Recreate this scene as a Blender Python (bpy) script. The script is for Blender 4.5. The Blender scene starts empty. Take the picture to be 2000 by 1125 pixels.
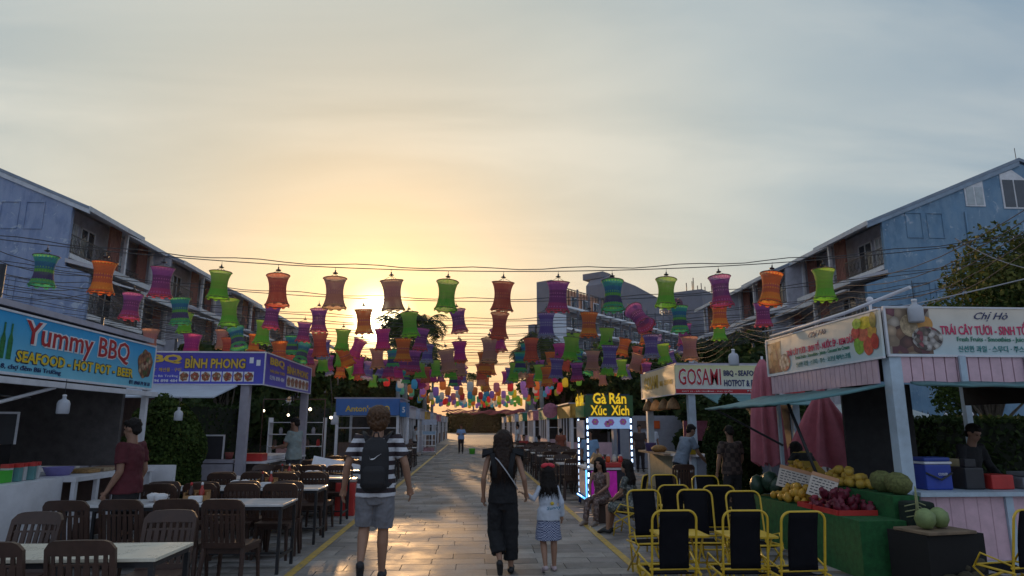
import bpy, bmesh, math, random
import numpy as np
from mathutils import Vector, Matrix, Euler
R = math.radians
rng = np.random.default_rng(7)
random.seed(7)
sc = bpy.context.scene
col = sc.collection

# ------------------------------------------------------------------ camera
cam_d = bpy.data.cameras.new('camera')
cam_d.sensor_width = 36.0
cam_d.lens = 23.4
cam_d.clip_start = 0.05
cam_d.clip_end = 3000
cam = bpy.data.objects.new('camera', cam_d)
col.objects.link(cam)
cam.location = (0, 0, 1.62)
cam.rotation_euler = (R(90 + 11.67), 0, R(-3.45))
sc.camera = cam

# ------------------------------------------------------------------ light
SUN_EL, SUN_AZ = R(8.87), R(-8.1)          # azimuth from +Y towards +X
SUN_DIR = Vector((math.sin(SUN_AZ) * math.cos(SUN_EL), math.cos(SUN_AZ) * math.cos(SUN_EL), math.sin(SUN_EL)))
sun_d = bpy.data.lights.new('sun', 'SUN')
sun_d.energy = 2.9
sun_d.angle = R(0.8)
sun_d.color = (1.0, 0.58, 0.26)
sun = bpy.data.objects.new('sun', sun_d)
col.objects.link(sun)
sun.rotation_euler = SUN_DIR.to_track_quat('Z', 'Y').to_euler()

world = bpy.data.worlds.new('World')
sc.world = world
world.use_nodes = True
def s2l(c):
    return tuple((x / 255 / 12.92 if x / 255 <= .04045 else ((x / 255 + .055) / 1.055) ** 2.4) for x in c)
def build_world():
    nt = world.node_tree
    N, L = nt.nodes, nt.links
    N.clear()
    out = N.new('ShaderNodeOutputWorld')
    bg = N.new('ShaderNodeBackground')
    tc = N.new('ShaderNodeTexCoord')
    sky = N.new('ShaderNodeTexSky')
    sky.sky_type = 'NISHITA'
    sky.sun_disc = False
    sky.sun_elevation = SUN_EL
    sky.sun_rotation = SUN_AZ
    sky.dust_density = 2.5
    sky.air_density = 1.2
    def math_(op, a, b=None, clamp=False):
        n = N.new('ShaderNodeMath'); n.operation = op; n.use_clamp = clamp
        for i, v in enumerate((a, b)):
            if v is None: continue
            if isinstance(v, (int, float)): n.inputs[i].default_value = v
            else: L.new(v, n.inputs[i])
        return n.outputs[0]
    def mix(fac, a, b, mode='MIX'):
        n = N.new('ShaderNodeMix'); n.data_type = 'RGBA'; n.blend_type = mode
        for s, v in ((n.inputs['Factor'], fac), (n.inputs[6], a), (n.inputs[7], b)):
            if isinstance(v, (int, float)): s.default_value = v
            elif isinstance(v, tuple): s.default_value = (*v, 1) if len(v) == 3 else v
            else: L.new(v, s)
        return n.outputs[2]
    nrm = N.new('ShaderNodeVectorMath'); nrm.operation = 'NORMALIZE'
    L.new(tc.outputs['Generated'], nrm.inputs[0])
    d = nrm.outputs[0]
    dot = N.new('ShaderNodeVectorMath'); dot.operation = 'DOT_PRODUCT'
    L.new(d, dot.inputs[0]); dot.inputs[1].default_value = SUN_DIR
    ang = math_('ARCCOSINE', math_('MINIMUM', math_('MAXIMUM', dot.outputs['Value'], -1.0), 1.0))
    sep = N.new('ShaderNodeSeparateXYZ'); L.new(d, sep.inputs[0])
    z = sep.outputs[2]
    # thin veil of high cloud: colour falls from warm cream round the sun to grey blue away from it
    angf = math_('DIVIDE', ang, math.pi)
    ramp = N.new('ShaderNodeValToRGB'); L.new(angf, ramp.inputs[0])
    stops = [(0.0, (242, 196, 135)), (.03, (226, 190, 146)), (.06, (222, 199, 166)), (.10, (214, 204, 182)), (.15, (203, 204, 192)), (.20, (185, 196, 196)), (.25, (164, 181, 190)), (.31, (142, 164, 182)), (.40, (138, 160, 184)), (1.0, (186, 202, 230))]
    cr = ramp.color_ramp
    cr.elements[0].position = 0; cr.elements[0].color = (*s2l(stops[0][1]), 1)
    cr.elements[1].position = 1; cr.elements[1].color = (*s2l(stops[-1][1]), 1)
    for p, c in stops[1:-1]:
        e = cr.elements.new(p); e.color = (*s2l(c), 1)
    # peach band low over the horizon towards the sunset
    low = math_('POWER', math_('MAXIMUM', math_('SUBTRACT', 1.0, math_('MULTIPLY', math_('MAXIMUM', z, 0.0), 4.2)), 0.0), 1.25)
    near = math_('POWER', math_('MAXIMUM', math_('SUBTRACT', 1.0, math_('MULTIPLY', ang, .75)), 0.0), 1.3)
    veil = ramp.outputs[0]
    # cloud streaks on a flat layer overhead
    zz = math_('ADD', math_('MAXIMUM', z, 0.0), 0.16)
    cx, cy = math_('DIVIDE', sep.outputs[0], zz), math_('DIVIDE', sep.outputs[1], zz)
    cmb = N.new('ShaderNodeCombineXYZ'); L.new(cx, cmb.inputs[0]); L.new(cy, cmb.inputs[1])
    mp = N.new('ShaderNodeMapping'); L.new(cmb.outputs[0], mp.inputs[0])
    mp.inputs['Rotation'].default_value = (0, 0, R(32)); mp.inputs['Scale'].default_value = (.55, 1.5, 1)
    n1 = N.new('ShaderNodeTexNoise'); L.new(mp.outputs[0], n1.inputs[0])
    n1.inputs['Scale'].default_value = 1.5; n1.inputs['Detail'].default_value = 7; n1.inputs['Roughness'].default_value = .52; n1.inputs['Distortion'].default_value = .5
    n2 = N.new('ShaderNodeTexNoise'); L.new(mp.outputs[0], n2.inputs[0])
    n2.inputs['Scale'].default_value = .55; n2.inputs['Detail'].default_value = 4; n2.inputs['Distortion'].default_value = .3
    c1 = math_('MULTIPLY', math_('SUBTRACT', n1.outputs[0], .40), 4.2, True)
    c2 = math_('MULTIPLY', math_('SUBTRACT', n2.outputs[0], .40), 4.5, True)
    dense = math_('MULTIPLY', c1, math_('ADD', math_('MULTIPLY', c2, .7), .3))
    bright = mix(dense, mix(1.0, veil, s2l((234, 238, 243)), 'MULTIPLY'), mix(.4, veil, s2l((240, 234, 220))))
    # clear sky between the veil
    skys = mix(1.0, sky.outputs[0], (.10, .10, .10), 'MULTIPLY')
    colr = mix(.14, bright, skys)
    colr = mix(math_('MULTIPLY', math_('MULTIPLY', low, near), .97), colr, s2l((228, 168, 120)))
    # the sun's glare in the thin cloud and the blurred disc itself
    glow = N.new('ShaderNodeValToRGB'); L.new(angf, glow.inputs[0])
    g = glow.color_ramp
    g.interpolation = 'EASE'
    g.elements[0].position = 0; g.elements[0].color = (6, 5.4, 3.6, 1)
    g.elements[1].position = .10; g.elements[1].color = (0, 0, 0, 1)
    for p, c in ((.0085, (4.5, 4.0, 2.6)), (.0125, (.6, .48, .24)), (.02, (.15, .1, .02)), (.04, (.03, .012, .0))):
        e = g.elements.new(p); e.color = (*c, 1)
    tot = mix(1.0, colr, glow.outputs[0], 'ADD')
    L.new(tot, bg.inputs[0])
    bg.inputs[1].default_value = 1.0
    L.new(bg.outputs[0], out.inputs[0])
build_world()

vs = sc.view_settings
vs.view_transform = 'Standard'; vs.look = 'None'; vs.gamma = 1; vs.exposure = 0.16
sc.render.engine = 'CYCLES'
cy_ = sc.cycles
cy_.use_denoising = True
cy_.max_bounces = 7; cy_.diffuse_bounces = 3; cy_.glossy_bounces = 3; cy_.transmission_bounces = 4; cy_.transparent_max_bounces = 10
cy_.sample_clamp_indirect = 6
cy_.caustics_reflective = False; cy_.caustics_refractive = False

# ------------------------------------------------------------------ materials
MATS = {}
def M(name, c, rough=.6, metal=0.0, var=.12, scale=6.0, bump=0.0, bscale=60.0, trans=0.0, emit=None, estr=0.0, spec=.4, dirt=0.0):
    """Painted / plain surface: colour with a little uneven wear and relief. c is 0-1 linear."""
    if name in MATS: return MATS[name]
    m = bpy.data.materials.new(name); m.use_nodes = True
    nt = m.node_tree; N, L = nt.nodes, nt.links
    b = N['Principled BSDF']
    b.inputs['Roughness'].default_value = rough; b.inputs['Metallic'].default_value = metal
    b.inputs['Specular IOR Level'].default_value = spec
    tc = N.new('ShaderNodeTexCoord')
    if var > 0:
        n = N.new('ShaderNodeTexNoise'); L.new(tc.outputs['Object'], n.inputs[0])
        n.inputs['Scale'].default_value = scale; n.inputs['Detail'].default_value = 5; n.inputs['Roughness'].default_value = .65
        mr = N.new('ShaderNodeMapRange'); L.new(n.outputs[0], mr.inputs[0])
        mr.inputs[1].default_value = .3; mr.inputs[2].default_value = .7
        mx = N.new('ShaderNodeMix'); mx.data_type = 'RGBA'
        L.new(mr.outputs[0], mx.inputs['Factor'])
        mx.inputs[6].default_value = (*[x * (1 - var) for x in c], 1)
        mx.inputs[7].default_value = (*[min(1, x * (1 + var)) for x in c], 1)
        cs = mx.outputs[2]
        if dirt > 0:
            n3 = N.new('ShaderNodeTexNoise'); L.new(tc.outputs['Object'], n3.inputs[0])
            n3.inputs['Scale'].default_value = scale * .35; n3.inputs['Detail'].default_value = 8; n3.inputs['Roughness'].default_value = .7
            m3 = N.new('ShaderNodeMapRange'); L.new(n3.outputs[0], m3.inputs[0])
            m3.inputs[1].default_value = .48; m3.inputs[2].default_value = .72; m3.inputs[4].default_value = dirt
            x3 = N.new('ShaderNodeMix'); x3.data_type = 'RGBA'
            L.new(m3.outputs[0], x3.inputs['Factor']); L.new(cs, x3.inputs[6]); x3.inputs[7].default_value = (.09, .08, .07, 1)
            cs = x3.outputs[2]
        L.new(cs, b.inputs['Base Color'])
        rr = N.new('ShaderNodeMapRange'); L.new(n.outputs[0], rr.inputs[0])
        rr.inputs[3].default_value = max(.05, rough - .1); rr.inputs[4].default_value = min(1, rough + .1)
        L.new(rr.outputs[0], b.inputs['Roughness'])
    else:
        b.inputs['Base Color'].default_value = (*c, 1)
    if bump > 0:
        n2 = N.new('ShaderNodeTexNoise')
        if name.startswith('hair'):
            mpn = N.new('ShaderNodeMapping'); L.new(tc.outputs['Object'], mpn.inputs[0]); mpn.inputs['Scale'].default_value = (2, 2, .12); L.new(mpn.outputs[0], n2.inputs[0])
        else: L.new(tc.outputs['Object'], n2.inputs[0])
        n2.inputs['Scale'].default_value = bscale; n2.inputs['Detail'].default_value = 4
        bp = N.new('ShaderNodeBump'); L.new(n2.outputs[0], bp.inputs['Height'])
        bp.inputs['Strength'].default_value = bump; bp.inputs['Distance'].default_value = .01
        L.new(bp.outputs[0], b.inputs['Normal'])
    if emit is not None:
        b.inputs['Emission Color'].default_value = (*emit, 1); b.inputs['Emission Strength'].default_value = estr
    if trans > 0:
        tr = N.new('ShaderNodeBsdfTranslucent')
        src = b.inputs['Base Color'].links[0].from_socket if b.inputs['Base Color'].links else None
        if src: L.new(src, tr.inputs[0])
        else: tr.inputs[0].default_value = (*c, 1)
        ms = N.new('ShaderNodeMixShader'); ms.inputs[0].default_value = trans
        L.new(b.outputs[0], ms.inputs[1]); L.new(tr.outputs[0], ms.inputs[2])
        L.new(ms.outputs[0], N['Material Output'].inputs[0])
    MATS[name] = m
    return m

def nodes_mat(name):
    m = bpy.data.materials.new(name); m.use_nodes = True; MATS[name] = m
    return m, m.node_tree.nodes, m.node_tree.links, m.node_tree.nodes['Principled BSDF']
def ramp_node(N, stops, interp='LINEAR'):
    r = N.new('ShaderNodeValToRGB'); e = r.color_ramp; e.interpolation = interp
    e.elements[0].position = stops[0][0]; e.elements[0].color = (*stops[0][1], 1)
    e.elements[1].position = stops[-1][0]; e.elements[1].color = (*stops[-1][1], 1)
    for p, c in stops[1:-1]:
        q = e.elements.new(p); q.color = (*c, 1)
    return r

# ------------------------------------------------------------------ objects
def tag(o, label=None, cat=None, group=None, kind=None):
    if label: o['label'] = label
    if cat: o['category'] = cat
    if group: o['group'] = group
    if kind: o['kind'] = kind
    return o
def empty(name, loc=(0, 0, 0), rz=0.0, label=None, cat=None, group=None):
    o = bpy.data.objects.new(name, None); col.objects.link(o)
    o.empty_display_size = .1
    o.location = loc; o.rotation_euler = (0, 0, rz)
    return tag(o, label, cat, group)
def link(name, me, parent=None, loc=None):
    o = bpy.data.objects.new(name, me); col.objects.link(o)
    if parent is not None: o.parent = parent
    if loc is not None: o.location = loc
    return o
def np_mesh(name, V, Fq, mat, smooth=False):
    """fast mesh from arrays; Fq (n,k) faces of equal size"""
    V = np.asarray(V, dtype=np.float32); Fq = np.asarray(Fq, dtype=np.int32)
    me = bpy.data.meshes.new(name)
    me.vertices.add(len(V)); me.vertices.foreach_set('co', V.ravel())
    k = Fq.shape[1]
    me.loops.add(Fq.size); me.loops.foreach_set('vertex_index', Fq.ravel())
    me.polygons.add(len(Fq)); me.polygons.foreach_set('loop_start', np.arange(0, Fq.size, k, dtype=np.int32))
    me.polygons.foreach_set('loop_total', np.full(len(Fq), k, dtype=np.int32))
    if smooth: me.polygons.foreach_set('use_smooth', np.ones(len(Fq), dtype=bool))
    me.update(calc_edges=True)
    if mat: me.materials.append(mat)
    return me
def children_of(o): return list(o.children)
def copy_tree(o, parent=None):
    c = o.copy(); col.objects.link(c); c.parent = parent
    for ch in o.children:
        copy_tree(ch, c)
    return c

class MB:
    """collects shapes, builds one mesh object"""
    def __init__(s): s.v = []; s.f = []; s.sm = []
    def add(s, vs_, fs, smooth=False):
        n = len(s.v); s.v += [tuple(p) for p in vs_]
        s.f += [tuple(i + n for i in f) for f in fs]; s.sm += [smooth] * len(fs)
        return s
    def box(s, c, sz, rot=None, taper=1.0, bev=0.0):
        x, y, z = (q / 2 for q in sz)
        if bev > 0:
            bm = bmesh.new(); bmesh.ops.create_cube(bm, size=1)
            for v in bm.verts: v.co = Vector((v.co.x * sz[0], v.co.y * sz[1], v.co.z * sz[2]))
            bmesh.ops.bevel(bm, geom=bm.edges[:], offset=bev, segments=2, affect='EDGES', profile=.6)
            P = [v.co.copy() for v in bm.verts]; bm.verts.index_update()
            Fs = [[v.index for v in f.verts] for f in bm.faces]; bm.free()
        else:
            P = [Vector((a * x * (taper if e > 0 else 1), b * y * (taper if e > 0 else 1), e * z)) for e in (-1, 1) for b in (-1, 1) for a in (-1, 1)]
            Fs = [(0, 2, 3, 1), (4, 5, 7, 6), (0, 1, 5, 4), (2, 6, 7, 3), (0, 4, 6, 2), (1, 3, 7, 5)]
        if rot is not None:
            m = rot if isinstance(rot, Matrix) else Euler(rot).to_matrix()
            P = [m @ p for p in P]
        c = Vector(c)
        return s.add([p + c for p in P], Fs)
    def b2(s, lo, hi, **k):
        return s.box([(a + b) / 2 for a, b in zip(lo, hi)], [abs(b - a) for a, b in zip(lo, hi)], **k)
    def tube(s, pts, r, n=8, caps=True, smooth=True, flat=None):
        pts = [Vector(p) for p in pts]
        rs = r if isinstance(r, (list, tuple)) else [r] * len(pts)
        V = []; Fs = []
        up = None
        for i, p in enumerate(pts):
            if i == 0: t = pts[1] - p
            elif i == len(pts) - 1: t = p - pts[i - 1]
            else: t = (pts[i + 1] - p).normalized() + (p - pts[i - 1]).normalized()
            t.normalize()
            if up is None:
                up = Vector((0, 0, 1)) if abs(t.z) < .9 else Vector((0, 1, 0))
            a = t.cross(up).normalized(); b = a.cross(t).normalized(); up = b
            rr = rs[i] if isinstance(rs[i], (tuple, list)) else (rs[i], rs[i])
            for k in range(n):
                th = 2 * math.pi * k / n
                V.append(p + a * math.cos(th) * rr[0] + b * math.sin(th) * rr[1])
        m = len(pts)
        for i in range(m - 1):
            for k in range(n):
                Fs.append((i * n + k, i * n + (k + 1) % n, (i + 1) * n + (k + 1) % n, (i + 1) * n + k))
        s.add(V, Fs, smooth)
        if caps:
            o = len(s.v) - len(V)
            s.f.append(tuple(o + k for k in range(n))[::-1]); s.sm.append(False)
            s.f.append(tuple(o + (m - 1) * n + k for k in range(n))); s.sm.append(False)
        return s
    def lathe(s, prof, c=(0, 0, 0), n=24, caps=True, smooth=True):
        c = Vector(c); V = []; Fs = []
        for r_, z_ in prof:
            for k in range(n):
                th = 2 * math.pi * k / n
                V.append(c + Vector((r_ * math.cos(th), r_ * math.sin(th), z_)))
        for i in range(len(prof) - 1):
            for k in range(n):
                Fs.append((i * n + k, i * n + (k + 1) % n, (i + 1) * n + (k + 1) % n, (i + 1) * n + k))
        if caps:
            Fs.append(tuple(range(n))[::-1]); Fs.append(tuple((len(prof) - 1) * n + k for k in range(n)))
        return s.add(V, Fs, smooth)
    def ball(s, c, r, n=12, m=8, rot=None):
        rx, ry, rz = r if isinstance(r, (tuple, list)) else (r, r, r)
        c = Vector(c); V = []; Fs = []
        for i in range(1, m):
            ph = math.pi * i / m
            for k in range(n):
                th = 2 * math.pi * k / n
                p = Vector((rx * math.sin(ph) * math.cos(th), ry * math.sin(ph) * math.sin(th), -rz * math.cos(ph)))
                V.append(p)
        b = len(V); V += [Vector((0, 0, -rz)), Vector((0, 0, rz))]
        if rot is not None:
            mm = rot if isinstance(rot, Matrix) else Euler(rot).to_matrix(); V = [mm @ p for p in V]
        V = [p + c for p in V]
        for i in range(m - 2):
            for k in range(n):
                Fs.append((i * n + k, i * n + (k + 1) % n, (i + 1) * n + (k + 1) % n, (i + 1) * n + k))
        for k in range(n):
            Fs.append((b, (k + 1) % n, k)); Fs.append((b + 1, (m - 2) * n + k, (m - 2) * n + (k + 1) % n))
        return s.add(V, Fs, True)
    def prism(s, poly, a, b, axis='y'):
        """extrude 2d polygon between a and b along an axis; poly in the other two axes"""
        def P(u, v, w):
            return {'y': (u, w, v), 'x': (w, u, v), 'z': (u, v, w)}[axis]
        n = len(poly)
        V = [P(u, v, a) for u, v in poly] + [P(u, v, b) for u, v in poly]
        Fs = [tuple(range(n)), tuple(range(n, 2 * n))[::-1]] + [(i, i + n, (i + 1) % n + n, (i + 1) % n) for i in range(n)]
        return s.add(V, Fs)
    def quad(s, a, b, c, d): return s.add([a, b, c, d], [(0, 1, 2, 3)])
    def mesh(s, name, mat, fixn=True):
        me = bpy.data.meshes.new(name)
        me.from_pydata(s.v, [], s.f)
        me.polygons.foreach_set('use_smooth', s.sm)
        if fixn:
            bm = bmesh.new(); bm.from_mesh(me); bmesh.ops.recalc_face_normals(bm, faces=bm.faces[:]); bm.to_mesh(me); bm.free()
        me.update()
        if mat: me.materials.append(mat)
        return me
    def build(s, name, mat, parent=None, loc=None, **k):
        return link(name, s.mesh(name, mat, **k), parent, loc)

# lettering -------------------------------------------------------------
WORK = bpy.data.scenes.new('work')          # empty helper scene: evaluates one object at a time, removed at the end
def evaluated_mesh(o):
    WORK.collection.objects.link(o)
    vl = WORK.view_layers[0]; vl.update()
    me = bpy.data.meshes.new_from_object(o.evaluated_get(vl.depsgraph))
    bpy.data.objects.remove(o)
    return me
def text_mesh(t, mat, extrude=.004, bold=0.0, shear=0.0, spacing=1.0, res=2):
    cu = bpy.data.curves.new('lettering', 'FONT')
    cu.body = t; cu.extrude = extrude / max(1e-6, 1); cu.offset = bold; cu.shear = shear
    cu.space_character = spacing; cu.resolution_u = res; cu.fill_mode = 'FRONT' if extrude == 0 else 'BOTH'
    me = evaluated_mesh(bpy.data.objects.new('tmp', cu)); bpy.data.curves.remove(cu)
    me.materials.clear(); me.materials.append(mat)
    me.name = 'lettering'
    return me
def frame_mat(origin, right, up=(0, 0, 1)):
    r_ = Vector(right).normalized(); u_ = Vector(up).normalized(); n_ = r_.cross(u_)
    m = Matrix((r_, u_, n_)).transposed().to_4x4(); m.translation = Vector(origin)
    return m
def put_text(t, mat, parent, fm, x, y, w, h, off=.006, name='lettering', depth=.004, **k):
    """text fitted to the rectangle x,y,w,h of the sign's frame fm"""
    me = text_mesh(t, mat, extrude=.02, **k)
    n = len(me.vertices)
    co = np.empty(n * 3, dtype=np.float32); me.vertices.foreach_get('co', co); co = co.reshape(-1, 3)
    lo, hi = co.min(0), co.max(0)
    s = (np.array([w, h, depth]) / np.maximum(hi - lo, 1e-6))
    co = (co - lo) * s + np.array([x, y, off])
    me.vertices.foreach_set('co', co.astype(np.float32).ravel()); me.update()
    o = link(name, me, parent)
    pm = parent.matrix_basis if parent is not None else Matrix()
    o.matrix_local = pm.inverted() @ fm
    return o
def put_mesh(name, me, parent, fm):
    o = link(name, me, parent)
    o.matrix_local = (parent.matrix_basis.inverted() if parent else Matrix()) @ fm
    return o
def board(parent, fm, w, h, mat, name='sign_board', t=.03, z=0.0):
    mb = MB(); mb.box((w / 2, h / 2, z - t / 2), (w, h, t))
    return put_mesh(name, mb.mesh(name, mat), parent, fm)
def sub(parent_part, child):
    """make child (already placed under the thing) a sub-part"""
    wm = child.matrix_basis.copy(); p = child.parent
    child.parent = parent_part
    child.matrix_local = parent_part.matrix_basis.inverted() @ wm
    return child
ORD = ['first', 'second', 'third', 'fourth', 'fifth', 'sixth', 'seventh', 'eighth', 'ninth', 'tenth', 'eleventh', 'twelfth', 'thirteenth', 'fourteenth', 'fifteenth', 'sixteenth', 'seventeenth', 'eighteenth']
# ------------------------------------------------------------------ ground
def stone_mat():
    m, N, L, b = nodes_mat('paving_stone')
    tc = N.new('ShaderNodeTexCoord'); oi = N.new('ShaderNodeObjectInfo'); ge = N.new('ShaderNodeNewGeometry')
    ad = N.new('ShaderNodeMath'); ad.operation = 'ADD'; L.new(oi.outputs['Random'], ad.inputs[0]); L.new(ge.outputs['Random Per Island'], ad.inputs[1])
    fr = N.new('ShaderNodeMath'); fr.operation = 'FRACT'; L.new(ad.outputs[0], fr.inputs[0])
    rp = ramp_node(N, [(0, (.21, .195, .185)), (.2, (.26, .24, .23)), (.4, (.32, .295, .275)), (.6, (.36, .33, .305)), (.8, (.28, .265, .26)), (1, (.42, .385, .35))])
    L.new(fr.outputs[0], rp.inputs[0])
    n = N.new('ShaderNodeTexNoise'); L.new(ge.outputs['Position'], n.inputs[0]); n.inputs['Scale'].default_value = 1.3; n.inputs['Detail'].default_value = 8; n.inputs['Roughness'].default_value = .7
    n2 = N.new('ShaderNodeTexNoise'); L.new(ge.outputs['Position'], n2.inputs[0]); n2.inputs['Scale'].default_value = 38; n2.inputs['Detail'].default_value = 5
    mr = N.new('ShaderNodeMapRange'); L.new(n.outputs[0], mr.inputs[0]); mr.inputs[1].default_value = .34; mr.inputs[2].default_value = .66; mr.inputs[3].default_value = .5; mr.inputs[4].default_value = 1.15
    mx = N.new('ShaderNodeMix'); mx.data_type = 'RGBA'; mx.blend_type = 'MULTIPLY'; mx.inputs['Factor'].default_value = 1
    L.new(rp.outputs[0], mx.inputs[6]); L.new(mr.outputs[0], mx.inputs[7])
    mr2 = N.new('ShaderNodeMapRange'); L.new(n2.outputs[0], mr2.inputs[0]); mr2.inputs[3].default_value = .8; mr2.inputs[4].default_value = 1.2
    mx2 = N.new('ShaderNodeMix'); mx2.data_type = 'RGBA'; mx2.blend_type = 'MULTIPLY'; mx2.inputs['Factor'].default_value = 1
    L.new(mx.outputs[2], mx2.inputs[6]); L.new(mr2.outputs[0], mx2.inputs[7])
    L.new(mx2.outputs[2], b.inputs['Base Color'])
    rr = N.new('ShaderNodeMapRange'); L.new(n.outputs[0], rr.inputs[0]); rr.inputs[1].default_value = .32; rr.inputs[2].default_value = .68; rr.inputs[3].default_value = .5; rr.inputs[4].default_value = .85
    L.new(rr.outputs[0], b.inputs['Roughness'])
    bp = N.new('ShaderNodeBump'); L.new(n2.outputs[0], bp.inputs['Height']); bp.inputs['Strength'].default_value = .25; bp.inputs['Distance'].default_value = .006
    L.new(bp.outputs[0], b.inputs['Normal']); b.inputs['Specular IOR Level'].default_value = .14
    return m
STONE = stone_mat()
def ground_mat():
    m, N, L, b = nodes_mat('far_paving')
    ge = N.new('ShaderNodeNewGeometry')
    br = N.new('ShaderNodeTexBrick'); L.new(ge.outputs['Position'], br.inputs[0])
    br.inputs['Scale'].default_value = 1.0; br.inputs['Brick Width'].default_value = .64; br.inputs['Row Height'].default_value = .32; br.inputs['Mortar Size'].default_value = .006
    br.inputs['Color1'].default_value = (.30, .27, .245, 1); br.inputs['Color2'].default_value = (.38, .34, .31, 1); br.inputs['Mortar'].default_value = (.10, .09, .08, 1)
    n = N.new('ShaderNodeTexNoise'); L.new(ge.outputs['Position'], n.inputs[0]); n.inputs['Scale'].default_value = .8; n.inputs['Detail'].default_value = 8
    mr = N.new('ShaderNodeMapRange'); L.new(n.outputs[0], mr.inputs[0]); mr.inputs[1].default_value = .3; mr.inputs[2].default_value = .7; mr.inputs[3].default_value = .6; mr.inputs[4].default_value = 1.15
    mx = N.new('ShaderNodeMix'); mx.data_type = 'RGBA'; mx.blend_type = 'MULTIPLY'; mx.inputs['Factor'].default_value = 1
    L.new(br.outputs[0], mx.inputs[6]); L.new(mr.outputs[0], mx.inputs[7]); L.new(mx.outputs[2], b.inputs['Base Color'])
    b.inputs['Roughness'].default_value = .6; b.inputs['Specular IOR Level'].default_value = .25
    return m
mb = MB(); mb.quad((-900, -120, -.03), (900, -120, -.03), (900, 1600, -.03), (-900, 1600, -.03))
g = mb.build('ground', ground_mat()); tag(g, kind='structure')
pave = MB().b2((-6.4, 5.9, -.026), (6.4, 60.0, -.012)).build('pavement', M('joint_sand', (.16, .145, .13), .9, var=.2))
tag(pave, kind='structure')
SW, SD = .64, .32
slab_me = MB().box((0, 0, -.006), (SW - .007, SD - .007, .018), bev=.003).mesh('slab', STONE)
spots = []
for j in range(int(54 / SD)):
    y = 6.06 + j * SD
    off = random.uniform(0, 1) * SW
    for i in range(-11, 11):
        x = i * SW + off - .16
        if abs(x) < 6.2: spots.append((x, y))
near = sorted([s for s in spots if abs(s[0]) < 2.3 and s[1] > 7.3], key=lambda s: s[1] + abs(s[0]) * .3)[:290]
ns = set(near)
for (x, y) in near:
    o = link('slab', slab_me, pave, (x, y, random.uniform(-.0025, .002)))
    o.rotation_euler = (random.uniform(-.003, .003), random.uniform(-.003, .003), random.uniform(-.002, .002))
rest = [s for s in spots if s not in ns]
bx = np.array([[a * (SW - .007) / 2, b_ * (SD - .007) / 2, z] for z in (-.015, .003) for (a, b_) in ((-1, -1), (1, -1), (1, 1), (-1, 1))])
bf = np.array([(4, 5, 6, 7), (0, 1, 5, 4), (1, 2, 6, 5), (2, 3, 7, 6), (3, 0, 4, 7)])
P = np.array([(x, y, random.uniform(-.004, .001)) for x, y in rest])
V = (P[:, None, :] + bx[None]).reshape(-1, 3); Fq = (np.arange(len(P))[:, None, None] * 8 + bf[None]).reshape(-1, 4)
o = link('slabs', np_mesh('slabs', V, Fq, STONE), pave); tag(o, kind='stuff')
def paint_mat():
    m, N, L, b = nodes_mat('worn_yellow_paint')
    ge = N.new('ShaderNodeNewGeometry'); n = N.new('ShaderNodeTexNoise'); L.new(ge.outputs['Position'], n.inputs[0]); n.inputs['Scale'].default_value = 9; n.inputs['Detail'].default_value = 8; n.inputs['Roughness'].default_value = .75
    rp = ramp_node(N, [(.38, (.26, .21, .13)), (.5, (.52, .34, .06)), (1, (.6, .4, .07))]); L.new(n.outputs[0], rp.inputs[0]); L.new(rp.outputs[0], b.inputs['Base Color']); b.inputs['Roughness'].default_value = .5
    return m
PAINT = paint_mat()
for nm, x in (('lane_line', -1.98), ('lane_line', 1.92)):
    o = MB().b2((x - .05, 6, .006), (x + .05, 60, .009)).build(nm, PAINT); tag(o, kind='structure')

# ------------------------------------------------------------------ town houses
def wall_blue(name, base, patch):
    m, N, L, b = nodes_mat(name)
    tc = N.new('ShaderNodeTexCoord')
    n = N.new('ShaderNodeTexNoise'); L.new(tc.outputs['Object'], n.inputs[0]); n.inputs['Scale'].default_value = .5; n.inputs['Detail'].default_value = 9; n.inputs['Roughness'].default_value = .68
    mp = N.new('ShaderNodeMapping'); L.new(tc.outputs['Object'], mp.inputs[0]); mp.inputs['Scale'].default_value = (1.5, 1.5, .5)
    n2 = N.new('ShaderNodeTexNoise'); L.new(mp.outputs[0], n2.inputs[0]); n2.inputs['Scale'].default_value = 1.1; n2.inputs['Detail'].default_value = 8; n2.inputs['Roughness'].default_value = .7
    r1 = ramp_node(N, [(.3, tuple(x * .68 for x in base)), (.5, base), (.72, tuple(x * 1.25 for x in base))]); L.new(n.outputs[0], r1.inputs[0])
    r2 = ramp_node(N, [(.44, (0, 0, 0)), (.52, (.6, .6, .6)), (.66, (1, 1, 1))]); L.new(n2.outputs[0], r2.inputs[0])
    mx = N.new('ShaderNodeMix'); mx.data_type = 'RGBA'; L.new(r2.outputs[0], mx.inputs['Factor']); L.new(r1.outputs[0], mx.inputs[6])
    mx.inputs[7].default_value = (*patch, 1)
    n4 = N.new('ShaderNodeTexNoise'); L.new(tc.outputs['Object'], n4.inputs[0]); n4.inputs['Scale'].default_value = 1.6; n4.inputs['Detail'].default_value = 10; n4.inputs['Roughness'].default_value = .72; n4.inputs['Distortion'].default_value = .6
    r4 = ramp_node(N, [(.585, (0, 0, 0)), (.615, (.7, .7, .7)), (1, (1, 1, 1))]); L.new(n4.outputs[0], r4.inputs[0])
    mx2 = N.new('ShaderNodeMix'); mx2.data_type = 'RGBA'; L.new(r4.outputs[0], mx2.inputs['Factor']); L.new(mx.outputs[2], mx2.inputs[6]); mx2.inputs[7].default_value = (.42, .48, .55, 1)
    L.new(mx2.outputs[2], b.inputs['Base Color']); b.inputs['Roughness'].default_value = .85
    return m
WBLUE_L = wall_blue('weathered_blue_wall', (.19, .25, .40), (.27, .33, .47))
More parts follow.
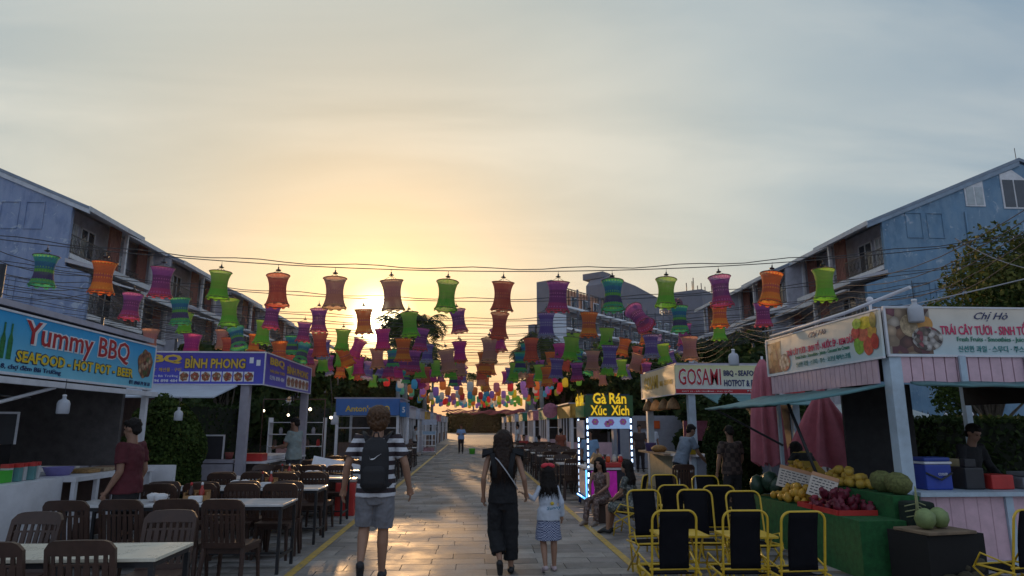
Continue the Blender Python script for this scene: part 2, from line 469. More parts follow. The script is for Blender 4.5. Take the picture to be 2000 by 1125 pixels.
WBLUE_R = wall_blue('weathered_teal_blue_wall', (.14, .25, .37), (.20, .31, .42))
WGREY = M('grey_render', (.44, .44, .50), .85, var=.18, scale=2.5, dirt=.25)
WHITE = M('off_white_paint', (.68, .68, .70), .6, var=.12, scale=3, dirt=.3)
FASCIA = M('fascia_metal', (.50, .53, .58), .5, var=.15, scale=3, dirt=.3)
SOFFIT = M('soffit', (.45, .44, .47), .8, var=.15, scale=2)
ROOFM = M('blue_grey_metal_roof', (.20, .25, .32), .4, var=.15, scale=1.5, dirt=.2)
LOUV = M('red_brown_louvre', (.26, .10, .08), .6, var=.25, scale=5)
GLASS = M('window_glass', (.035, .045, .06), .08, var=.3, scale=1.2, spec=.7)
CURT = M('curtain_behind_glass', (.42, .46, .48), .3, var=.2, scale=2.5)
RAILM = M('dark_metal', (.04, .04, .045), .5, var=.2)
def sx(side, poly): return [(side * u, z) for u, z in poly]
def house(side, k, Y0, W0, near, label, top):
    """one house of the terrace: u is the distance from the street's axis"""
    sb = 1.25 if k % 2 else 0.0
    W, Lw = W0 + sb, W0 - 1.35 + sb
    D = 6.1; Y1 = Y0 + D
    RU, RZ = W0 + 9.0, 17.3
    rt = empty('town_house', (side * W, Y0, 0), 0, label, 'house', 'town houses lining the square')
    I = Matrix.Translation((-side * W, -Y0, 0))
    def B(mb_, name, mat, parent=None):
        me = mb_.mesh(name, mat); me.transform(I)
        return link(name, me, parent or rt)
    slope = (RZ - 13.55) / (RU - W0)
    zt = lambda u: 13.42 + (u - W0) * slope
    wm = (WBLUE_R if side > 0 else WBLUE_L) if near else WGREY
    full = [(Lw, -.02), (Lw, 9.55), (W, 10.0), (W, zt(W)), (RU, zt(RU)), (RU + 8.5, zt(RU) - 3.4), (RU + 8.5, -.02)]
    mbw = MB(); mbw.prism(sx(side, full), Y0, Y0 + .22, 'y')
    w = B(mbw, 'wall', wm)
    mbw = MB()
    mbw.b2((side * (W + 1.05), Y0 + .22, 10.7), (side * (W + 1.3), Y1, zt(W) + .3))
    mbw.b2((side * (Lw + 1.1), Y0 + .22, 7.45), (side * (Lw + 1.3), Y1, 9.85))
    mbw.b2((side * Lw, Y0 + .22, 0), (side * (Lw + .25), Y1, 7.1))
    B(mbw, 'front_wall', WGREY)
    mbf = MB(); mbf.b2((side * (W - .06), Y0 + .22, 10.5), (side * (W + 1.04), Y1, 10.75)); B(mbf, 'balcony_floor', WHITE)
    mbf = MB(); mbf.b2((side * (Lw - .1), Y0 + .22, 7.15), (side * (Lw + 1.09), Y1, 7.42)); B(mbf, 'balcony_floor', WHITE)
    mbp = MB(); mbp.b2((side * (W - .03), Y1 - .2, 10.8), (side * (W + .17), Y1 - .02, zt(W))); B(mbp, 'corner_post', WHITE); mbp = MB(); mbp.b2((side * (Lw - .03), Y1 - .2, 7.45), (side * (Lw + .17), Y1 - .02, 9.6)); B(mbp, 'corner_post', WHITE)
    mbr = MB(); e0 = W - .95
    mbr.prism(sx(side, [(e0, zt(e0) + .12), (e0, zt(e0) + .27), (RU, zt(RU) + .3), (RU, zt(RU) + .1)]), Y0 - .12, Y1, 'y')
    mbr.prism(sx(side, [(RU, zt(RU) + .1), (RU, zt(RU) + .3), (RU + 9, zt(RU) - 3.3), (RU + 9, zt(RU) - 3.5)]), Y0 - .12, Y1, 'y')
    rf = B(mbr, 'roof', ROOFM)
    mbs = MB()
    for i in range(1, 10):
        yy = Y0 + i * D / 10
        mbs.prism(sx(side, [(e0 + .02, zt(e0) + .265), (e0 + .02, zt(e0) + .31), (RU, zt(RU) + .34), (RU, zt(RU) + .29)]), yy - .025, yy + .025, 'y')
    sub(rf, B(mbs, 'roof_seam', ROOFM))
    mbr = MB(); mbr.b2((side * (e0 - .04), Y0 - .14, zt(e0) + .02), (side * (e0 + .0), Y1 - .0, zt(e0) + .29)); sub(rf, B(mbr, 'fascia', FASCIA))
    mbr = MB(); mbr.prism(sx(side, [(e0, zt(e0) + .03), (e0, zt(e0) + .115), (W + 1.05, zt(W + 1.05) + .1), (W + 1.05, zt(W + 1.05) + .02)]), Y0 - .08, Y1, 'y'); sub(rf, B(mbr, 'soffit', SOFFIT))
    mbr = MB(); l0 = Lw - 1.0
    mbr.prism(sx(side, [(l0, 9.62), (l0, 9.82), (W, 10.42), (W, 10.2)]), Y0 - .05, Y1, 'y'); B(mbr, 'lower_roof', SOFFIT)
    mbr = MB(); mbr.b2((side * (l0 - .04), Y0 - .1, 9.56), (side * l0, Y1, 9.86)); B(mbr, 'gutter', FASCIA)
    # louvre screens
    for (uu, z0, z1, y0, y1) in ((W + .3, 10.76, zt(W) + .15, Y1 - 1.5, Y1 - .25), (Lw + .3, 7.43, 9.7, Y1 - 1.2, Y1 - .25)):
        mbl = MB(); n = int((y1 - y0) / .16)
        for i in range(n):
            yy = y0 + (i + .5) * (y1 - y0) / n
            mbl.b2((side * uu, yy - .05, z0), (side * (uu + .1), yy + .05, z1))
        mbl.b2((side * (uu + .1), y0, z0), (side * (uu + .13), y1, z1))
        B(mbl, 'louvre_screen', LOUV)
    # doors and windows behind the balconies
    for (uu, z0, h, ys) in ((W + 1.05, 10.76, 2.2, ((1.55, .9), (2.75, 1.5))), (Lw + 1.1, 7.43, 2.05, ((1.6, 1.0), (2.9, 1.5)))):
        for (yo, wd) in ys:
            y0 = Y0 + yo
            mbd = MB(); f = .09
            for a, b_ in (((y0, z0), (y0 + f, z0 + h)), ((y0 + wd - f, z0), (y0 + wd, z0 + h)), ((y0, z0 + h - f), (y0 + wd, z0 + h)), ((y0 + wd / 2 - f / 2, z0), (y0 + wd / 2 + f / 2, z0 + h))):
                mbd.b2((side * (uu - .07), a[0], a[1]), (side * uu, b_[0], b_[1]))
            d = B(mbd, 'door', WHITE)
            mbd = MB(); mbd.b2((side * (uu - .03), y0 + f, z0 + .03), (side * (uu - .005), y0 + wd - f, z0 + h - f)); sub(d, B(mbd, 'pane', GLASS if (k + yo) % 2 < 1.2 else CURT))
    for (uu, z0) in ((W + .02, 10.75), (Lw + .02, 7.42)):
        mbx = MB()
        y0, y1 = Y0 + .25, Y1 - (1.9 if uu > W else 1.2)
        for z in (z0 + .12, z0 + 1.05): mbx.b2((side * (uu - .025), y0, z - .025), (side * (uu + .025), y1, z + .025))
        n = int((y1 - y0) / .14)
        for i in range(n + 1):
            yy = y0 + i * (y1 - y0) / n
            mbx.b2((side * (uu - .012), yy - .012, z0 + .05), (side * (uu + .012), yy + .012, z0 + 1.05))
        if near or k == 1:
            for i in range(0, n, 3):
                c = y0 + (i + 1.5) * (y1 - y0) / n
                mbx.tube([(side * uu, c + .18 * math.cos(t), z0 + .6 + .3 * math.sin(t)) for t in np.linspace(0, 2 * math.pi, 11)], .012, 4, False)
        B(mbx, 'railing', RAILM)
    # street wall under the balcony: windows
    for z0 in (1.2, 4.2):
        for yo in (.9, 3.4):
            mbd = MB(); y0 = Y0 + yo
            mbd.b2((side * (Lw - .06), y0, z0), (side * (Lw - .0), y0 + 1.6, z0 + 1.7)); d = B(mbd, 'window', WHITE)
            mbd = MB(); mbd.b2((side * (Lw - .075), y0 + .1, z0 + .1), (side * (Lw - .062), y0 + .75, z0 + 1.6)); mbd.b2((side * (Lw - .075), y0 + .85, z0 + .1), (side * (Lw - .062), y0 + 1.5, z0 + 1.6)); sub(d, B(mbd, 'pane', GLASS))
    if near:
        # blind recesses on the gable: thin raised surrounds
        rec = [(25.3, 12.35, 1.0, 1.55), (26.6, 12.35, 1.0, 1.55), (25.3, 8.0, 1.0, 1.7), (26.6, 8.0, 1.0, 1.7), (25.3, 4.4, 1.0, 1.7), (26.6, 4.4, 1.0, 1.7)]
        if side < 0: rec = [(u - 1.3, z - .35, a, b_) for u, z, a, b_ in rec]
        off = W0 - 23.85
        for (u, z, a, b_) in rec:
            u += off + (1.3 if side < 0 else 0); mbd = MB(); t = .055
            for (p, q) in (((u, z), (u + a, z + t)), ((u, z + b_ - t), (u + a, z + b_)), ((u, z + t), (u + t, z + b_ - t)), ((u + a - t, z + t), (u + a, z + b_ - t))):
                mbd.b2((side * p[0], Y0 - .05, p[1]), (side * q[0], Y0 - .001, q[1]))
            B(mbd, 'blind_window', wm)
        mbd = MB(); mbd.prism(sx(side, [(e0, zt(e0) - .12), (e0, zt(e0) + .11), (RU, zt(RU) + .09), (RU, zt(RU) - .2)]), Y0 - .1, Y0 - .002, 'y')
        B(mbd, 'verge_board', FASCIA if side < 0 else M('blue_verge', (.23, .30, .38), .6, var=.2, scale=2))
        for (u0, u1, z0, z1, tri, mt) in ((29.15, 30.35, 14.35, 15.9, .5, CURT), (31.5, 33.1, 14.25, 16.4, .3, GLASS)):
            u0 += off; u1 += off
            f = MB()
            f.prism(sx(side, [(u0, z0), (u1, z0), (u1, z1 + (tri if mt is CURT else -tri)), ((u0 + u1) / 2, z1 + (tri / 2 if mt is CURT else tri)), (u0, z1)]), Y0 - .05, Y0 - .003, 'y'); fr = B(f, 'window', WHITE)
            f = MB(); f.b2((side * (u0 + .1), Y0 - .07, z0 + .1), (side * ((u0 + u1) / 2 - .05), Y0 - .052, z1 - .35)); f.b2((side * ((u0 + u1) / 2 + .05), Y0 - .07, z0 + .1), (side * (u1 - .1), Y0 - .052, z1 - .35)); sub(fr, B(f, 'pane', mt))
        f = MB(); f.tube([(side * (29.0 + off), Y0 - .06, 0), (side * (29.0 + off), Y0 - .06, 14.0)], .05, 6); B(f, 'down_pipe', wm)
        f = MB(); f.b2((side * (31.7 + off), Y0 - .05, 10.6), (side * (33.2 + off), Y0 - .002, 12.6)); fr = B(f, 'window', WHITE)
        f = MB(); f.b2((side * (31.8 + off), Y0 - .07, 10.7), (side * (33.1 + off), Y0 - .052, 12.5)); sub(fr, B(f, 'pane', GLASS))
        f = MB(); f.tube([(side * RU, Y0 + .1, zt(RU)), (side * RU, Y0 + .1, zt(RU) + 1.0)], .02, 5); B(f, 'lightning_rod', RAILM)
    return rt
for k in range(12):
    lab = 'weathered blue gable-ended house nearest the turquoise barbecue sign' if k == 0 else f'grey terraced house with red-brown louvres, {ORD[k]} from the blue gable above the turquoise sign'
    house(-1, k, 36 + 6.1 * k, 21.8, k == 0, lab, 0)
for k in range(5):
    lab = 'peeling teal-blue gable-ended house behind the fruit stall' if k == 0 else f'grey terraced house with red-brown louvres, {ORD[k]} from the teal-blue gable'
    house(1, k, 36 + 6.1 * k, 23.85, k == 0, lab, 0)

# ------------------------------------------------------------------ hotel
def hotel():
    HG = M('hotel_dark_grey', (.17, .175, .21), .8, var=.12, scale=.4)
    HB = M('hotel_slab_white', (.78, .79, .82), .7, var=.1, scale=.6)
    HR = M('hotel_recess', (.15, .155, .18), .8, var=.15, scale=.5)
    HL = M('hotel_pale_wall', (.58, .62, .70), .8, var=.08, scale=.4)
    rt = empty('hotel', (12.6, 103, 0), R(49), 'dark grey hotel block with white balcony bands beyond the square', 'hotel')
    B = lambda mb_, n, m, p=None: mb_.build(n, m, p or rt)
    # local x along the facade, local y back
    B(MB().b2((.5, 1.8, 0), (62, 3.2, 21.2)), 'wall', HR)
    B(MB().b2((-.6, -.3, 0), (3.6, 2.6, 24.2)), 'stair_tower', HG)
    B(MB().b2((-.2, 3.3, 0), (3, 4.6, 17.5)), 'side_wing', HG)
    B(MB().prism([(21, 21.3), (21, 27.6), (23, 29.4), (33, 29.2), (44, 28.2), (44, 21.3)], 2.2, 6.4, 'y'), 'roof_block', HG)
    B(MB().b2((22.5, 3.5, 29.2), (25.5, 8, 30.4)), 'roof_plant', HG)
    B(MB().b2((44.1, 3.25, 0), (60, 6, 25.2)), 'right_block', HG)
    B(MB().b2((60.1, -1, 0), (82, 9, 32.5)), 'tall_block', HG)
    rl = MB()
    for i in range(18): rl.b2((3.8 + i, 1.9, 21.25), (3.9 + i, 2.0, 24.3))
    rl.b2((3.7, 1.88, 24.3), (20.9, 2.02, 24.45)); B(rl, 'roof_screen', RAILM)
    mesh_ = B(MB().b2((3.7, 2.04, 21.25), (20.9, 2.06, 24.2)), 'roof_net', M('pinkish_net', (.45, .36, .32), .8, trans=.6))
    for f in range(6):
        z = 3.0 + f * 3.55
        B(MB().b2((3.7, -.2, z - .34), (60, 1.8, z)), 'balcony_band', HB)
        for i in range(15):
            x = 4.5 + i * 3.7
            w = B(MB().b2((x, 1.7, z + .05), (x + 2.0, 1.79, z + 2.35)), 'window', HL)
            pn = MB().b2((x + .12, 1.66, z + .1), (x + .95, 1.695, z + 2.2)); pn.b2((x + 1.05, 1.66, z + .1), (x + 1.88, 1.695, z + 2.2))
            sub(w, B(pn, 'pane', GLASS))
        for i in range(16): B(MB().b2((3.9 + i * 3.7, -.1, z + .01), (4.03 + i * 3.7, .25, z + 3.25)), 'balcony_divider', HG)
    B(MB().b2((-.4, -.5, 0), (3.2, -.31, 19)), 'pale_panel', HL)
    B(MB().prism([(50, 0), (50, 17.5), (62, 21.8), (82, 21.8), (82, 0)], -8, -1.2, 'y'), 'pale_wing', HL)
    an = MB()
    for i, x in enumerate((61, 64.5, 65.3, 67.8, 70.2, 72, 72.6, 77)):
        an.tube([(x, 3, 32.4), (x, 3, 32.4 + 2.2 + (i * 37 % 5) * .5)], .12, 5)
    B(an, 'antenna', RAILM)
    sgn = empty('roof_sign', (0, 0, 0), 0, 'round plum emblem above serif letters on the hotel roof', 'sign')
    org = rt.matrix_basis @ Vector((51.0, 2.8, 25.3)); sgn.location = org
    fm = frame_mat(org, (math.cos(R(3)), -math.sin(R(3)) , 0))
    put_text('PREMIER', M('sign_grey_brown', (.16, .13, .12), .6), sgn, fm, -2.4, .25, 6.2, 1.15, off=.1, depth=.2, bold=.01)
    mbk = MB(); mbk.tube([(1.6, 2.9, -.1), (1.6, 2.9, .1)], 1.15, 28)
    put_mesh('emblem', mbk.mesh('emblem', M('plum', (.10, .03, .06), .5)), sgn, fm)
    mbk = MB(); mbk.b2((-2.6, -.25, -.1), (4.0, .1, .1)); put_mesh('base', mbk.mesh('base', HG), sgn, fm)
hotel()

# ------------------------------------------------------------------ greenery
def leafmat(name, c1, c2, trans=.35):
    m, N, L, b = nodes_mat(name)
    ge = N.new('ShaderNodeNewGeometry')
    rp = ramp_node(N, [(0, c1), (.55, tuple((a + b_) / 2 for a, b_ in zip(c1, c2))), (1, c2)])
    L.new(ge.outputs['Random Per Island'], rp.inputs[0]); L.new(rp.outputs[0], b.inputs['Base Color'])
    b.inputs['Roughness'].default_value = .75; b.inputs['Specular IOR Level'].default_value = .15
    tr = N.new('ShaderNodeBsdfTranslucent'); L.new(rp.outputs[0], tr.inputs[0])
    ms = N.new('ShaderNodeMixShader'); ms.inputs[0].default_value = trans
    L.new(b.outputs[0], ms.inputs[1]); L.new(tr.outputs[0], ms.inputs[2]); L.new(ms.outputs[0], N['Material Output'].inputs[0])
    return m
LEAF = leafmat('leaf_green', (.03, .055, .015), (.10, .15, .035))
LEAF_D = leafmat('leaf_dark', (.018, .034, .012), (.05, .075, .022))
LEAF_Y = leafmat('leaf_olive', (.04, .06, .015), (.13, .14, .035), .2)
PALML = leafmat('palm_leaf', (.03, .05, .018), (.08, .10, .03), .25)
LEAF_N = leafmat('needle_dark', (.008, .018, .010), (.022, .036, .02), .04)
BARK = M('bark', (.12, .10, .08), .9, var=.3, scale=8, bump=.5, bscale=20)
PTRUNK = M('palm_trunk', (.26, .25, .24), .85, var=.2, scale=4, bump=.3, bscale=12)
def leaves(name, P, size, mat, long=1.7, nb=None, upbias=.3):
    n = len(P)
    d = rng.normal(size=(n, 3)); d /= np.linalg.norm(d, axis=1)[:, None]
    nn = rng.normal(size=(n, 3)); nn[:, 2] += upbias
    if nb is not None: nn += nb * 1.2
    nn /= np.linalg.norm(nn, axis=1)[:, None]
    a = np.cross(nn, d); a /= np.linalg.norm(a, axis=1)[:, None] + 1e-9
    b_ = np.cross(nn, a)
    s = size * rng.uniform(.6, 1.35, n)[:, None]
    V = np.stack([P - a * s * long * .5, P + b_ * s * .5 + nn * s * .12, P + a * s * long * .5, P - b_ * s * .5 + nn * s * .12], 1).reshape(-1, 3)
    Fq = np.arange(4 * n).reshape(-1, 4)
    return np_mesh(name, V, Fq, mat)
def in_balls(balls, n, shell=.45):
    w = np.array([b_[3] ** 2 for b_ in balls]); w = w / w.sum()
    idx = rng.choice(len(balls), n, p=w)
    C = np.array([b_[:3] for b_ in balls])[idx]; rr = np.array([b_[3] for b_ in balls])[idx]
    d = rng.normal(size=(n, 3)); d /= np.linalg.norm(d, axis=1)[:, None]
    t = (shell + (1 - shell) * rng.uniform(0, 1, n) ** .6) * rng.uniform(.85, 1.12, n)
    return C + d * (rr * t)[:, None] * np.array([1, 1, .8]), d
def tree(loc, h, cr, label, mat=None, n=5000, leaf=.22, nb=16, th=.35, squash=.7, group=None, seed=0):
    rt = empty('tree', loc, 0, label, 'tree', group)
    r_ = random.Random(seed)
    balls = []
    t = MB(); zc = h * th
    pts = [(0, 0, -.1), (r_.uniform(-.1, .1), r_.uniform(-.1, .1), zc * .5), (r_.uniform(-.2, .2), r_.uniform(-.2, .2), zc), (0, 0, h * .8)]
    t.tube(pts, [h * .028, h * .022, h * .018, h * .006], 8)
    for i in range(nb):
        a = r_.uniform(0, 2 * math.pi); u = r_.uniform(0, 1)
        z = zc + (h - zc) * (.12 + .8 * u)
        rad = cr * math.sqrt(max(.05, 1 - (abs(u - .38) / .68) ** 2)) * r_.uniform(.35, .82)
        c = (rad * math.cos(a), rad * math.sin(a), z)
        br = cr * r_.uniform(.24, .42)
        balls.append((*c, br))
        t.tube([(0, 0, zc * r_.uniform(.75, 1.1)), (c[0] * .5, c[1] * .5, (zc + z) / 2), c], [h * .011, h * .008, h * .003], 5)
    t.build('trunk', BARK, rt)
    P, d = in_balls(balls, n)
    link('crown', leaves('crown', P, leaf, mat or LEAF, nb=d), rt)
    return rt
def palm_mesh(h, fl, seed, droop=1.0):
    r_ = random.Random(seed)
    V = []; Fq = []
    for i in range(17):
        a = i * 2.399 + r_.uniform(-.2, .2); e0 = r_.uniform(.1, 1.25); L_ = fl * r_.uniform(.8, 1.1)
        p = np.array([0, 0, h]); el = e0; n = 22
        hd = np.array([math.cos(a), math.sin(a), 0]); sd = np.array([-math.sin(a), math.cos(a), 0])
        for j in range(n):
            el -= droop * (1.9 + .7 * (j / n)) / n
            st = L_ / n
            q = p + (hd * math.cos(el) + np.array([0, 0, math.sin(el)])) * st
            t = j / n
            wl = fl * .34 * (math.sin(math.pi * min(1, t * .92 + .12)) ** .7)
            if j > 1:
                for s in (-1, 1):
                    tip = (p + q) / 2 + sd * s * wl * .8 + (hd * math.cos(el)) * wl * .45 + np.array([0, 0, -wl * r_.uniform(.25, .6)])
                    b0 = len(V); V += [p, q, tip + (q - p) * .12, tip - (q - p) * .12]; Fq.append((b0, b0 + 1, b0 + 2, b0 + 3))
            up = np.array([0, 0, .02]); b0 = len(V); V += [p + sd * .02, p - sd * .02, q - sd * .015, q + sd * .015]; Fq.append((b0, b0 + 1, b0 + 2, b0 + 3))
            p = q
    return np_mesh('crown', np.array(V), np.array(Fq), PALML)
def palm(loc, h, fl, label, seed, lean=(0, 0), group='palms beyond the stalls'):
    rt = empty('palm_tree', loc, 0, label, 'palm', group)
    t = MB(); t.tube([(0, 0, -.1), (lean[0] * .3, lean[1] * .3, h * .4), (lean[0], lean[1], h)], [.24, .19, .13], 10)
    t.build('trunk', PTRUNK, rt)
    o = link('crown', palm_mesh(h, fl, seed), rt); o.location = (lean[0], lean[1], 0)
    return rt
# ------------------------------------------------------------------ trees
tl = [(-9.5, 27, 4.4, 2.2, LEAF_D), (-12.5, 33, 5.4, 2.6, LEAF_D), (-9.6, 38, 5.8, 2.4, LEAF), (-14.2, 44, 6.8, 3.0, LEAF_D), (-9.6, 49, 6.8, 2.6, LEAF_D), (-12.6, 58, 7.6, 3.2, LEAF), (-8.6, 64, 8.0, 2.8, LEAF_D), (-12.0, 76, 9.0, 3.8, LEAF_D), (-8.6, 88, 9.4, 3.4, LEAF)]
for i, (x, y, h, cr, m) in enumerate(tl):
    tree((x, y, 0), h, cr, f'dark leafy tree behind the left-hand stalls, {ORD[i]} along the row going back', m, n=6500, leaf=.26, group='trees behind the left stalls', seed=i, nb=22, th=.12)
trr = [(9.5, 25, 4.0, 2.0, LEAF_D), (12.5, 29, 4.6, 2.4, LEAF_D), (8.3, 33, 4.8, 2.2, LEAF_D), (15.5, 34, 6.4, 2.8, LEAF_D), (11.0, 41, 6.4, 2.9, LEAF), (16.5, 46, 7.6, 3.2, LEAF_D), (8.6, 48, 6.6, 2.6, LEAF_D), (12.5, 57, 8.6, 3.4, LEAF), (8.4, 62, 8.2, 3.0, LEAF_D), (11.5, 72, 9.4, 3.6, LEAF_D), (9.0, 84, 9.6, 3.6, LEAF)]
for i, (x, y, h, cr, m) in enumerate(trr):
    tree((x, y, 0), h, cr, f'dark leafy tree behind the right-hand stalls, {ORD[i]} along the row going back', m, n=6500, leaf=.26, group='trees behind the right stalls', seed=40 + i, nb=22, th=.12)
tree((22.6, 23.8, 0), 9.6, 3.9, 'big spreading tree with olive leaves at the right edge before the teal-blue gable', LEAF_Y, n=24000, leaf=.12, seed=91, nb=34, th=.3)
tree((19.6, 24.5, 0), 6.7, 2.5, 'rounded green tree over the right end of the fruit stall sign', LEAF, n=15000, leaf=.105, seed=92, nb=22, th=.2)
pl = [(-5.0, 52, 9.6, 2.6), (-6.4, 60, 10.4, 3.0), (-6.6, 66, 9.2, 2.6), (-4.9, 72, 12.5, 3.3), (-5.4, 78, 10.4, 3.0), (-5.2, 90, 9.4, 3.0), (-7.6, 96, 12.0, 3.4), (.6, 158, 13.0, 3.4),
      (6.2, 58, 8.8, 2.8), (7.9, 66, 8.6, 3.0), (6.0, 74, 9.6, 3.0), (9.2, 80, 10.0, 3.4), (7.6, 92, 10.6, 3.2), (10.0, 100, 13, 3.4)]
for i, (x, y, h, fl) in enumerate(pl):
    sd = 'left' if x < 0 else 'right'
    n = i if x < 0 else i - 8
    palm((x, y, 0), h, fl, f'grey-trunked palm on the {sd} side of the walkway, {ORD[n]} going back', i, (random.uniform(-.4, .4), random.uniform(-.3, .3)))

# ------------------------------------------------------------------ woven lanterns
def weave_mat(name, stops, diamonds, alpha=.08):
    m, N, L, b = nodes_mat(name)
    tc = N.new('ShaderNodeTexCoord'); sp = N.new('ShaderNodeSeparateXYZ'); L.new(tc.outputs['Generated'], sp.inputs[0])
    rp = ramp_node(N, stops, 'CONSTANT'); 
    oc = N.new('ShaderNodeSeparateXYZ'); L.new(tc.outputs['Object'], oc.inputs[0])
    at = N.new('ShaderNodeMath'); at.operation = 'ARCTAN2'; L.new(oc.outputs[1], at.inputs[0]); L.new(oc.outputs[0], at.inputs[1])
    def mt(op, a, c=None):
        n = N.new('ShaderNodeMath'); n.operation = op
        for i, v in enumerate((a, c)):
            if v is None: continue
            if isinstance(v, (int, float)): n.inputs[i].default_value = v
            else: L.new(v, n.inputs[i])
        return n.outputs[0]
    wob = mt('MULTIPLY', mt('SINE', mt('MULTIPLY', at.outputs[0], 26.0)), .012)
    L.new(mt('ADD', sp.outputs[2], wob), rp.inputs[0])
    # diamonds of a second yarn in two belts
    dz = mt('ABSOLUTE', mt('SUBTRACT', mt('FRACT', mt('MULTIPLY', sp.outputs[2], 9.0)), .5))
    da = mt('ABSOLUTE', mt('SUBTRACT', mt('FRACT', mt('MULTIPLY', at.outputs[0], 3.5)), .5))
    dia = mt('LESS_THAN', mt('ADD', dz, da), .3)
    belt = mt('GREATER_THAN', mt('SINE', mt('MULTIPLY', sp.outputs[2], 14.0)), .1)
    f = mt('MULTIPLY', dia, belt)
    mx = N.new('ShaderNodeMix'); mx.data_type = 'RGBA'; L.new(mt('MULTIPLY', f, .8), mx.inputs['Factor']); L.new(rp.outputs[0], mx.inputs[6]); mx.inputs[7].default_value = (*diamonds, 1)
    # rows of yarn
    st = mt('SINE', mt('MULTIPLY', sp.outputs[2], 150.0)); sa = mt('SINE', mt('MULTIPLY', at.outputs[0], 60.0))
    hgt = mt('ADD', mt('MULTIPLY', st, .5), mt('MULTIPLY', sa, .5))
    sh = mt('ADD', mt('MULTIPLY', hgt, .16), .92)
    m2 = N.new('ShaderNodeMix'); m2.data_type = 'RGBA'; m2.blend_type = 'MULTIPLY'; m2.inputs['Factor'].default_value = 1; L.new(mx.outputs[2], m2.inputs[6]); L.new(sh, m2.inputs[7])
    L.new(m2.outputs[2], b.inputs['Base Color']); b.inputs['Roughness'].default_value = .8
    bp = N.new('ShaderNodeBump'); L.new(hgt, bp.inputs['Height']); bp.inputs['Strength'].default_value = .5; bp.inputs['Distance'].default_value = .006; L.new(bp.outputs[0], b.inputs['Normal'])
    tr = N.new('ShaderNodeBsdfTranslucent'); L.new(m2.outputs[2], tr.inputs[0])
    ms = N.new('ShaderNodeMixShader'); ms.inputs[0].default_value = .6; L.new(b.outputs[0], ms.inputs[1]); L.new(tr.outputs[0], ms.inputs[2])
    tp = N.new('ShaderNodeBsdfTransparent'); m3 = N.new('ShaderNodeMixShader')
    al = mt('MULTIPLY', mt('LESS_THAN', hgt, -.35), alpha * 4)
    L.new(al, m3.inputs[0]); L.new(ms.outputs[0], m3.inputs[1]); L.new(tp.outputs[0], m3.inputs[2])
    L.new(m3.outputs[0], N['Material Output'].inputs[0])
    return m
WV = {
 'teal': ([(0, (0.078, 0.413, 0.220)), (.14, (0.120, 0.455, 0.120)), (.22, (0.094, 0.078, 0.204)), (.45, (0.136, 0.387, 0.086)), (.56, (0.052, 0.170, 0.337)), (.78, (0.052, 0.271, 0.287)), (.93, (0.070, 0.337, 0.170))], (0.204, 0.538, 0.120)),
 'orange': ([(0, (0.748, 0.154, 0.052)), (.12, (0.706, 0.287, 0.062)), (.34, (0.497, 0.154, 0.086)), (.52, (0.439, 0.136, 0.136)), (.62, (0.555, 0.170, 0.070)), (.86, (0.664, 0.162, 0.052))], (0.789, 0.413, 0.078)),
 'purple': ([(0, (0.638, 0.086, 0.120)), (.10, (0.413, 0.078, 0.220)), (.30, (0.245, 0.078, 0.237)), (.55, (0.204, 0.070, 0.204)), (.72, (0.287, 0.094, 0.304)), (.9, (0.421, 0.120, 0.321))], (0.538, 0.204, 0.455)),
 'green': ([(0, (0.237, 0.538, 0.052)), (.12, (0.154, 0.455, 0.062)), (.35, (0.220, 0.413, 0.078)), (.6, (0.254, 0.421, 0.094)), (.85, (0.287, 0.439, 0.086))], (0.204, 0.538, 0.070)),
 'brick red': ([(0, (0.638, 0.120, 0.070)), (.12, (0.522, 0.120, 0.078)), (.4, (0.421, 0.104, 0.094)), (.75, (0.497, 0.136, 0.104)), (.92, (0.580, 0.136, 0.078))], (0.664, 0.204, 0.104)),
 'magenta': ([(0, (0.622, 0.136, 0.070)), (.1, (0.538, 0.062, 0.245)), (.4, (0.413, 0.062, 0.271)), (.8, (0.497, 0.078, 0.245))], (0.622, 0.120, 0.371)),
 'violet blue': ([(0, (0.254, 0.287, 0.413)), (.14, (0.170, 0.120, 0.355)), (.45, (0.204, 0.170, 0.387)), (.75, (0.154, 0.104, 0.304)), (.9, (0.237, 0.154, 0.371))], (0.497, 0.455, 0.580)),
 'tan pink': ([(0, (0.588, 0.321, 0.170)), (.12, (0.455, 0.237, 0.187)), (.45, (0.421, 0.220, 0.220)), (.8, (0.455, 0.254, 0.204)), (.92, (0.538, 0.287, 0.204))], (0.538, 0.287, 0.245)),
}
WMATS = {k: weave_mat('woven_' + k.replace(' ', '_'), *v) for k, v in WV.items()}
HOOP = M('lantern_hoop', (.10, .06, .045), .6, var=.2)
def lantern_meshes():
    out = {}
    n, m = 36, 22
    V = []
    for i in range(m + 1):
        t = i / m
        r_ = .148 + .058 * abs((t - .5) * 2) ** 2.4 + (.012 if t < .5 else 0) * abs((t - .5) * 2)
        for k in range(n):
            a = 2 * math.pi * k / n
            z = -.545 + .545 * t
            if i == 0: z += .018 * (1 if k % 4 < 2 else -1)
            rr = r_ * (1 + .012 * math.sin(a * 9 + t * 5) * (1 - abs(2 * t - 1)))
            V.append((rr * math.cos(a), rr * math.sin(a), z))
    Fq = [(i * n + k, i * n + (k + 1) % n, (i + 1) * n + (k + 1) % n, (i + 1) * n + k) for i in range(m) for k in range(n)]
    for k in WMATS: out[k] = np_mesh('shade', V, Fq, WMATS[k], True)
    return out
LSH = lantern_meshes()
def torus(r_, z, t, n=28): return MB().tube([(r_ * math.cos(a), r_ * math.sin(a), z) for a in np.linspace(0, 2 * math.pi, n + 1)], t, 5, False)
RING_T, RING_B = torus(.206, 0, .008).mesh('top_hoop', HOOP), torus(.205, -.53, .008).mesh('bottom_hoop', HOOP)
hg = MB()
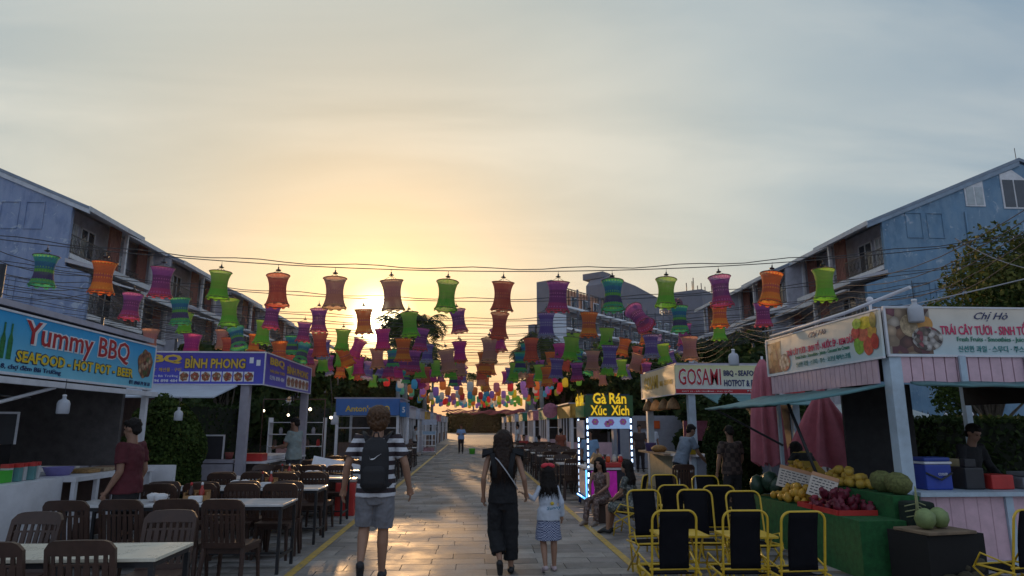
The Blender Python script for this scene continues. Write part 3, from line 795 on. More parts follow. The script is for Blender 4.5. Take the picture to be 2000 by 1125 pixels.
for k in range(3):
    a = k * 2.094; hg.tube([(.2 * math.cos(a), .2 * math.sin(a), 0), (0, 0, .09)], .004, 4)
hg.lathe([(.012, .16), (.014, .125), (.05, .105), (.045, .095), (.012, .088)], n=10)
hg.tube([(0, 0, .15), (0, 0, .22)], .004, 4)
hg.tube([(0, 0, .09), (0, 0, -.50)], .003, 4)
HANG = hg.mesh('hanger', RAILM)
def lantern(loc, c, rx, ry, rz, label, grp):
    rt = empty('woven_lantern', loc, 0, label, 'lantern', grp)
    rt.rotation_euler = (rx, ry, rz)
    s_ = RAND.uniform(.93, 1.07); rt.scale = (s_ * RAND.uniform(.95, 1.06), s_, s_ * RAND.uniform(.95, 1.04))
    link('shade', LSH[c], rt); link('top_hoop', RING_T, rt); link('bottom_hoop', RING_B, rt); link('hanger', HANG, rt)
    return rt
WIRE = M('wire', (.05, .045, .045), .6, var=.1)
row1 = ['teal', 'orange', 'purple', 'green', 'brick red', 'tan pink', 'tan pink', 'green', 'brick red', 'purple', 'teal', 'green', 'purple', 'orange', 'green']
row2 = ['purple', 'teal', 'green', 'purple', 'purple', 'orange', 'green', 'purple', 'brick red', 'violet blue', 'orange', 'purple', 'teal', 'orange', 'purple']
cols = list(WV)
RN = ['nearest', 'second', 'third', 'fourth', 'fifth', 'sixth', 'seventh', 'eighth', 'ninth', 'tenth', 'eleventh', 'twelfth']
RAND = random.Random(11)
ROWS = [(12.0, 0), (15.0, 0), (16.4, .4), (17.8, 0), (19.0, .42), (20.4, .05), (21.6, .42), (23.0, .05), (24.4, .3), (26.0, 0), (28.0, .2), (30.5, 0)]
rowsY = [q[0] for q in ROWS]
POLEX = (-13.0, 13.0)
def zwire(x, r_): return 4.62 + ((x + .2) / 9.5) ** 2 * .62 - .01 * r_ - ROWS[r_][1]
for ri, Y in enumerate(rowsY):
    n = 15
    xs = [-7.62 + i * 1.02 + (.02 if ri == 0 else RAND.uniform(-.06, .06) + (.12 if ri % 2 else -.15)) for i in range(n)]
    cs = row1 if ri == 0 else row2 if ri == 1 else [RAND.choice(cols) for _ in range(n)]
    for i, (x, c) in enumerate(zip(xs, cs)):
        if ri > 1 and RAND.random() < .12: continue
        z = zwire(x, ri) - .42 - (0 if ri == 0 else RAND.uniform(0, .1))
        tilt = (RAND.uniform(-.1, .1), RAND.uniform(-.07, .07))
        if ri == 0 and i == 13: tilt = (-.1, .12)
        if ri == 1 and i == 11: tilt = (.75, -.2)
        if ri == 1 and i == 7: tilt = (.05, -.14)
        if ri > 1 and RAND.random() < .22: tilt = (RAND.uniform(-.55, .55), RAND.uniform(-.35, .35))
        if ri > 1 and RAND.random() < .3: z -= RAND.uniform(.05, .3)
        lantern((x, Y, z), c, tilt[0], tilt[1], RAND.uniform(0, 6), f'{c} woven basket lantern, {ORD[i]} from the left on the {RN[ri]} lantern string', 'woven basket lanterns over the walkway')
    w = MB()
    for dz, dy in ((-.21, 0), (-.13, .1)):
        w.tube([(x, Y + dy, zwire(x, ri) + dz + (.025 * math.cos(x * 3.1) if dz > -.2 else 0)) for x in np.linspace(POLEX[0], POLEX[1], 61)], .009, 5, False)
    o = w.build('lantern_wire', WIRE)
    tag(o, f'thin black cable pair carrying the {RN[ri]} string of woven lanterns', 'cable', 'cables carrying the lanterns')
PBLK = M('black_pole', (.03, .03, .035), .5, var=.2)
for sx_, nm in ((-1, 'left'), (1, 'right')):
    for k, (x, Y, zt_) in enumerate((((-8.32, 12.0, 4.42), (-13.0, 24.0, 5.35), (-13.0, 30.0, 5.35)) if sx_ < 0 else ((13.0, 24.0, 5.35), (13.0, 30.0, 5.35)))):
        mb = MB(); mb.tube([(0, 0, -.02), (0, 0, zt_)], .055, 10); mb.lathe([(.12, 0), (.12, .02), (.06, .03)], n=10)
        o = mb.build('lantern_pole', PBLK, None, (x, Y, 0)); tag(o, f'slim black pole holding lantern cables on the {nm} side, {ORD[k]} going back', 'pole', 'poles holding the lantern cables')
    w = MB()
    for k in range(5):
        pts = []
        for j in range(31):
            t = j / 30; y = 9 + 24 * t
            pts.append(((-8.4 if sx_ < 0 else 8.6) + .03 * k, y, 5.0 - .12 * k - .35 * math.sin(math.pi * ((t * 4) % 1)) * (1 + .2 * k)))
        w.tube(pts, .008, 4, False)
    o = w.build('slack_cables', WIRE); tag(o, f'bundle of slack cables strung between the {nm}-hand lantern poles', 'cable')
# slack pale cables from the first kiosk up to the right, and on the left
for (pts, lab) in ((((-9.6, 12, 5.1), (-13, 12.5, 5.3), (-16, 13, 5.6)), 'pale cable running off the left edge above the turquoise sign'), (((5.3, 11.8, 3.3), (8, 10.5, 3.9), (13, 9.5, 5.0)), 'pale cable rising across the teal-blue gable from the fruit stall'), (((9.4, 12, 5.2), (12, 14, 5.4), (17, 18, 6.0)), 'thin cable crossing the teal-blue wall above the fruit stall')):
    p0, p1, p2 = map(Vector, pts); w = MB(); w.tube([(p0.lerp(p1, t)).lerp(p1.lerp(p2, t), t) + Vector((0, 0, -.15 * math.sin(math.pi * t))) for t in np.linspace(0, 1, 14)], .011, 5, False)
    o = w.build('overhead_cable', M('pale_cable', (.35, .35, .37), .6)); tag(o, lab, 'cable')

# ------------------------------------------------------------------ bright paper lanterns further off
PC = {'red': (.85, .06, .05), 'white': (.75, .73, .70), 'sky blue': (.12, .52, .72), 'pink': (.85, .35, .38), 'orange': (.85, .35, .05), 'lilac': (.50, .30, .70), 'yellow': (.85, .72, .04), 'mint': (.30, .70, .45), 'green': (.30, .62, .08)}
PLM = {}
prof = [(.05, .235), (.09, .23), (.135, .19), (.15, .12), (.152, 0), (.15, -.12), (.135, -.19), (.09, -.23), (.05, -.235)]
pr2 = []
for (a, b_), (c, d) in zip(prof[:-1], prof[1:]):
    for t in (0, .33, .66): pr2.append(((a + (c - a) * t) * (1.03 if t == .33 else 1), b_ + (d - b_) * t))
pr2.append(prof[-1])
for k, c in PC.items():
    PLM[k] = MB().lathe(pr2[::-1], n=14).mesh('paper_lantern', M('paper_' + k.replace(' ', '_'), tuple(min(.95, q * .86 + .14) for q in c), .7, var=.08, trans=.8))
pcs = list(PC)
for ri in range(9):
    Y = 42 + ri * 4.6
    first = ['red', 'white', 'sky blue', 'pink', 'orange', 'lilac', 'white', 'yellow', 'pink', 'red', 'lilac', 'orange', 'sky blue', 'yellow', 'green']
    for i in range(15):
        c = first[i] if ri == 0 else RAND.choice(pcs)
        x = -5.3 + i * .86 + RAND.uniform(-.08, .08) + (ri % 2) * .3
        z = 4.05 + ((x - .6) / 6) ** 2 * .35 - RAND.uniform(0, .12) - (0 if ri == 0 else .1)
        o = link('paper_lantern', PLM[c], None, (x, Y, z)); o.rotation_euler = (RAND.uniform(-.1, .1), RAND.uniform(-.1, .1), 0)
        s = RAND.uniform(1.12, 1.35); o.scale = (s, s, s)
        tag(o, f'small {c} paper lantern, {ORD[i]} from the left on the {RN[ri]} far string', 'lantern', 'small paper lanterns far down the walkway')
    w = MB(); w.tube([(x, Y, 4.33 + ((x - .6) / 6) ** 2 * .35) for x in np.linspace(-7.5, 8.5, 31)], .012, 4, False)
    o = w.build('paper_lantern_wire', WIRE); tag(o, f'cable carrying the {RN[ri]} far string of paper lanterns', 'cable', 'cables of the far paper lanterns')

# ------------------------------------------------------------------ brown slat chairs
BROWN = M('dark_brown_plastic', (.055, .028, .02), .48, var=.25, scale=9, spec=.5)
def chair_proto(lod):
    W2, zt, zb = .215, .90, .44
    lean = lambda z: -.10 * max(0, (z - .42)) / .48 - .2          # y of the back at height z (chair faces +y)
    parts = {}
    def curved(x, z): return lean(z) - .035 * (1 - (x / W2) ** 2)
    # arched top rail with two side stiles (outline loops in x,z; extruded in y)
    def plate(poly, th):
        mb = MB(); n = len(poly)
        V = [(x, curved(x, z) - th / 2, z) for x, z in poly] + [(x, curved(x, z) + th / 2, z) for x, z in poly]
        Fs = [(i, (i + 1) % n, (i + 1) % n + n, i + n) for i in range(n)]
        mb.add(V, Fs); return mb, n
    fr = MB()
    def strip(x0, x1, z0, z1, th=.026, nx=6, top=None):
        """curved panel between x0..x1, z0..z1; top(x) may raise the upper edge"""
        V = []; m = nx + 1
        for s in (-1, 1):
            for zi in (0, 1):
                for i in range(m):
                    x = x0 + (x1 - x0) * i / nx
                    z = z0 if zi == 0 else (top(x) if top else z1)
                    V.append((x, curved(x, z) + s * th / 2, z))
        Fs = []
        for i in range(nx):
            Fs += [(i, i + 1, m + i + 1, m + i), (2 * m + i, 3 * m + i, 3 * m + i + 1, 2 * m + i + 1), (i, 2 * m + i, 2 * m + i + 1, i + 1), (m + i, m + i + 1, 3 * m + i + 1, 3 * m + i)]
        Fs += [(0, m, 3 * m, 2 * m), (m - 1, 2 * m + m - 1, 3 * m + m - 1, m + m - 1)]
        return V, Fs
    arch = lambda x: zt - .012 * (x / W2) ** 2 - (.05 * max(0, (abs(x) / W2 - .72) / .28) ** 2.2)
    V, Fs = strip(-W2, W2, .80, zt, .032, 14, arch); fr.add(V, Fs)
    for s in (-1, 1):
        V, Fs = strip(s * W2 - (.03 if s > 0 else 0), s * W2 + (.03 if s < 0 else 0), .42, .80, .034, 1); fr.add(V, Fs)
    V, Fs = strip(-W2, W2, .42, .475, .03, 8); fr.add(V, Fs)
    V, Fs = strip(-W2 + .03, W2 - .03, .735, .75, .012, 8); fr.add(V, Fs)
    parts['back_frame'] = [(fr, None)]
    sl = []
    n = 7; span = 2 * W2 - .06
    for i in range(n):
        c = -W2 + .03 + span * (i + .5) / n
        m_ = MB(); V, Fs = strip(c - .0175, c + .0175, .47, .735, .014, 2); m_.add(V, Fs)
        V, Fs = strip(c - .011, c + .011, .735, .80, .014, 1); m_.add(V, Fs)
        sl.append((m_, None))
    parts['slat'] = sl
    se = MB(); se.prism([(-.20, -.20), (.20, -.20), (.225, .20), (.19, .235), (-.19, .235), (-.225, .20)], .405, .435, 'z'); se.prism([(-.19, -.19), (.19, -.19), (.21, .2), (-.21, .2)], .36, .404, 'z')
    parts['seat'] = [(se, None)]
    lg = []
    for sx_ in (-1, 1):
        m_ = MB(); m_.tube([(sx_ * .19, .20, .40), (sx_ * .215, .225, 0)], [(.026, .022), (.018, .016)], 6, smooth=False); lg.append((m_, None))
        m_ = MB(); m_.tube([(sx_ * .195, -.19, .44), (sx_ * .215, -.26, 0)], [(.028, .026), (.02, .018)], 6, smooth=False); lg.append((m_, None))
    parts['leg'] = lg
    if lod:
        mb = MB()
        for k, ls in parts.items():
            for (q, _) in ls: mb.add(q.v, q.f)
        return mb.mesh('slat_chair', BROWN)
    return {k: [q.mesh(k, BROWN) for q, _ in ls] for k, ls in parts.items()}
CH_HI, CH_LO = chair_proto(0), chair_proto(1)
def brown_chair(x, y, rz, label, grp='dark brown slat-back chairs', lo=False):
    rz += random.uniform(-.09, .09); x += random.uniform(-.03, .03); y += random.uniform(-.03, .03)
    if lo:
        o = link('slat_chair', CH_LO, None, (x, y, .0)); o.rotation_euler = (0, 0, rz); tag(o, label, 'chair', grp); return o
    rt = empty('slat_chair', (x, y, .0), rz, label, 'chair', grp)
    for k, ls in CH_HI.items():
        for me in ls: link(k, me, rt)
    return rt
TABT = M('pale_table_top', (.72, .67, .54), .28, var=.12, scale=5, spec=.5)
TABG = M('grey_table_top', (.62, .62, .62), .22, var=.12, scale=5, spec=.5)
STEEL = M('black_steel', (.025, .025, .028), .45, var=.2)
def table(x0, x1, y0, y1, label, mat=TABG, z=.75, grp='long dining tables'):
    rt = empty('dining_table', ((x0 + x1) / 2, (y0 + y1) / 2, 0), 0, label, 'table', grp)
    w, d = x1 - x0, y1 - y0
    top = MB().box((0, 0, z - .0125), (w, d, .025), bev=.004).build('table_top', mat, rt)
    MB().box((0, 0, z - .045), (w - .04, d - .04, .038)).build('apron', STEEL, rt)
    for sx_ in (-1, 1):
        for sy in (-1, 1):
            MB().b2((sx_ * (w / 2 - .03) - .017, sy * (d / 2 - .03) - .017, 0), (sx_ * (w / 2 - .03) + .017, sy * (d / 2 - .03) + .017, z - .064)).build('leg', STEEL, rt)
        MB().b2((sx_ * (w / 2 - .03) - .012, -(d / 2 - .05), .16), (sx_ * (w / 2 - .03) + .012, d / 2 - .05, .185)).build('stretcher', STEEL, rt)
    MB().b2((-(w / 2 - .05), .0, .162), (w / 2 - .05, .024, .183)).build('stretcher', STEEL, rt)
    return rt
PI = math.pi
table(-3.9, -2.1, 4.87, 5.5, 'cream-topped table nearest the camera on the left', TABT)
for i, (x, n) in enumerate(((-3.06, 'left-hand'), (-2.53, 'right-hand'))):
    brown_chair(x, 4.72 + .26, 0, f'{n} of the two brown slat chairs backing the cream table nearest us')
brown_chair(-2.57, 5.95, PI, 'brown slat chair facing us across the nearest cream table')
brown_chair(-3.68, 5.85, PI, 'brown slat chair at the left edge across the nearest cream table')
tabs = [(8.3, -4.5, -2.1, 4), (10.2, -4.4, -2.13, 4), (12.15, -4.3, -2.13, 4), (14.1, -3.9, -2.13, 3), (16.0, -3.8, -2.13, 3), (18.0, -3.8, -2.13, 3), (20.2, -3.7, -2.13, 2), (22.5, -3.6, -2.15, 2), (25, -3.6, -2.15, 2), (28, -3.6, -2.2, 2)]
for ti, (yc, x0, x1, n) in enumerate(tabs):
    table(x0, x1, yc - .33, yc + .33, f'long grey dining table in the left-hand seating, {ORD[ti]} behind the cream table')
    for j in range(n):
        x = x1 - .32 - j * (x1 - x0 - .3) / n
        for sd, ry in (('near', 0), ('far', PI)):
            if ti > 3 and random.random() < .15: continue
            yy = yc - .83 if sd == 'near' else yc + .72
            brown_chair(x, yy + random.uniform(-.06, .06), ry, f'brown slat chair, {ORD[j]} from the walkway, {sd} side of left table {["one","two","three","four","five","six","seven","eight","nine","ten"][ti]}', lo=(yc > 15.5))
rtabs = [(16.2, 2.05, 3.5), (18.4, 2.05, 3.6), (20.4, 2.0, 3.6), (22.6, 2.0, 3.6), (25.2, 2.0, 3.7), (30.0, 1.9, 3.5)]
for ti, (yc, x0, x1) in enumerate(rtabs):
    table(x0, x1, yc - .33, yc + .33, f'dark-framed dining table in the right-hand seating, {ORD[ti]} beyond the snack cart')
    for j in range(3 if ti < 5 else 4):
        x = x0 + .25 + j * (.5 if ti < 5 else .42)
        for sd, ry in (('near', 0), ('far', PI)):
            yy = yc - .78 if sd == 'near' else yc + .7
            brown_chair(x, yy, ry, f'brown slat chair, {ORD[j]} from the walkway, {sd} side of right table {["one","two","three","four","five","six"][ti]}', lo=(yc > 15.5))
brown_chair(2.55, 14.8, PI / 2, 'brown slat chair standing alone just beyond the lit snack cart')
brown_chair(4.05, 13.1, .1, 'brown slat chair with its back to us before the orange-lit stall counter')

# condiment caddies and tissue bundles on the tables
CADDY = M('bamboo_caddy', (.30, .16, .06), .6, var=.3, scale=12)
PAPER = M('white_paper', (.62, .61, .62), .7, var=.08)
def caddy(x, y, label, z=.752):
    rt = empty('condiment_caddy', (x, y, z), random.uniform(-.3, .3), label, 'caddy', 'condiment caddies on the tables')
    mb = MB(); mb.b2((-.13, -.08, 0), (.13, .08, .012)); mb.b2((-.13, -.08, .012), (.13, -.07, .07)); mb.b2((-.13, .07, .012), (.13, .08, .12)); mb.b2((-.13, -.07, .012), (-.12, .07, .1)); mb.b2((.12, -.07, .012), (.13, .07, .1)); mb.b2((-.005, -.07, .012), (.005, .07, .1))
    mb.build('tray', CADDY, rt)
    for k, (px, c) in enumerate(((-.07, (.04, .02, .02)), (.05, (.35, .04, .03)))):
        b_ = MB().lathe([(.03, .013), (.032, .03), (.032, .12), (.014, .15), (.012, .18)], (px, 0, 0), 12).build('bottle', M(f'sauce{k}', c, .2, var=.1), rt)
        sub(b_, MB().lathe([(.014, .18), (.015, .205), (.006, .215)], (px, 0, 0), 10).build('cap', PAPER if k else M('red_plastic', (.45, .03, .03), .4), rt))
    MB().box((.02, -.13, .035), (.14, .09, .07), bev=.012).build('tissue_pack', PAPER, rt)
def bundle(x, y, label, z=.752):
    rt = empty('wrapped_bowls', (x, y, z), random.uniform(-1, 1), label, 'bowl', 'wrapped bowls on the tables')
    for k, (a, b_) in enumerate(((-.06, 0), (.06, .03))):
        MB().lathe([(.03, 0), (.06, .03), (.075, .07), (.07, .085), (.03, .1)], (a, b_, 0), 14).build('bowl', PAPER, rt)
caddy(-3.2, 8.35, 'bamboo condiment caddy with sauce bottles on the second table from us'); bundle(-3.62, 8.25, 'pair of wrapped white bowls on the second table from us')
caddy(-2.95, 10.25, 'bamboo condiment caddy on the third table from us'); bundle(-3.3, 10.15, 'pair of wrapped white bowls on the third table from us')
caddy(-3.2, 12.2, 'bamboo condiment caddy on the fourth table from us'); bundle(-2.75, 12.2, 'pair of wrapped white bowls on the fourth table from us')
bundle(-2.6, 14.1, 'pair of wrapped white bowls on the fifth table from us')

# ------------------------------------------------------------------ yellow folding chairs
YEL = M('yellow_enamel', (.62, .40, .025), .35, var=.15, scale=10, spec=.5, dirt=.12)
CANV = M('black_canvas', (.010, .010, .013), .95, var=.25, scale=5, bump=.25, bscale=220, spec=.08)
def ychair(x, y, rz, label, lean=.16):
    rt = empty('folding_chair', (x, y, 0), rz, label, 'chair', 'yellow-framed folding chairs')
    w = .2; zt = .88; r_ = .011
    # chair faces +y, back at -y
    by = lambda z: -.16 - (z - .36) * lean
    pts = [(-w, by(.03) + .05, .0125)]
    def arc(cx, cz, a0, a1): return [(cx + .08 * math.cos(a), by(cz + .08 * math.sin(a)), cz + .08 * math.sin(a)) for a in np.linspace(a0, a1, 6)]
    loop = [(-w, by(.05), .013), (-w, by(.45), .45)] + arc(-w + .08, zt - .08, PI, PI / 2) + arc(w - .08, zt - .08, PI / 2, 0) + [(w, by(.45), .45), (w, by(.05), .013)]
    MB().tube(loop, r_, 8).build('back_frame', YEL, rt)
    for s in (-1, 1):
        MB().tube([(s * (w + .03), -.20, .34), (s * (w + .035), .17, .36), (s * (w + .03), .20, .33), (s * (w + .02), -.23, .013)], r_, 8).build('leg', YEL, rt)
        MB().tube([(s * (w + .03), .22, .013), (s * (w + .03), .19, .2), (s * (w + .03), -.1, .345)], r_, 8).build('leg', YEL, rt)
        MB().tube([(s * (w + .012), by(.40), .40), (s * (w + .045), .1, .47), (s * (w + .045), .17, .36)], .009, 8).build('brace', YEL, rt)
    for (yy, zz) in ((by(.38), .38), (.17, .355), (.215, .10), (by(.1), .1)):
        MB().tube([(-w - .02, yy, zz), (w + .02, yy, zz)], .011, 8).build('cross_bar', YEL, rt)
    mb = MB(); V = []; nz, nx = 8, 6
    for i in range(nz + 1):
        z = .385 + (zt - .005 - .385) * i / nz
        for k in range(nx + 1):
            xx = (-.5 + k / nx) * .265
            V.append((xx, by(z) - .012 + .02 * math.sin(PI * i / nz) * math.cos(xx * 5), z))
    mb.add(V, [(i * (nx + 1) + k, i * (nx + 1) + k + 1, (i + 1) * (nx + 1) + k + 1, (i + 1) * (nx + 1) + k) for i in range(nz) for k in range(nx)], True)
    o = mb.build('backrest', CANV, rt); sm = o.modifiers.new('thick', 'SOLIDIFY'); sm.thickness = .012
    mb = MB(); V = []
    for i in range(5):
        y_ = -.17 + .34 * i / 4
        for k in range(5): V.append(((-.5 + k / 4) * .36, y_, .362 - .03 * math.sin(PI * i / 4) - .01))
    mb.add(V, [(i * 5 + k, i * 5 + k + 1, (i + 1) * 5 + k + 1, (i + 1) * 5 + k) for i in range(4) for k in range(4)], True)
    o = mb.build('seat', CANV, rt); sm = o.modifiers.new('thick', 'SOLIDIFY'); sm.thickness = .012
    return rt
for (x, y, rz, lab) in ((1.80, 6.32, .03, 'yellow-framed black canvas chair, first of the nearest three beside the walkway'), (2.44, 6.28, -.03, 'yellow-framed black canvas chair, middle of the nearest three'), (2.90, 6.18, .04, 'yellow-framed black canvas chair, nearest the green fruit stand'),
                        (2.04, 7.75, PI + .1, 'yellow-framed black canvas chair facing us, beside the walkway in the second row'), (2.60, 7.75, PI - .1, 'yellow-framed black canvas chair facing us, middle of the second row'), (3.12, 7.55, PI, 'yellow-framed black canvas chair facing us, against the green fruit stand'),
                        (2.55, 8.85, .05, 'yellow-framed black canvas chair in the third row next to the seated women'), (3.12, 8.75, -.05, 'yellow-framed black canvas chair in the third row, middle'), (3.5, 9.9, PI, 'yellow-framed black canvas chair at the back of the yellow seating'), (2.95, 10.15, PI, 'yellow-framed black canvas chair at the back beside the floral dress'), (2.44, 10.45, 1.1, 'yellow-framed chair the woman in the floral dress sits on'), (4.97, 6.2, .22, 'yellow-framed black canvas chair at the right edge before the pink counter')):
    ychair(x, y, rz, lab)
def ytable(x, y, label, rz=0):
    rt = empty('yellow_table', (x, y, 0), rz, label, 'table', 'small yellow metal tables')
    MB().box((0, 0, .535), (.50, .42, .025), bev=.006).build('table_top', YEL, rt)
    for s in (-1, 1):
        MB().tube([(s * .19, -.17, .52), (s * .2, .17, .013)], .011, 8).build('leg', YEL, rt)
        MB().tube([(s * .17, .17, .52), (s * .18, -.17, .013)], .011, 8).build('leg', YEL, rt)
    MB().tube([(-.2, 0, .27), (.2, 0, .27)], .009, 6).build('cross_bar', YEL, rt)
ytable(2.14, 7.08, 'small yellow table between the first and second rows of canvas chairs by the walkway'); ytable(2.80, 6.98, 'small yellow table between the canvas chairs by the fruit stand'); ytable(2.86, 9.35, 'small yellow table among the third row of canvas chairs')
# ------------------------------------------------------------------ stalls
LBLUE = M('pale_blue_paint', (.45, .55, .64), .55, var=.15, scale=4, dirt=.25)
PINK = M('pale_pink_plank', (.66, .44, .50), .6, var=.12, scale=6, dirt=.22)
PINK2 = M('dusty_pink_plank', (.58, .40, .45), .6, var=.12, scale=6, dirt=.25)
PWHITE = M('white_panel', (.76, .76, .80), .45, var=.1, scale=3, dirt=.2)
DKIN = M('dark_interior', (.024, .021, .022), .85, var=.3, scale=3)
GREYP = M('grey_violet_panel', (.38, .36, .42), .6, var=.15, scale=4, dirt=.2)
TEALA = M('teal_awning', (.16, .33, .35), .6, var=.18, scale=5, dirt=.25, trans=.25)
WAWN = M('white_awning', (.68, .74, .82), .5, var=.1, scale=3, trans=.35)
BULBM = M('bulb_white', (.75, .75, .78), .2, var=.05)
BULBON = M('bulb_lit', (.9, .8, .6), .3, var=0, emit=(1, .82, .55), estr=6)
METW = M('white_metal', (.66, .66, .70), .4, var=.12)
PLW = M('jug_white', (.62, .64, .70), .3, var=.05, trans=.3)
def grad_mat(name, top, bot, axis=1, rough=.35):
    m, N, L, b = nodes_mat(name)
    tc = N.new('ShaderNodeTexCoord'); sp = N.new('ShaderNodeSeparateXYZ'); L.new(tc.outputs['Generated'], sp.inputs[0])
    rp = ramp_node(N, [(0, bot), (.5, tuple((a + c) / 2 for a, c in zip(top, bot))), (1, top)]); L.new(sp.outputs[axis], rp.inputs[0])
    n = N.new('ShaderNodeTexNoise'); L.new(tc.outputs['Object'], n.inputs[0]); n.inputs['Scale'].default_value = 3; n.inputs['Detail'].default_value = 5
    mr = N.new('ShaderNodeMapRange'); L.new(n.outputs[0], mr.inputs[0]); mr.inputs[3].default_value = .8; mr.inputs[4].default_value = 1.15
    mx = N.new('ShaderNodeMix'); mx.data_type = 'RGBA'; mx.blend_type = 'MULTIPLY'; mx.inputs['Factor'].default_value = 1; L.new(rp.outputs[0], mx.inputs[6]); L.new(mr.outputs[0], mx.inputs[7])
    L.new(mx.outputs[2], b.inputs['Base Color']); b.inputs['Roughness'].default_value = rough
    bp = N.new('ShaderNodeBump'); L.new(n.outputs[0], bp.inputs['Height']); bp.inputs['Strength'].default_value = .3; bp.inputs['Distance'].default_value = .02; L.new(bp.outputs[0], b.inputs['Normal'])
    return m
def photo_mat(name, cols_, scale=9.0, seed=0.0):
    """printed food picture: lumps of several colours"""
    m, N, L, b = nodes_mat(name)
    tc = N.new('ShaderNodeTexCoord'); mp = N.new('ShaderNodeMapping'); L.new(tc.outputs['Object'], mp.inputs[0]); mp.inputs['Location'].default_value = (seed, seed * .7, 0)
    v = N.new('ShaderNodeTexVoronoi'); L.new(mp.outputs[0], v.inputs[0]); v.inputs['Scale'].default_value = scale
    sp = N.new('ShaderNodeSeparateColor'); L.new(v.outputs['Color'], sp.inputs[0])
    st = [(i / len(cols_), c) for i, c in enumerate(cols_)]
    rp = ramp_node(N, st, 'CONSTANT'); L.new(sp.outputs[0], rp.inputs[0])
    mr = N.new('ShaderNodeMapRange'); L.new(v.outputs['Distance'], mr.inputs[0]); mr.inputs[1].default_value = 0; mr.inputs[2].default_value = .6; mr.inputs[3].default_value = 1.35; mr.inputs[4].default_value = .5
    mx = N.new('ShaderNodeMix'); mx.data_type = 'RGBA'; mx.blend_type = 'MULTIPLY'; mx.inputs['Factor'].default_value = 1; L.new(rp.outputs[0], mx.inputs[6]); L.new(mr.outputs[0], mx.inputs[7])
    L.new(mx.outputs[2], b.inputs['Base Color']); b.inputs['Roughness'].default_value = .4
    return m
MEAT = photo_mat('print_grilled_food', [(.28, .10, .05), (.40, .18, .08), (.18, .05, .03), (.5, .32, .2), (.12, .16, .05)], 14)
FRUITP = photo_mat('print_fruit', [(.55, .40, .03), (.55, .10, .06), (.25, .42, .05), (.60, .28, .06), (.5, .05, .05), (.62, .55, .12)], 7)
ICEP = photo_mat('print_ice_cream', [(.30, .16, .09), (.42, .30, .20), (.20, .06, .08), (.5, .42, .34), (.12, .05, .04)], 8)
BOWLP = photo_mat('print_bowl', [(.5, .45, .42), (.10, .07, .06), (.42, .10, .12), (.55, .5, .45), (.2, .15, .12)], 16)
PLATEP = photo_mat('print_plates', [(.45, .08, .05), (.5, .2, .08), (.35, .12, .06), (.55, .45, .3)], 22)
INK = {'red': M('ink_red', (.42, .02, .03), .4, var=.08), 'yellow': M('ink_yellow', (.75, .52, .03), .4, var=.1), 'navy': M('ink_navy', (.02, .03, .12), .4, var=.05), 'white': M('ink_white', (.75, .75, .77), .4, var=.05), 'pinkred': M('ink_pink_red', (.62, .03, .12), .4, var=.1), 'green': M('ink_green', (.02, .20, .12), .4, var=.1), 'gold': M('ink_gold', (.62, .40, .05), .4, var=.1), 'black': M('ink_black', (.02, .02, .03), .4, var=.05), 'teal': M('ink_teal', (.02, .22, .22), .4, var=.05)}
def disc(parent, fm, x, y, rx, ry, mat, z=.004, name='picture', n=28, lump=0.0):
    mb = MB(); V = [(x + rx * math.cos(t) * (1 + lump * math.sin(5 * t)), y + ry * math.sin(t) * (1 + lump * math.cos(7 * t)), z) for t in np.linspace(0, 2 * PI, n, endpoint=False)]
    mb.add(V, [tuple(range(n))]); return put_mesh(name, mb.mesh(name, mat, fixn=False), parent, fm)
def outlined(t, fill, edge, rt, fm, x, y, w, h, bold=.015, ed=.035, **k):
    put_text(t, edge, rt, fm, x - .012, y - .012, w + .024, h + .024, off=.003, bold=bold + ed, depth=.003, **k)
    put_text(t, fill, rt, fm, x, y, w, h, off=.007, bold=bold, depth=.003, **k)
def bulb_string(parent, pts, name='bulb', lit=False, r=.035, drop=.1):
    for p in pts:
        mb = MB(); mb.lathe([(.001, -drop - .11), (.022, -drop - .1), (r, -drop - .065), (.028, -drop - .03), (.014, -drop)], p, 10)
        o = mb.build(name, BULBON if lit else BULBM, parent)
        mb = MB(); mb.lathe([(.015, -drop), (.015, -drop + .05)], p, 8); mb.tube([(p[0], p[1], p[2] - drop + .05), (p[0], p[1], p[2])], .004, 4)
        sub(o, mb.build('socket', RAILM, parent))
def planks(parent, fm, w, h, n, mat, t=.02, gap=.012, name='plank', z=0.0):
    pw = w / n
    for i in range(n):
        mb = MB(); mb.box(((i + .5) * pw, h / 2, z - t / 2), (pw - gap, h, t), bev=.003)
        put_mesh(name, mb.mesh(name, mat), parent, fm)

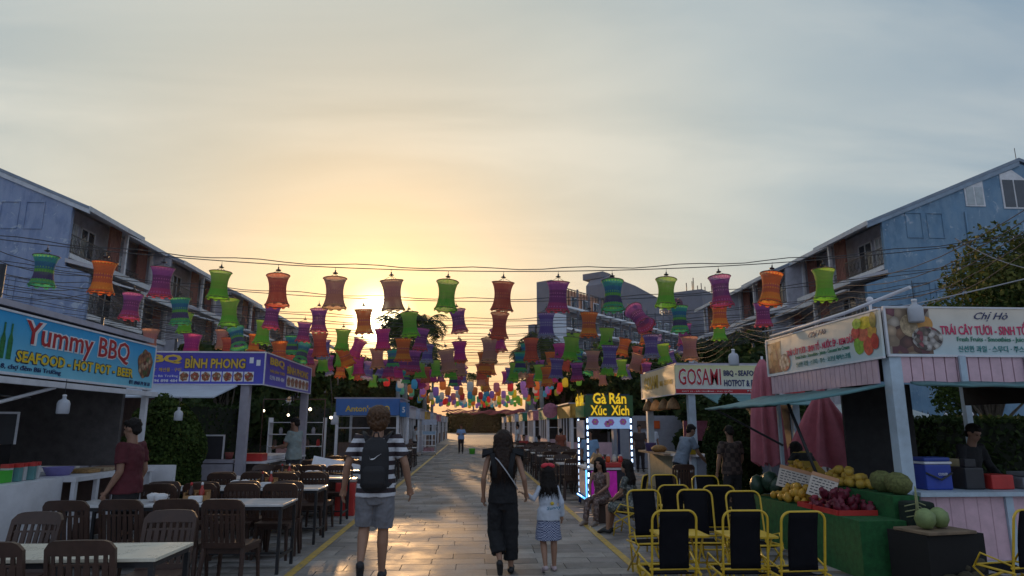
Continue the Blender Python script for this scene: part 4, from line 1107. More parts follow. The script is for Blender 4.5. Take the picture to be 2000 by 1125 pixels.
# --- turquoise barbecue stall (left, nearest)
def yummy():
    rt = empty('barbecue_stall', (-6.5, 8.8, 0), 0, 'dark stall with long turquoise seafood and beer sign on the left', 'stall')
    B = lambda mb_, n, m: put_mesh(n, mb_.mesh(n, m), rt, Matrix())
    X = -5.2; Y0, Y1, Z0, H = 6.2, 11.27, 2.21, .665
    fm = frame_mat((X, Y0, Z0), (0, 1, 0)); W = Y1 - Y0
    sb = board(rt, fm, W, H, grad_mat('turquoise_banner', (.0, .33, .70), (.22, .58, .72)))
    fr = MB(); fr.b2((-.02, -.03, -.04), (W + .02, 0, .01)); fr.b2((-.02, H, -.04), (W + .02, H + .025, .01)); fr.b2((W, 0, -.04), (W + .025, H, .01)); sub(sb, put_mesh('sign_frame', fr.mesh('sign_frame', METW), rt, fm))
    yy = lambda Y: Y - Y0
    outlined('Yummy BBQ', INK['red'], INK['white'], rt, fm, yy(8.02), .265, 2.42, .36, bold=.012, ed=.05)
    outlined('SEAFOOD - HOT POT - BEER', INK['yellow'], INK['navy'], rt, fm, yy(7.93), .125, 2.68, .13, bold=.03, ed=.03)
    put_text('kiots số 8, chợ đêm Bãi Trường', INK['navy'], rt, fm, yy(7.3), .02, 1.5, .085, bold=.01)
    put_text('ĐT: 0968 79 38 33', INK['navy'], rt, fm, yy(10.52), .03, .66, .06, bold=.015)
    disc(rt, fm, yy(10.97), .37, .24, .22, MEAT, lump=.08)
    for k in range(2):
        mb = MB(); x = yy(7.68 + .12 * k)
        mb.add([(x - .04, .14, .005), (x + .04, .14, .005), (x + .04, .36, .005), (x + .014, .43, .005), (x + .014, .54, .005), (x - .014, .54, .005), (x - .014, .43, .005), (x - .04, .36, .005)], [tuple(range(8))])
        put_mesh('bottle_print', mb.mesh('bottle_print', M('print_green_glass', (.03, .18, .06), .3, var=.4, scale=20), fixn=False), rt, fm)
    B(MB().b2((-8.6, 6.0, 2.95), (-5.25, 11.3, 3.02)), 'roof', GREYP)
    B(MB().b2((-5.19, 6.0, 2.08), (-5.12, 11.35, 2.15)), 'front_rail', METW)
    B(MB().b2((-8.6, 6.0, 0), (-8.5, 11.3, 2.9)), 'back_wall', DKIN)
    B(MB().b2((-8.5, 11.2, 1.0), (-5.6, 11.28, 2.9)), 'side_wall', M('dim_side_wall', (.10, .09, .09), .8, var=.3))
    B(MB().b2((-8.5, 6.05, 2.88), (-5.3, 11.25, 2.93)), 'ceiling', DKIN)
    for (x, y) in ((-5.25, 11.2), (-5.25, 6.1), (-8.4, 11.1)): B(MB().b2((x - .04, y - .04, 0), (x + .04, y + .04, 2.9)), 'post', METW)
    B(MB().tube([(-5.15, 8.65, 2.08), (-5.6, 6.6, 1.5)], .022, 8), 'strut', METW)
    # counter: solid white end, then framed cabinet
    B(MB().b2((-5.95, 5.6, 0), (-5.05, 8.9, .98)), 'counter', PWHITE)
    B(MB().b2((-5.98, 8.91, .93), (-4.9, 11.0, .985)), 'counter_top', METW)
    B(MB().b2((-5.6, 8.92, .05), (-5.5, 10.95, .92)), 'cabinet_back', M('brown_board', (.09, .05, .04), .7, var=.3))
    for y in (8.95, 9.45, 9.95, 10.45, 10.93): B(MB().b2((-4.96, y - .03, 0), (-4.91, y + .03, .93)), 'cabinet_post', METW)
    B(MB().b2((-4.965, 8.98, .42), (-4.915, 10.9, .47)), 'cabinet_rail', METW)
    B(MB().b2((-5.45, 11.3, 0), (-4.72, 11.36, 1.0)), 'end_panel', PWHITE)
    B(MB().b2((-7.9, 6.2, 1.0), (-7.5, 11.1, 1.35)), 'back_shelf', DKIN)
    bulb_string(rt, [(-5.5, 7.7, 2.1), (-5.6, 8.3, 2.12), (-5.5, 9.6, 2.12), (-5.7, 10.2, 2.1), (-5.5, 10.7, 2.1)])
    fm2 = frame_mat((-6.9, 9.9, 1.42), (.55, .83, 0)); 
yummy()
def jug(x, y, z, label, s=1.0):
    """translucent jug reused as a lamp cover, hung on a cord"""
    rt = empty('jug_lamp', (x, y, z), 0, label, 'lamp', 'white jug lamps hung from stalls')
    rt.scale = (s, s, s)
    MB().lathe([(.075, 0), (.085, .015), (.085, .15), (.07, .19), (.028, .215), (.025, .25)], n=16).build('shade', PLW, rt)
    MB().lathe([(.03, .25), (.03, .275), (.012, .28)], n=10).build('cap', BULBM, rt)
    MB().tube([(0, 0, .275), (0, 0, .5)], .005, 4).build('cord', RAILM, rt)
jug(-5.05, 8.7, 1.76, 'white jug lamp hanging below the turquoise sign', .85); jug(-4.95, 11.8, 1.7, 'white jug lamp by the clipped bush', .8)
# kitchen things on and behind the counter
def simple(name, mb_, mat, label, cat, grp=None):
    o = mb_.build(name, mat); tag(o, label, cat, grp); return o
ORG = M('orange_plastic', (.62, .10, .02), .4, var=.1); GRN = M('green_plastic', (.06, .40, .04), .4, var=.1); BLUEP = M('blue_plastic', (.05, .10, .40), .4, var=.1); REDP = M('red_plastic2', (.50, .04, .035), .4, var=.12)
simple('basin', MB().lathe([(.16, 0), (.22, .11), (.235, .115), (.215, .11), (.15, .02)], (-7.65, 10.1, 1.352), 20, caps=True), ORG, 'orange plastic basin on the dark back shelf of the turquoise-signed stall', 'basin')
simple('plastic_tub', MB().b2((-5.6, 7.9, .985), (-5.25, 8.25, 1.12)), GRN, 'green plastic tub on the white counter at the left edge', 'tub')
for k in range(5):
    rt = empty('condiment_carton', (-5.3 + .03 * (k % 2), 8.22 + .13 * k, .984), .1 * k, f'small red-capped condiment carton, {ORD[k]} from the left on the white counter', 'carton', 'cartons on the white counter')
    MB().box((0, 0, .08), (.09, .09, .16), bev=.004).build('carton', [M('carton_white', (.5, .5, .5), .5), M('carton_teal', (.1, .25, .25), .5)][k % 2], rt); MB().box((0, 0, .18), (.092, .092, .045)).build('lid', REDP, rt)
simple('purple_basin', MB().lathe([(.13, 0), (.18, .1), (.19, .105), (.17, .1), (.12, .02)], (-5.35, 9.3, .987), 18), M('lilac_plastic', (.25, .22, .5), .4), 'lilac plastic basin on the framed counter', 'basin')
for k in range(3):
    simple('food_tray', MB().box((-5.3, 9.75 + k * .36, 1.012), (.36, .28, .05), bev=.01), M(f'food_mix{k}', [(.28, .16, .06), (.30, .22, .14), (.22, .12, .08)][k], .6, var=.5, scale=30, bump=.6, bscale=40), f'shallow tray of food, {ORD[k]} along the framed counter behind the man in maroon', 'tray', 'trays on the framed counter')
def menu_board(loc, w, h, rz, label, txt='Y'):
    rt = empty('menu_board', loc, rz, label, 'board', 'dark menu boards on stalls')
    MB().b2((-w / 2, -.012, 0), (w / 2, .012, h)).build('board', M('chalk_black', (.03, .03, .035), .5, var=.2), rt)
    for (a, b_) in (((-w / 2 - .03, 0), (-w / 2, h)), ((w / 2, 0), (w / 2 + .03, h)), ((-w / 2 - .03, h), (w / 2 + .03, h + .03))): MB().b2((a[0], -.02, a[1]), (b_[0], .02, b_[1])).build('frame', METW, rt)
for k in range(7):
    x, y = -7.7 + .05 * (k % 2), 6.6 + k * .48
    rt = empty('kitchen_pot', (x, y, 1.352), 0, f'dull metal pot on the back shelf of the turquoise-signed stall, {ORD[k]} from the near end', 'pot', 'pots on the back shelf')
    h_ = .12 + .05 * (k % 3); MB().lathe([(.11, 0), (.125, .02), (.125, h_), (.13, h_ + .01), (.115, h_)], n=16).build('pot', [M('pot_steel', (.3, .3, .32), .35, metal=.6), M('pot_black', (.03, .03, .03), .5), M('pot_blue', (.08, .12, .3), .4)][k % 3], rt); MB().lathe([(.125, h_ + .011), (.06, h_ + .03), (.015, h_ + .035), (.018, h_ + .055)], n=16).build('lid', M('pot_steel', (.3, .3, .32), .35), rt)
for k in range(6):
    rt = empty('hanging_utensil', (-6.9, 7.2 + k * .55, 1.75), 0, f'utensil hanging inside the turquoise-signed stall, {ORD[k]} from the near end', 'utensil', 'hanging utensils'); MB().tube([(0, 0, .3), (0, 0, .05)], .01, 6).build('handle', M('pot_steel', (.3, .3, .32), .35), rt); MB().ball((0, 0, 0), (.02, .06, .06), 10, 8).build('head', M('pot_steel', (.3, .3, .32), .35), rt)
simple('utensil_rail', MB().tube([(-6.9, 6.3, 2.05), (-6.9, 11.0, 2.05)], .012, 6), METW, 'thin rail inside the turquoise-signed stall', 'rail')
menu_board((-6.6, 9.9, 1.36), .42, .42, R(40), 'white-framed dark menu board inside the turquoise-signed stall')
simple('menu_stand', MB().b2((-6.72, 9.7, .98), (-6.5, 10.1, 1.358)), DKIN, 'dark box carrying the menu board in the turquoise-signed stall', 'box')
simple('white_fridge', MB().box((-7.9, 8.35, .95), (.7, .9, 1.9), bev=.03), M('fridge_white', (.40, .42, .46), .4, var=.1), 'pale fridge standing at the back of the turquoise-signed stall', 'fridge')

# --- purple-blue sign stall
def binh():
    rt = empty('corner_stall', (-6, 16, 0), 0, 'corner stall with purple-blue seafood signs and white awning', 'stall')
    B = lambda mb_, n, m: put_mesh(n, mb_.mesh(n, m), rt, Matrix())
    PB = grad_mat('violet_blue_banner', (.055, .035, .33), (.08, .09, .55))
    fm = frame_mat((-7.7, 13.98, 2.45), (1, 0, 0)); W = 7.7 - 4.25
    s1 = board(rt, fm, W, .63, PB)
    fr = MB(); fr.b2((0, -.02, -.03), (W, 0, .008)); fr.b2((0, .63, -.03), (W, .655, .008)); fr.b2((W, -.02, -.03), (W + .02, .655, .008)); sub(s1, put_mesh('sign_frame', fr.mesh('sign_frame', METW), rt, fm))
    xx = lambda X: X + 7.7
    outlined('BÌNH PHONG', INK['gold'], INK['black'], rt, fm, xx(-5.83), .31, 1.20, .25, bold=.03, ed=.03)
    put_text('BBQ', INK['gold'], rt, fm, xx(-6.75), .40, .85, .19, bold=.05)
    put_text('HOT POT  해산물 · 구이', INK['gold'], rt, fm, xx(-6.75), .24, .85, .08, bold=.01)
    put_text('Chợ đêm Bãi Trường', INK['white'], rt, fm, xx(-6.7), .12, .75, .06); put_text('ĐT: 0396 898 484', INK['white'], rt, fm, xx(-6.7), .03, .75, .06, bold=.02)
    for k in range(7):
        x = xx(-5.83) + k * .215
        o = board(rt, fm @ Matrix.Translation((x - .095, .045, .004)), .19, .2, INK['white'], 'picture_tile', .002); disc(rt, fm, x, .145, .085, .09, photo_mat(f'dish{k}', [(.45, .08, .05), (.5, .2, .08), (.35, .12, .06), (.55, .45, .3)], 24, k * 1.7), z=.008, lump=.1)
    for k in range(2): board(rt, fm @ Matrix.Translation((xx(-4.55) + k * .14, .42 - k * .05, .004)), .08, .12, INK['white'], 'picture_tile', .002)
    fm2 = frame_mat((-4.25, 13.99, 2.45), (0, 1, 0)); W2 = 4.05
    s2 = board(rt, fm2, W2, .64, PB)
    fr = MB(); fr.b2((.01, -.02, -.03), (W2, 0, .008)); fr.b2((.01, .64, -.03), (W2, .665, .008)); fr.b2((W2, -.02, -.03), (W2 + .03, .66, .008)); sub(s2, put_mesh('sign_frame', fr.mesh('sign_frame', METW), rt, fm2))
    put_text('BBQ', INK['gold'], rt, fm2, .35, .40, 1.1, .19, bold=.04); put_text('BÌNH PHONG', INK['gold'], rt, fm2, 1.7, .34, 2.0, .22, bold=.03)
    put_text('HẢI SẢN TƯƠI', INK['gold'], rt, fm2, .4, .27, 1.1, .08, bold=.01); put_text('0396 898 484', INK['white'], rt, fm2, .4, .12, 1.1, .09)
    o = board(rt, fm2 @ Matrix.Translation((1.7, .04, .004)), 2.1, .26, INK['white'], 'picture_tile', .002)
    for k in range(6): disc(rt, fm2, 1.88 + k * .35, .17, .15, .105, PLATEP, z=.008, lump=.1)
    B(MB().b2((-7.8, 14.05, 3.06), (-4.3, 18.1, 3.12)), 'roof', GREYP)
    B(MB().box((-6.1, 13.35, 2.27), (2.7, 1.25, .025), rot=(R(13), 0, 0)), 'awning', WAWN)
    for (x, y) in ((-4.62, 14.12), (-4.36, 17.95), (-7.6, 14.12), (-7.6, 17.95)): B(MB().b2((x - .085, y - .085, 0), (x + .085, y + .085, 2.44)), 'post', GREYP)
    B(MB().b2((-7.6, 17.9, 0), (-7.5, 18, 2.4)), 'back_post', GREYP)
    B(MB().b2((-7.62, 14.3, 0), (-7.54, 17.8, 2.4)), 'back_wall', M('brown_back_wall', (.12, .08, .075), .8, var=.3))
    B(MB().b2((-7.5, 14.1, .88), (-4.75, 14.55, .94)), 'counter_top', GREYP)
    B(MB().b2((-7.5, 14.2, 0), (-4.8, 14.25, .87)), 'counter_front', M('dim_panel', (.17, .14, .16), .7, var=.2))
    B(MB().b2((-7.5, 14.08, .55), (-4.75, 14.13, .86)), 'counter_band', GREYP)
    B(MB().b2((-4.95, 14.6, .84), (-4.25, 18.0, .88)), 'side_counter', METW)
    B(MB().b2((-4.9, 14.7, 0), (-4.85, 17.9, .83)), 'side_panel', M('taupe_panel', (.20, .17, .165), .7, var=.2))
    for y in (15.2, 16.6): B(MB().tube([(-4.35, y, .83), (-4.3, y - .1, 0)], .015, 6), 'leg', METW)
    bulb_string(rt, [(-4.35, 14.6 + .34 * k, 2.44 - .05 * math.sin(PI * k / 9)) for k in range(10)])
binh()
menu_board((-5.25, 14.35, .945), .34, .46, .1, 'white-framed dark menu board on the counter under the white awning')
simple('sink_basin', MB().box((-4.6, 16.0, .93), (.5, 1.5, .09), bev=.02), METW, 'white food tray on the side counter of the purple-signed stall', 'tray')
simple('red_crate', MB().box((-4.6, 14.95, .96), (.42, .4, .16), bev=.02), REDP, 'red plastic crate on the side counter of the purple-signed stall', 'crate')
simple('food_parcel', MB().box((-4.55, 17.3, 1.0), (.4, .6, .22), bev=.03), M('parcel_pinkwhite', (.5, .28, .26), .5, var=.4, scale=14), 'pink and white parcel on the far end of the purple-signed stall counter', 'parcel')
simple('plant_pot', MB().lathe([(.06, 0), (.09, .14), (.07, .14)], (-4.95, 14.4, .941), 12), M('pot', (.25, .06, .05), .6), 'small pot on the counter by the grey post', 'pot')
# little lit bulbs in the dim seating behind
for k, (x, y, z) in enumerate(((-5.9, 22.3, 1.95), (-4.35, 18.6, 2.05), (-4.15, 20.4, 1.85), (-6.9, 23, 2.1))):
    rt = empty('hanging_bulb', (x, y, z), 0, f'small lit bulb hanging in the dim seating past the purple stall, {ORD[k]}', 'bulb', 'lit bulbs past the purple stall')
    MB().ball((0, 0, 0), .04, 10, 8).build('bulb', BULBON, rt); MB().tube([(0, 0, .03), (0, 0, .5)], .005, 4).build('cord', RAILM, rt)

# --- clipped bushes
def bush(loc, r_, h, label, n=9000, mat=None):
    rt = empty('clipped_bush', loc, 0, label, 'bush', 'clipped bushes between stalls')
    d = rng.normal(size=(n, 3)); d /= np.linalg.norm(d, axis=1)[:, None]
    t = rng.uniform(.8, 1.05, n) + .06 * np.sin(d[:, 0] * 7 + d[:, 2] * 9)
    P = d * t[:, None] * np.array([r_, r_, h / 2]); P[:, 2] += h / 2 + .05
    link('crown', leaves('crown', P, .042, mat or LEAF, nb=d, long=1.5), rt)
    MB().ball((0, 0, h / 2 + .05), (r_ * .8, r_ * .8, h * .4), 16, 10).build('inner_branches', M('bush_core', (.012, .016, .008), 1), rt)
    MB().tube([(0, 0, 0), (0, 0, h * .4)], .05, 8).build('trunk', BARK, rt)
bush((-5.55, 12.75, 0), .66, 2.05, 'rounded clipped bush between the turquoise and purple signed stalls', 30000, LEAF)
bush((5.15, 13.2, 0), .52, 2.1, 'rounded clipped bush between the fruit stall and the cream seafood stall', 26000, LEAF_D)
def hedge(lo, hi, label, n=14000):
    rt = empty('hedge', ((lo[0] + hi[0]) / 2, (lo[1] + hi[1]) / 2, 0), 0, label, 'hedge')
    lo, hi = np.array(lo), np.array(hi); c = np.array(rt.location)
    P = rng.uniform(0, 1, (n, 3)); 
    ax = rng.integers(0, 3, n); P[np.arange(n), ax] = np.where(rng.uniform(size=n) < .5, rng.uniform(-.02, .06, n), rng.uniform(.94, 1.02, n))
    P = lo + P * (hi - lo) - c
    link('crown', leaves('crown', P, .08, LEAF_D, long=1.5), rt)
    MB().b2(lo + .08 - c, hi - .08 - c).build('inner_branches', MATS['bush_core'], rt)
hedge((8.4, 12.2, .0), (14.5, 13.4, 1.75), 'low green hedge seen through the fruit stall at the right edge')

# --- cream seafood stall on the right
def gosami():
    rt = empty('seafood_stall', (6.3, 17.5, 0), 0, 'stall with cream and red seafood sign lit orange on its side', 'stall')
    B = lambda mb_, n, m: put_mesh(n, mb_.mesh(n, m), rt, Matrix())
    fm = frame_mat((4.93, 15.98, 2.38), (1, 0, 0)); W = 3.2
    sb = board(rt, fm, W, .68, grad_mat('cream_banner', (.68, .68, .34), (.64, .66, .70)))
    outlined('GOSAMI', INK['red'], INK['white'], rt, fm, .08, .20, 1.05, .40, bold=.010, ed=.04)
    put_text('BBQ - SEAFOOD', INK['navy'], rt, fm, 1.2, .40, .95, .16, bold=.03); put_text('HOTPOT & BEER', INK['navy'], rt, fm, 1.2, .17, .95, .16, bold=.03)
    board(rt, fm @ Matrix.Translation((0, .0, .004)), W, .105, INK['red'], 'red_strip', .003); put_text('KIOT 25 - BÃI TRƯỜNG - PHÚ QUỐC', INK['white'], rt, fm, .15, .03, 1.25, .05, off=.008); put_text('ĐT: 0368 603 7', INK['white'], rt, fm, 1.75, .03, .6, .05, off=.008)
    fr = MB(); fr.b2((0, -.02, -.03), (W, 0, .008)); fr.b2((0, .68, -.03), (W, .70, .008)); sub(sb, put_mesh('sign_frame', fr.mesh('sign_frame', METW), rt, fm))
    fm2 = frame_mat((4.92, 19.2, 2.38), (0, -1, 0)); W2 = 3.2
    s2 = board(rt, fm2, W2, .68, M('sun_tinted_side_banner', (.80, .64, .42), .5, var=.1, scale=3, bump=.15, bscale=6))  # cream board with the low sun's orange partly mixed into its base colour
    put_text('GOSAMI', INK['gold'], rt, fm2, .35, .2, 1.4, .36, bold=.03); put_text('BBQ - SEAFOOD', INK['gold'], rt, fm2, 1.9, .22, 1.1, .15, bold=.02)
    fr = MB(); fr.b2((0, -.03, -.03), (W2 - .02, 0, .01)); fr.b2((-.03, -.03, -.03), (0, .7, .01)); sub(s2, put_mesh('sign_frame', fr.mesh('sign_frame', METW), rt, fm2))
    B(MB().b2((4.98, 16.03, 3.06), (8.1, 19.2, 3.12)), 'roof', GREYP)
    for (x, y) in ((5.33, 16.12), (5.1, 19.1), (7.9, 16.12), (7.9, 19.1)): B(MB().b2((x - .085, y - .085, 0), (x + .085, y + .085, 2.42)), 'post', LBLUE)
    B(MB().box((6.9, 15.5, 2.22), (2.6, 1.1, .025), rot=(R(14), 0, 0)), 'awning', TEALA)
    B(MB().b2((4.9, 16.05, .0), (5.35, 16.1, .9)), 'counter_front', PWHITE)
    B(MB().b2((5.36, 16.0, 0), (7.9, 16.06, .86)), 'counter_front', M('slate_panel', (.17, .19, .23), .6, var=.2))
    B(MB().b2((4.85, 15.9, .9), (7.9, 16.4, .95)), 'counter_top', METW)
    B(MB().b2((4.7, 16.45, .9), (5.3, 19.0, .95)), 'side_counter', M('wood_top', (.30, .22, .16), .5, var=.25))
    B(MB().b2((5.0, 16.5, 0), (5.05, 18.9, .89)), 'side_panel', M('cream_panel', (.42, .38, .26), .6, var=.2))
    B(MB().b2((7.8, 16.2, 0), (7.86, 19.0, 2.4)), 'back_wall', M('dim_back', (.10, .085, .08), .8, var=.3))
    B(MB().b2((6.0, 18.9, 1.2), (7.0, 18.95, 1.75)), 'pink_poster', M('poster_pink', (.40, .14, .25), .6, var=.3))
    B(MB().b2((5.95, 16.02, .96), (6.7, 16.08, 1.45)), 'glass_screen', M('screen_blue', (.22, .30, .34), .3, var=.15))
gosami()
RATT = M('rattan', (.34, .20, .10), .7, var=.35, scale=16, bump=.4, bscale=60, trans=.3)
for k in range(4):
    rt = empty('rattan_lamp', (5.02 + .0 * k, 18.9 - .78 * k, 2.02), 0, f'woven rattan pendant lamp under the orange-lit side sign, {ORD[k]} from the far end', 'lamp', 'rattan lamps under the seafood sign')
    MB().lathe([(.17, 0), (.165, .05), (.12, .18), (.05, .27), (.02, .29)], n=18).build('shade', RATT, rt); MB().tube([(0, 0, .28), (0, 0, .37)], .006, 5).build('cord', RAILM, rt)
    if k in (1,): MB().ball((0, 0, .06), .05, 10, 8).build('bulb', BULBON, rt)
jug(5.02, 16.6, 2.02, 'white jug lamp among the rattan pendants', .9)
for (x, y, m, lab) in ((4.85, 18.2, M('purple_tub', (.13, .10, .28), .4), 'purple tub on the wooden side counter of the seafood stall'), (5.2, 15.95, M('yellow_tub', (.62, .45, .03), .4), 'yellow tub on the seafood stall counter beside the bending man')):
    simple('plastic_tub', MB().lathe([(.13, 0), (.15, .2), (.16, .21), (.14, .2), (.12, .03)], (x, y, .952), 16), m, lab, 'tub')
simple('food_heap', MB().ball((4.85, 17.4, 1.03), (.2, .24, .1), 14, 8), M('fried_food', (.34, .18, .06), .6, var=.5, scale=25, bump=.8, bscale=30), 'heap of food on the wooden side counter of the seafood stall', 'food')
simple('menu_card_stand', MB().box((6.15, 15.92, 1.12), (.2, .06, .34), bev=.01), M('pinkcream', (.55, .38, .32), .5), 'pinkish card stand on the seafood stall counter', 'card stand')

# --- fruit stall (right, nearest)
def fruit_stall():
    rt = empty('fruit_stall', (6.5, 9.5, 0), 0, 'pale pink fruit and smoothie stall with two picture signs', 'stall')
    B = lambda mb_, n, m, nm=None: put_mesh(n, mb_.mesh(n, m), rt, Matrix())
    CRM = grad_mat('cream_to_blue_banner', (.74, .64, .52), (.50, .62, .66))
    fm = frame_mat((5.10, 7.84, 2.47), (1, 0, 0)); W, H = 3.4, .58
    sb = board(rt, fm, W, H, CRM)
    fr = MB(); fr.b2((-.02, -.025, -.03), (W, 0, .01)); fr.b2((-.02, H, -.03), (W, H + .02, .01)); fr.b2((-.025, -.0, -.03), (0, H, .01)); sub(sb, put_mesh('sign_frame', fr.mesh('sign_frame', METW), rt, fm))
    pic = board(rt, fm @ Matrix.Translation((.01, .01, .003)), .55, H - .02, ICEP, 'picture', .002)
    disc(rt, fm, .30, .36, .13, .14, M('print_coconut', (.42, .32, .2), .5, var=.5, scale=20), z=.006); disc(rt, fm, .50, .20, .2, .15, BOWLP, z=.009); disc(rt, fm, .49, .38, .1, .1, M('print_orange', (.6, .3, .08), .5, var=.3), z=.007)
    put_text('Chị Hò', INK['navy'], rt, fm, 1.14, .42, .44, .12, shear=.5)
    put_text('TRÁI CÂY TƯƠI - SINH TỐ - NƯỚC ÉP', INK['pinkred'], rt, fm, .68, .25, 1.62, .17, bold=.016)
    put_text('Fresh Fruits - Smoothies - Juices - Coconut Ice Cream', INK['green'], rt, fm, .88, .15, 1.55, .075, bold=.008)
    put_text('신선한 과일 · 스무디 · 주스 · 코코넛 아이스크림', INK['teal'], rt, fm, .88, .035, 1.5, .08, bold=.008)
    fm2 = frame_mat((5.02, 11.05, 2.45), (0, -1, 0)); W2 = 3.2
    s2 = board(rt, fm2, W2, .575, CRM)
    fr = MB(); fr.b2((-.02, -.025, -.03), (W2, 0, .01)); fr.b2((-.02, .575, -.03), (W2, .595, .01)); fr.b2((-.03, 0, -.03), (0, .575, .01)); sub(s2, put_mesh('sign_frame', fr.mesh('sign_frame', METW), rt, fm2))
    yy = lambda Y: 11.05 - Y
    board(rt, fm2 @ Matrix.Translation((.02, .02, .003)), .5, .5, ICEP, 'picture', .002); disc(rt, fm2, .62, .16, .2, .14, BOWLP, z=.007)
    put_text('TRÁI CÂY TƯƠI - SINH TỐ - NƯỚC ÉP - KEM DỪA', INK['pinkred'], rt, fm2, .72, .245, 1.92, .14, bold=.016)
    put_text('Fresh Fruits - Smoothies - Juices - Coconut Ice Cream', INK['green'], rt, fm2, 1.0, .155, 1.5, .07, bold=.008)
    put_text('신선한 과일 · 스무디 · 주스 · 코코넛 아이스크림', INK['teal'], rt, fm2, 1.0, .05, 1.5, .075, bold=.008)
    put_text('Chị Hò', INK['navy'], rt, fm2, 1.45, .43, .5, .1, shear=.5)
    for k, (fx, fy, rx, ry, c) in enumerate(((2.75, .20, .12, .13, (.22, .42, .05)), (2.95, .16, .11, .12, (.6, .10, .06)), (3.05, .33, .1, .09, (.6, .33, .06)), (2.85, .33, .12, .1, (.58, .14, .08)), (2.92, .46, .17, .08, (.65, .5, .03)), (3.1, .2, .08, .1, (.5, .05, .04)), (3.1, .47, .07, .1, (.30, .24, .06)), (2.7, .36, .09, .08, (.55, .06, .06)), (2.75, .47, .1, .07, (.35, .48, .06)))):
        disc(rt, fm2, fx - .02, fy, rx, ry, M(f'print_fruit{k}', c, .4, var=.4, scale=14), z=.005 + .0012 * k, lump=.03)
    # plank bands under the signs
    planks(rt, frame_mat((5.22, 7.86, 2.13), (1, 0, 0)), 3.2, .32, 22, PINK)
    planks(rt, frame_mat((5.03, 11.0, 2.13), (0, -1, 0)), 3.0, .31, 24, PINK2)
    for x in (6.0, 6.85): B(MB().b2((x - .04, 7.81, 2.13), (x + .04, 7.838, 2.46)), 'batten', LBLUE)
    for (x, y, r_) in ((5.17, 7.93, .075), (8.4, 7.93, .075), (5.12, 11.0, .025), (8.4, 11.0, .05)): B(MB().b2((x - r_, y - r_, 0), (x + r_, y + r_, 2.44)), 'post', LBLUE)
    B(MB().b2((5.1, 7.92, 3.0), (8.5, 11.1, 3.06)), 'roof', GREYP)
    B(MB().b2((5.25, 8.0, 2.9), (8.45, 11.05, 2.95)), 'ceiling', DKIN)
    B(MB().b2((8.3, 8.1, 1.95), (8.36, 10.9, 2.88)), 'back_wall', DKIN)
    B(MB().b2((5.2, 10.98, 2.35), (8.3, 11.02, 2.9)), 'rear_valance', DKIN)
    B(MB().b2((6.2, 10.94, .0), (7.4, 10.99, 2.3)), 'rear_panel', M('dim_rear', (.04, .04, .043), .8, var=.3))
    # awnings: one over the fruit, a short one over the pink counter
    def awn(P0, P1, P2, P3, name, mat, n=12):
        mb = MB(); P0, P1, P2, P3 = map(Vector, (P0, P1, P2, P3)); V = []
        for i in range(n + 1):
            for j in range(4):
                p = P0.lerp(P1, i / n).lerp(P3.lerp(P2, i / n), j / 3); V.append(p + Vector((0, 0, -.02 * math.sin(PI * j / 3) + .008 * math.sin(i * 2.3))))
        mb.add(V, [(i * 4 + j, i * 4 + j + 1, (i + 1) * 4 + j + 1, (i + 1) * 4 + j) for i in range(n) for j in range(3)], True)
        o = mb.build(name, mat); o.parent = rt; o.matrix_parent_inverse = rt.matrix_basis.inverted(); s = o.modifiers.new('thick', 'SOLIDIFY'); s.thickness = .025; return o
    awn((5.0, 7.85, 2.11), (5.0, 11.3, 2.11), (3.95, 11.25, 1.9), (3.95, 8.6, 1.9), 'awning', TEALA)
    awn((5.3, 7.82, 2.12), (8.3, 7.82, 2.12), (8.3, 7.3, 2.02), (5.3, 7.45, 2.07), 'awning', TEALA)
    B(MB().tube([(4.0, 11.2, 1.88), (4.0, 8.65, 1.88)], .016, 8), 'awning_bar', RAILM)
    B(MB().tube([(4.45, 9.3, 1.98), (4.62, 8.9, .9)], .022, 8), 'awning_strut', RAILM)
    B(MB().tube([(4.05, 11.1, 1.9), (5.1, 10.9, 1.3)], .018, 8), 'awning_strut', RAILM)
    # pink counter facing us
    planks(rt, frame_mat((5.26, 7.80, .1), (1, 0, 0)), 1.0, .7, 6, PINK); planks(rt, frame_mat((6.36, 7.80, .1), (1, 0, 0)), 2.0, .7, 12, PINK)
    B(MB().b2((5.25, 7.805, .02), (8.4, 7.83, .82)), 'counter_core', PINK2)
    B(MB().b2((6.26, 7.77, .09), (6.35, 7.82, .80)), 'batten', LBLUE); B(MB().b2((5.26, 7.77, 0.01), (8.4, 7.82, .095)), 'skirting', LBLUE)
    B(MB().b2((5.2, 7.72, .81), (8.4, 8.4, .86)), 'counter_top', LBLUE)
    bulb_string(rt, [(5.6, 8.6, 2.1), (5.95, 8.5, 2.05), (6.25, 8.7, 2.03), (6.55, 8.4, 2.06), (6.9, 8.2, 2.08), (7.15, 8.2, 2.08)], r=.04)
    bulb_string(rt, [(4.15, 11.0 - .28 * k, 1.93) for k in range(8)], r=.024, drop=.05)
fruit_stall()
jug(5.45, 7.78, 2.86, 'white jug lamp hung in front of the fruit stall sign', 1.05); jug(4.45, 11.1, 2.62, 'white jug lamp at the far end of the fruit stall sign', 1.0)
simple('lamp_arm', MB().tube([(4.9, 10.6, 3.05), (5.2, 8.9, 3.16), (5.42, 7.78, 3.3)], .024, 8), METW, 'white pole arm along the top of the fruit stall sign', 'pole')
simple('rooftop_lamp', MB().tube([(5.9, 9.4, 3.06), (5.9, 9.4, 3.42)], .02, 8).ball((5.9, 9.4, 3.45), .05, 10, 8), METW, 'small lamp post on the fruit stall roof', 'lamp')
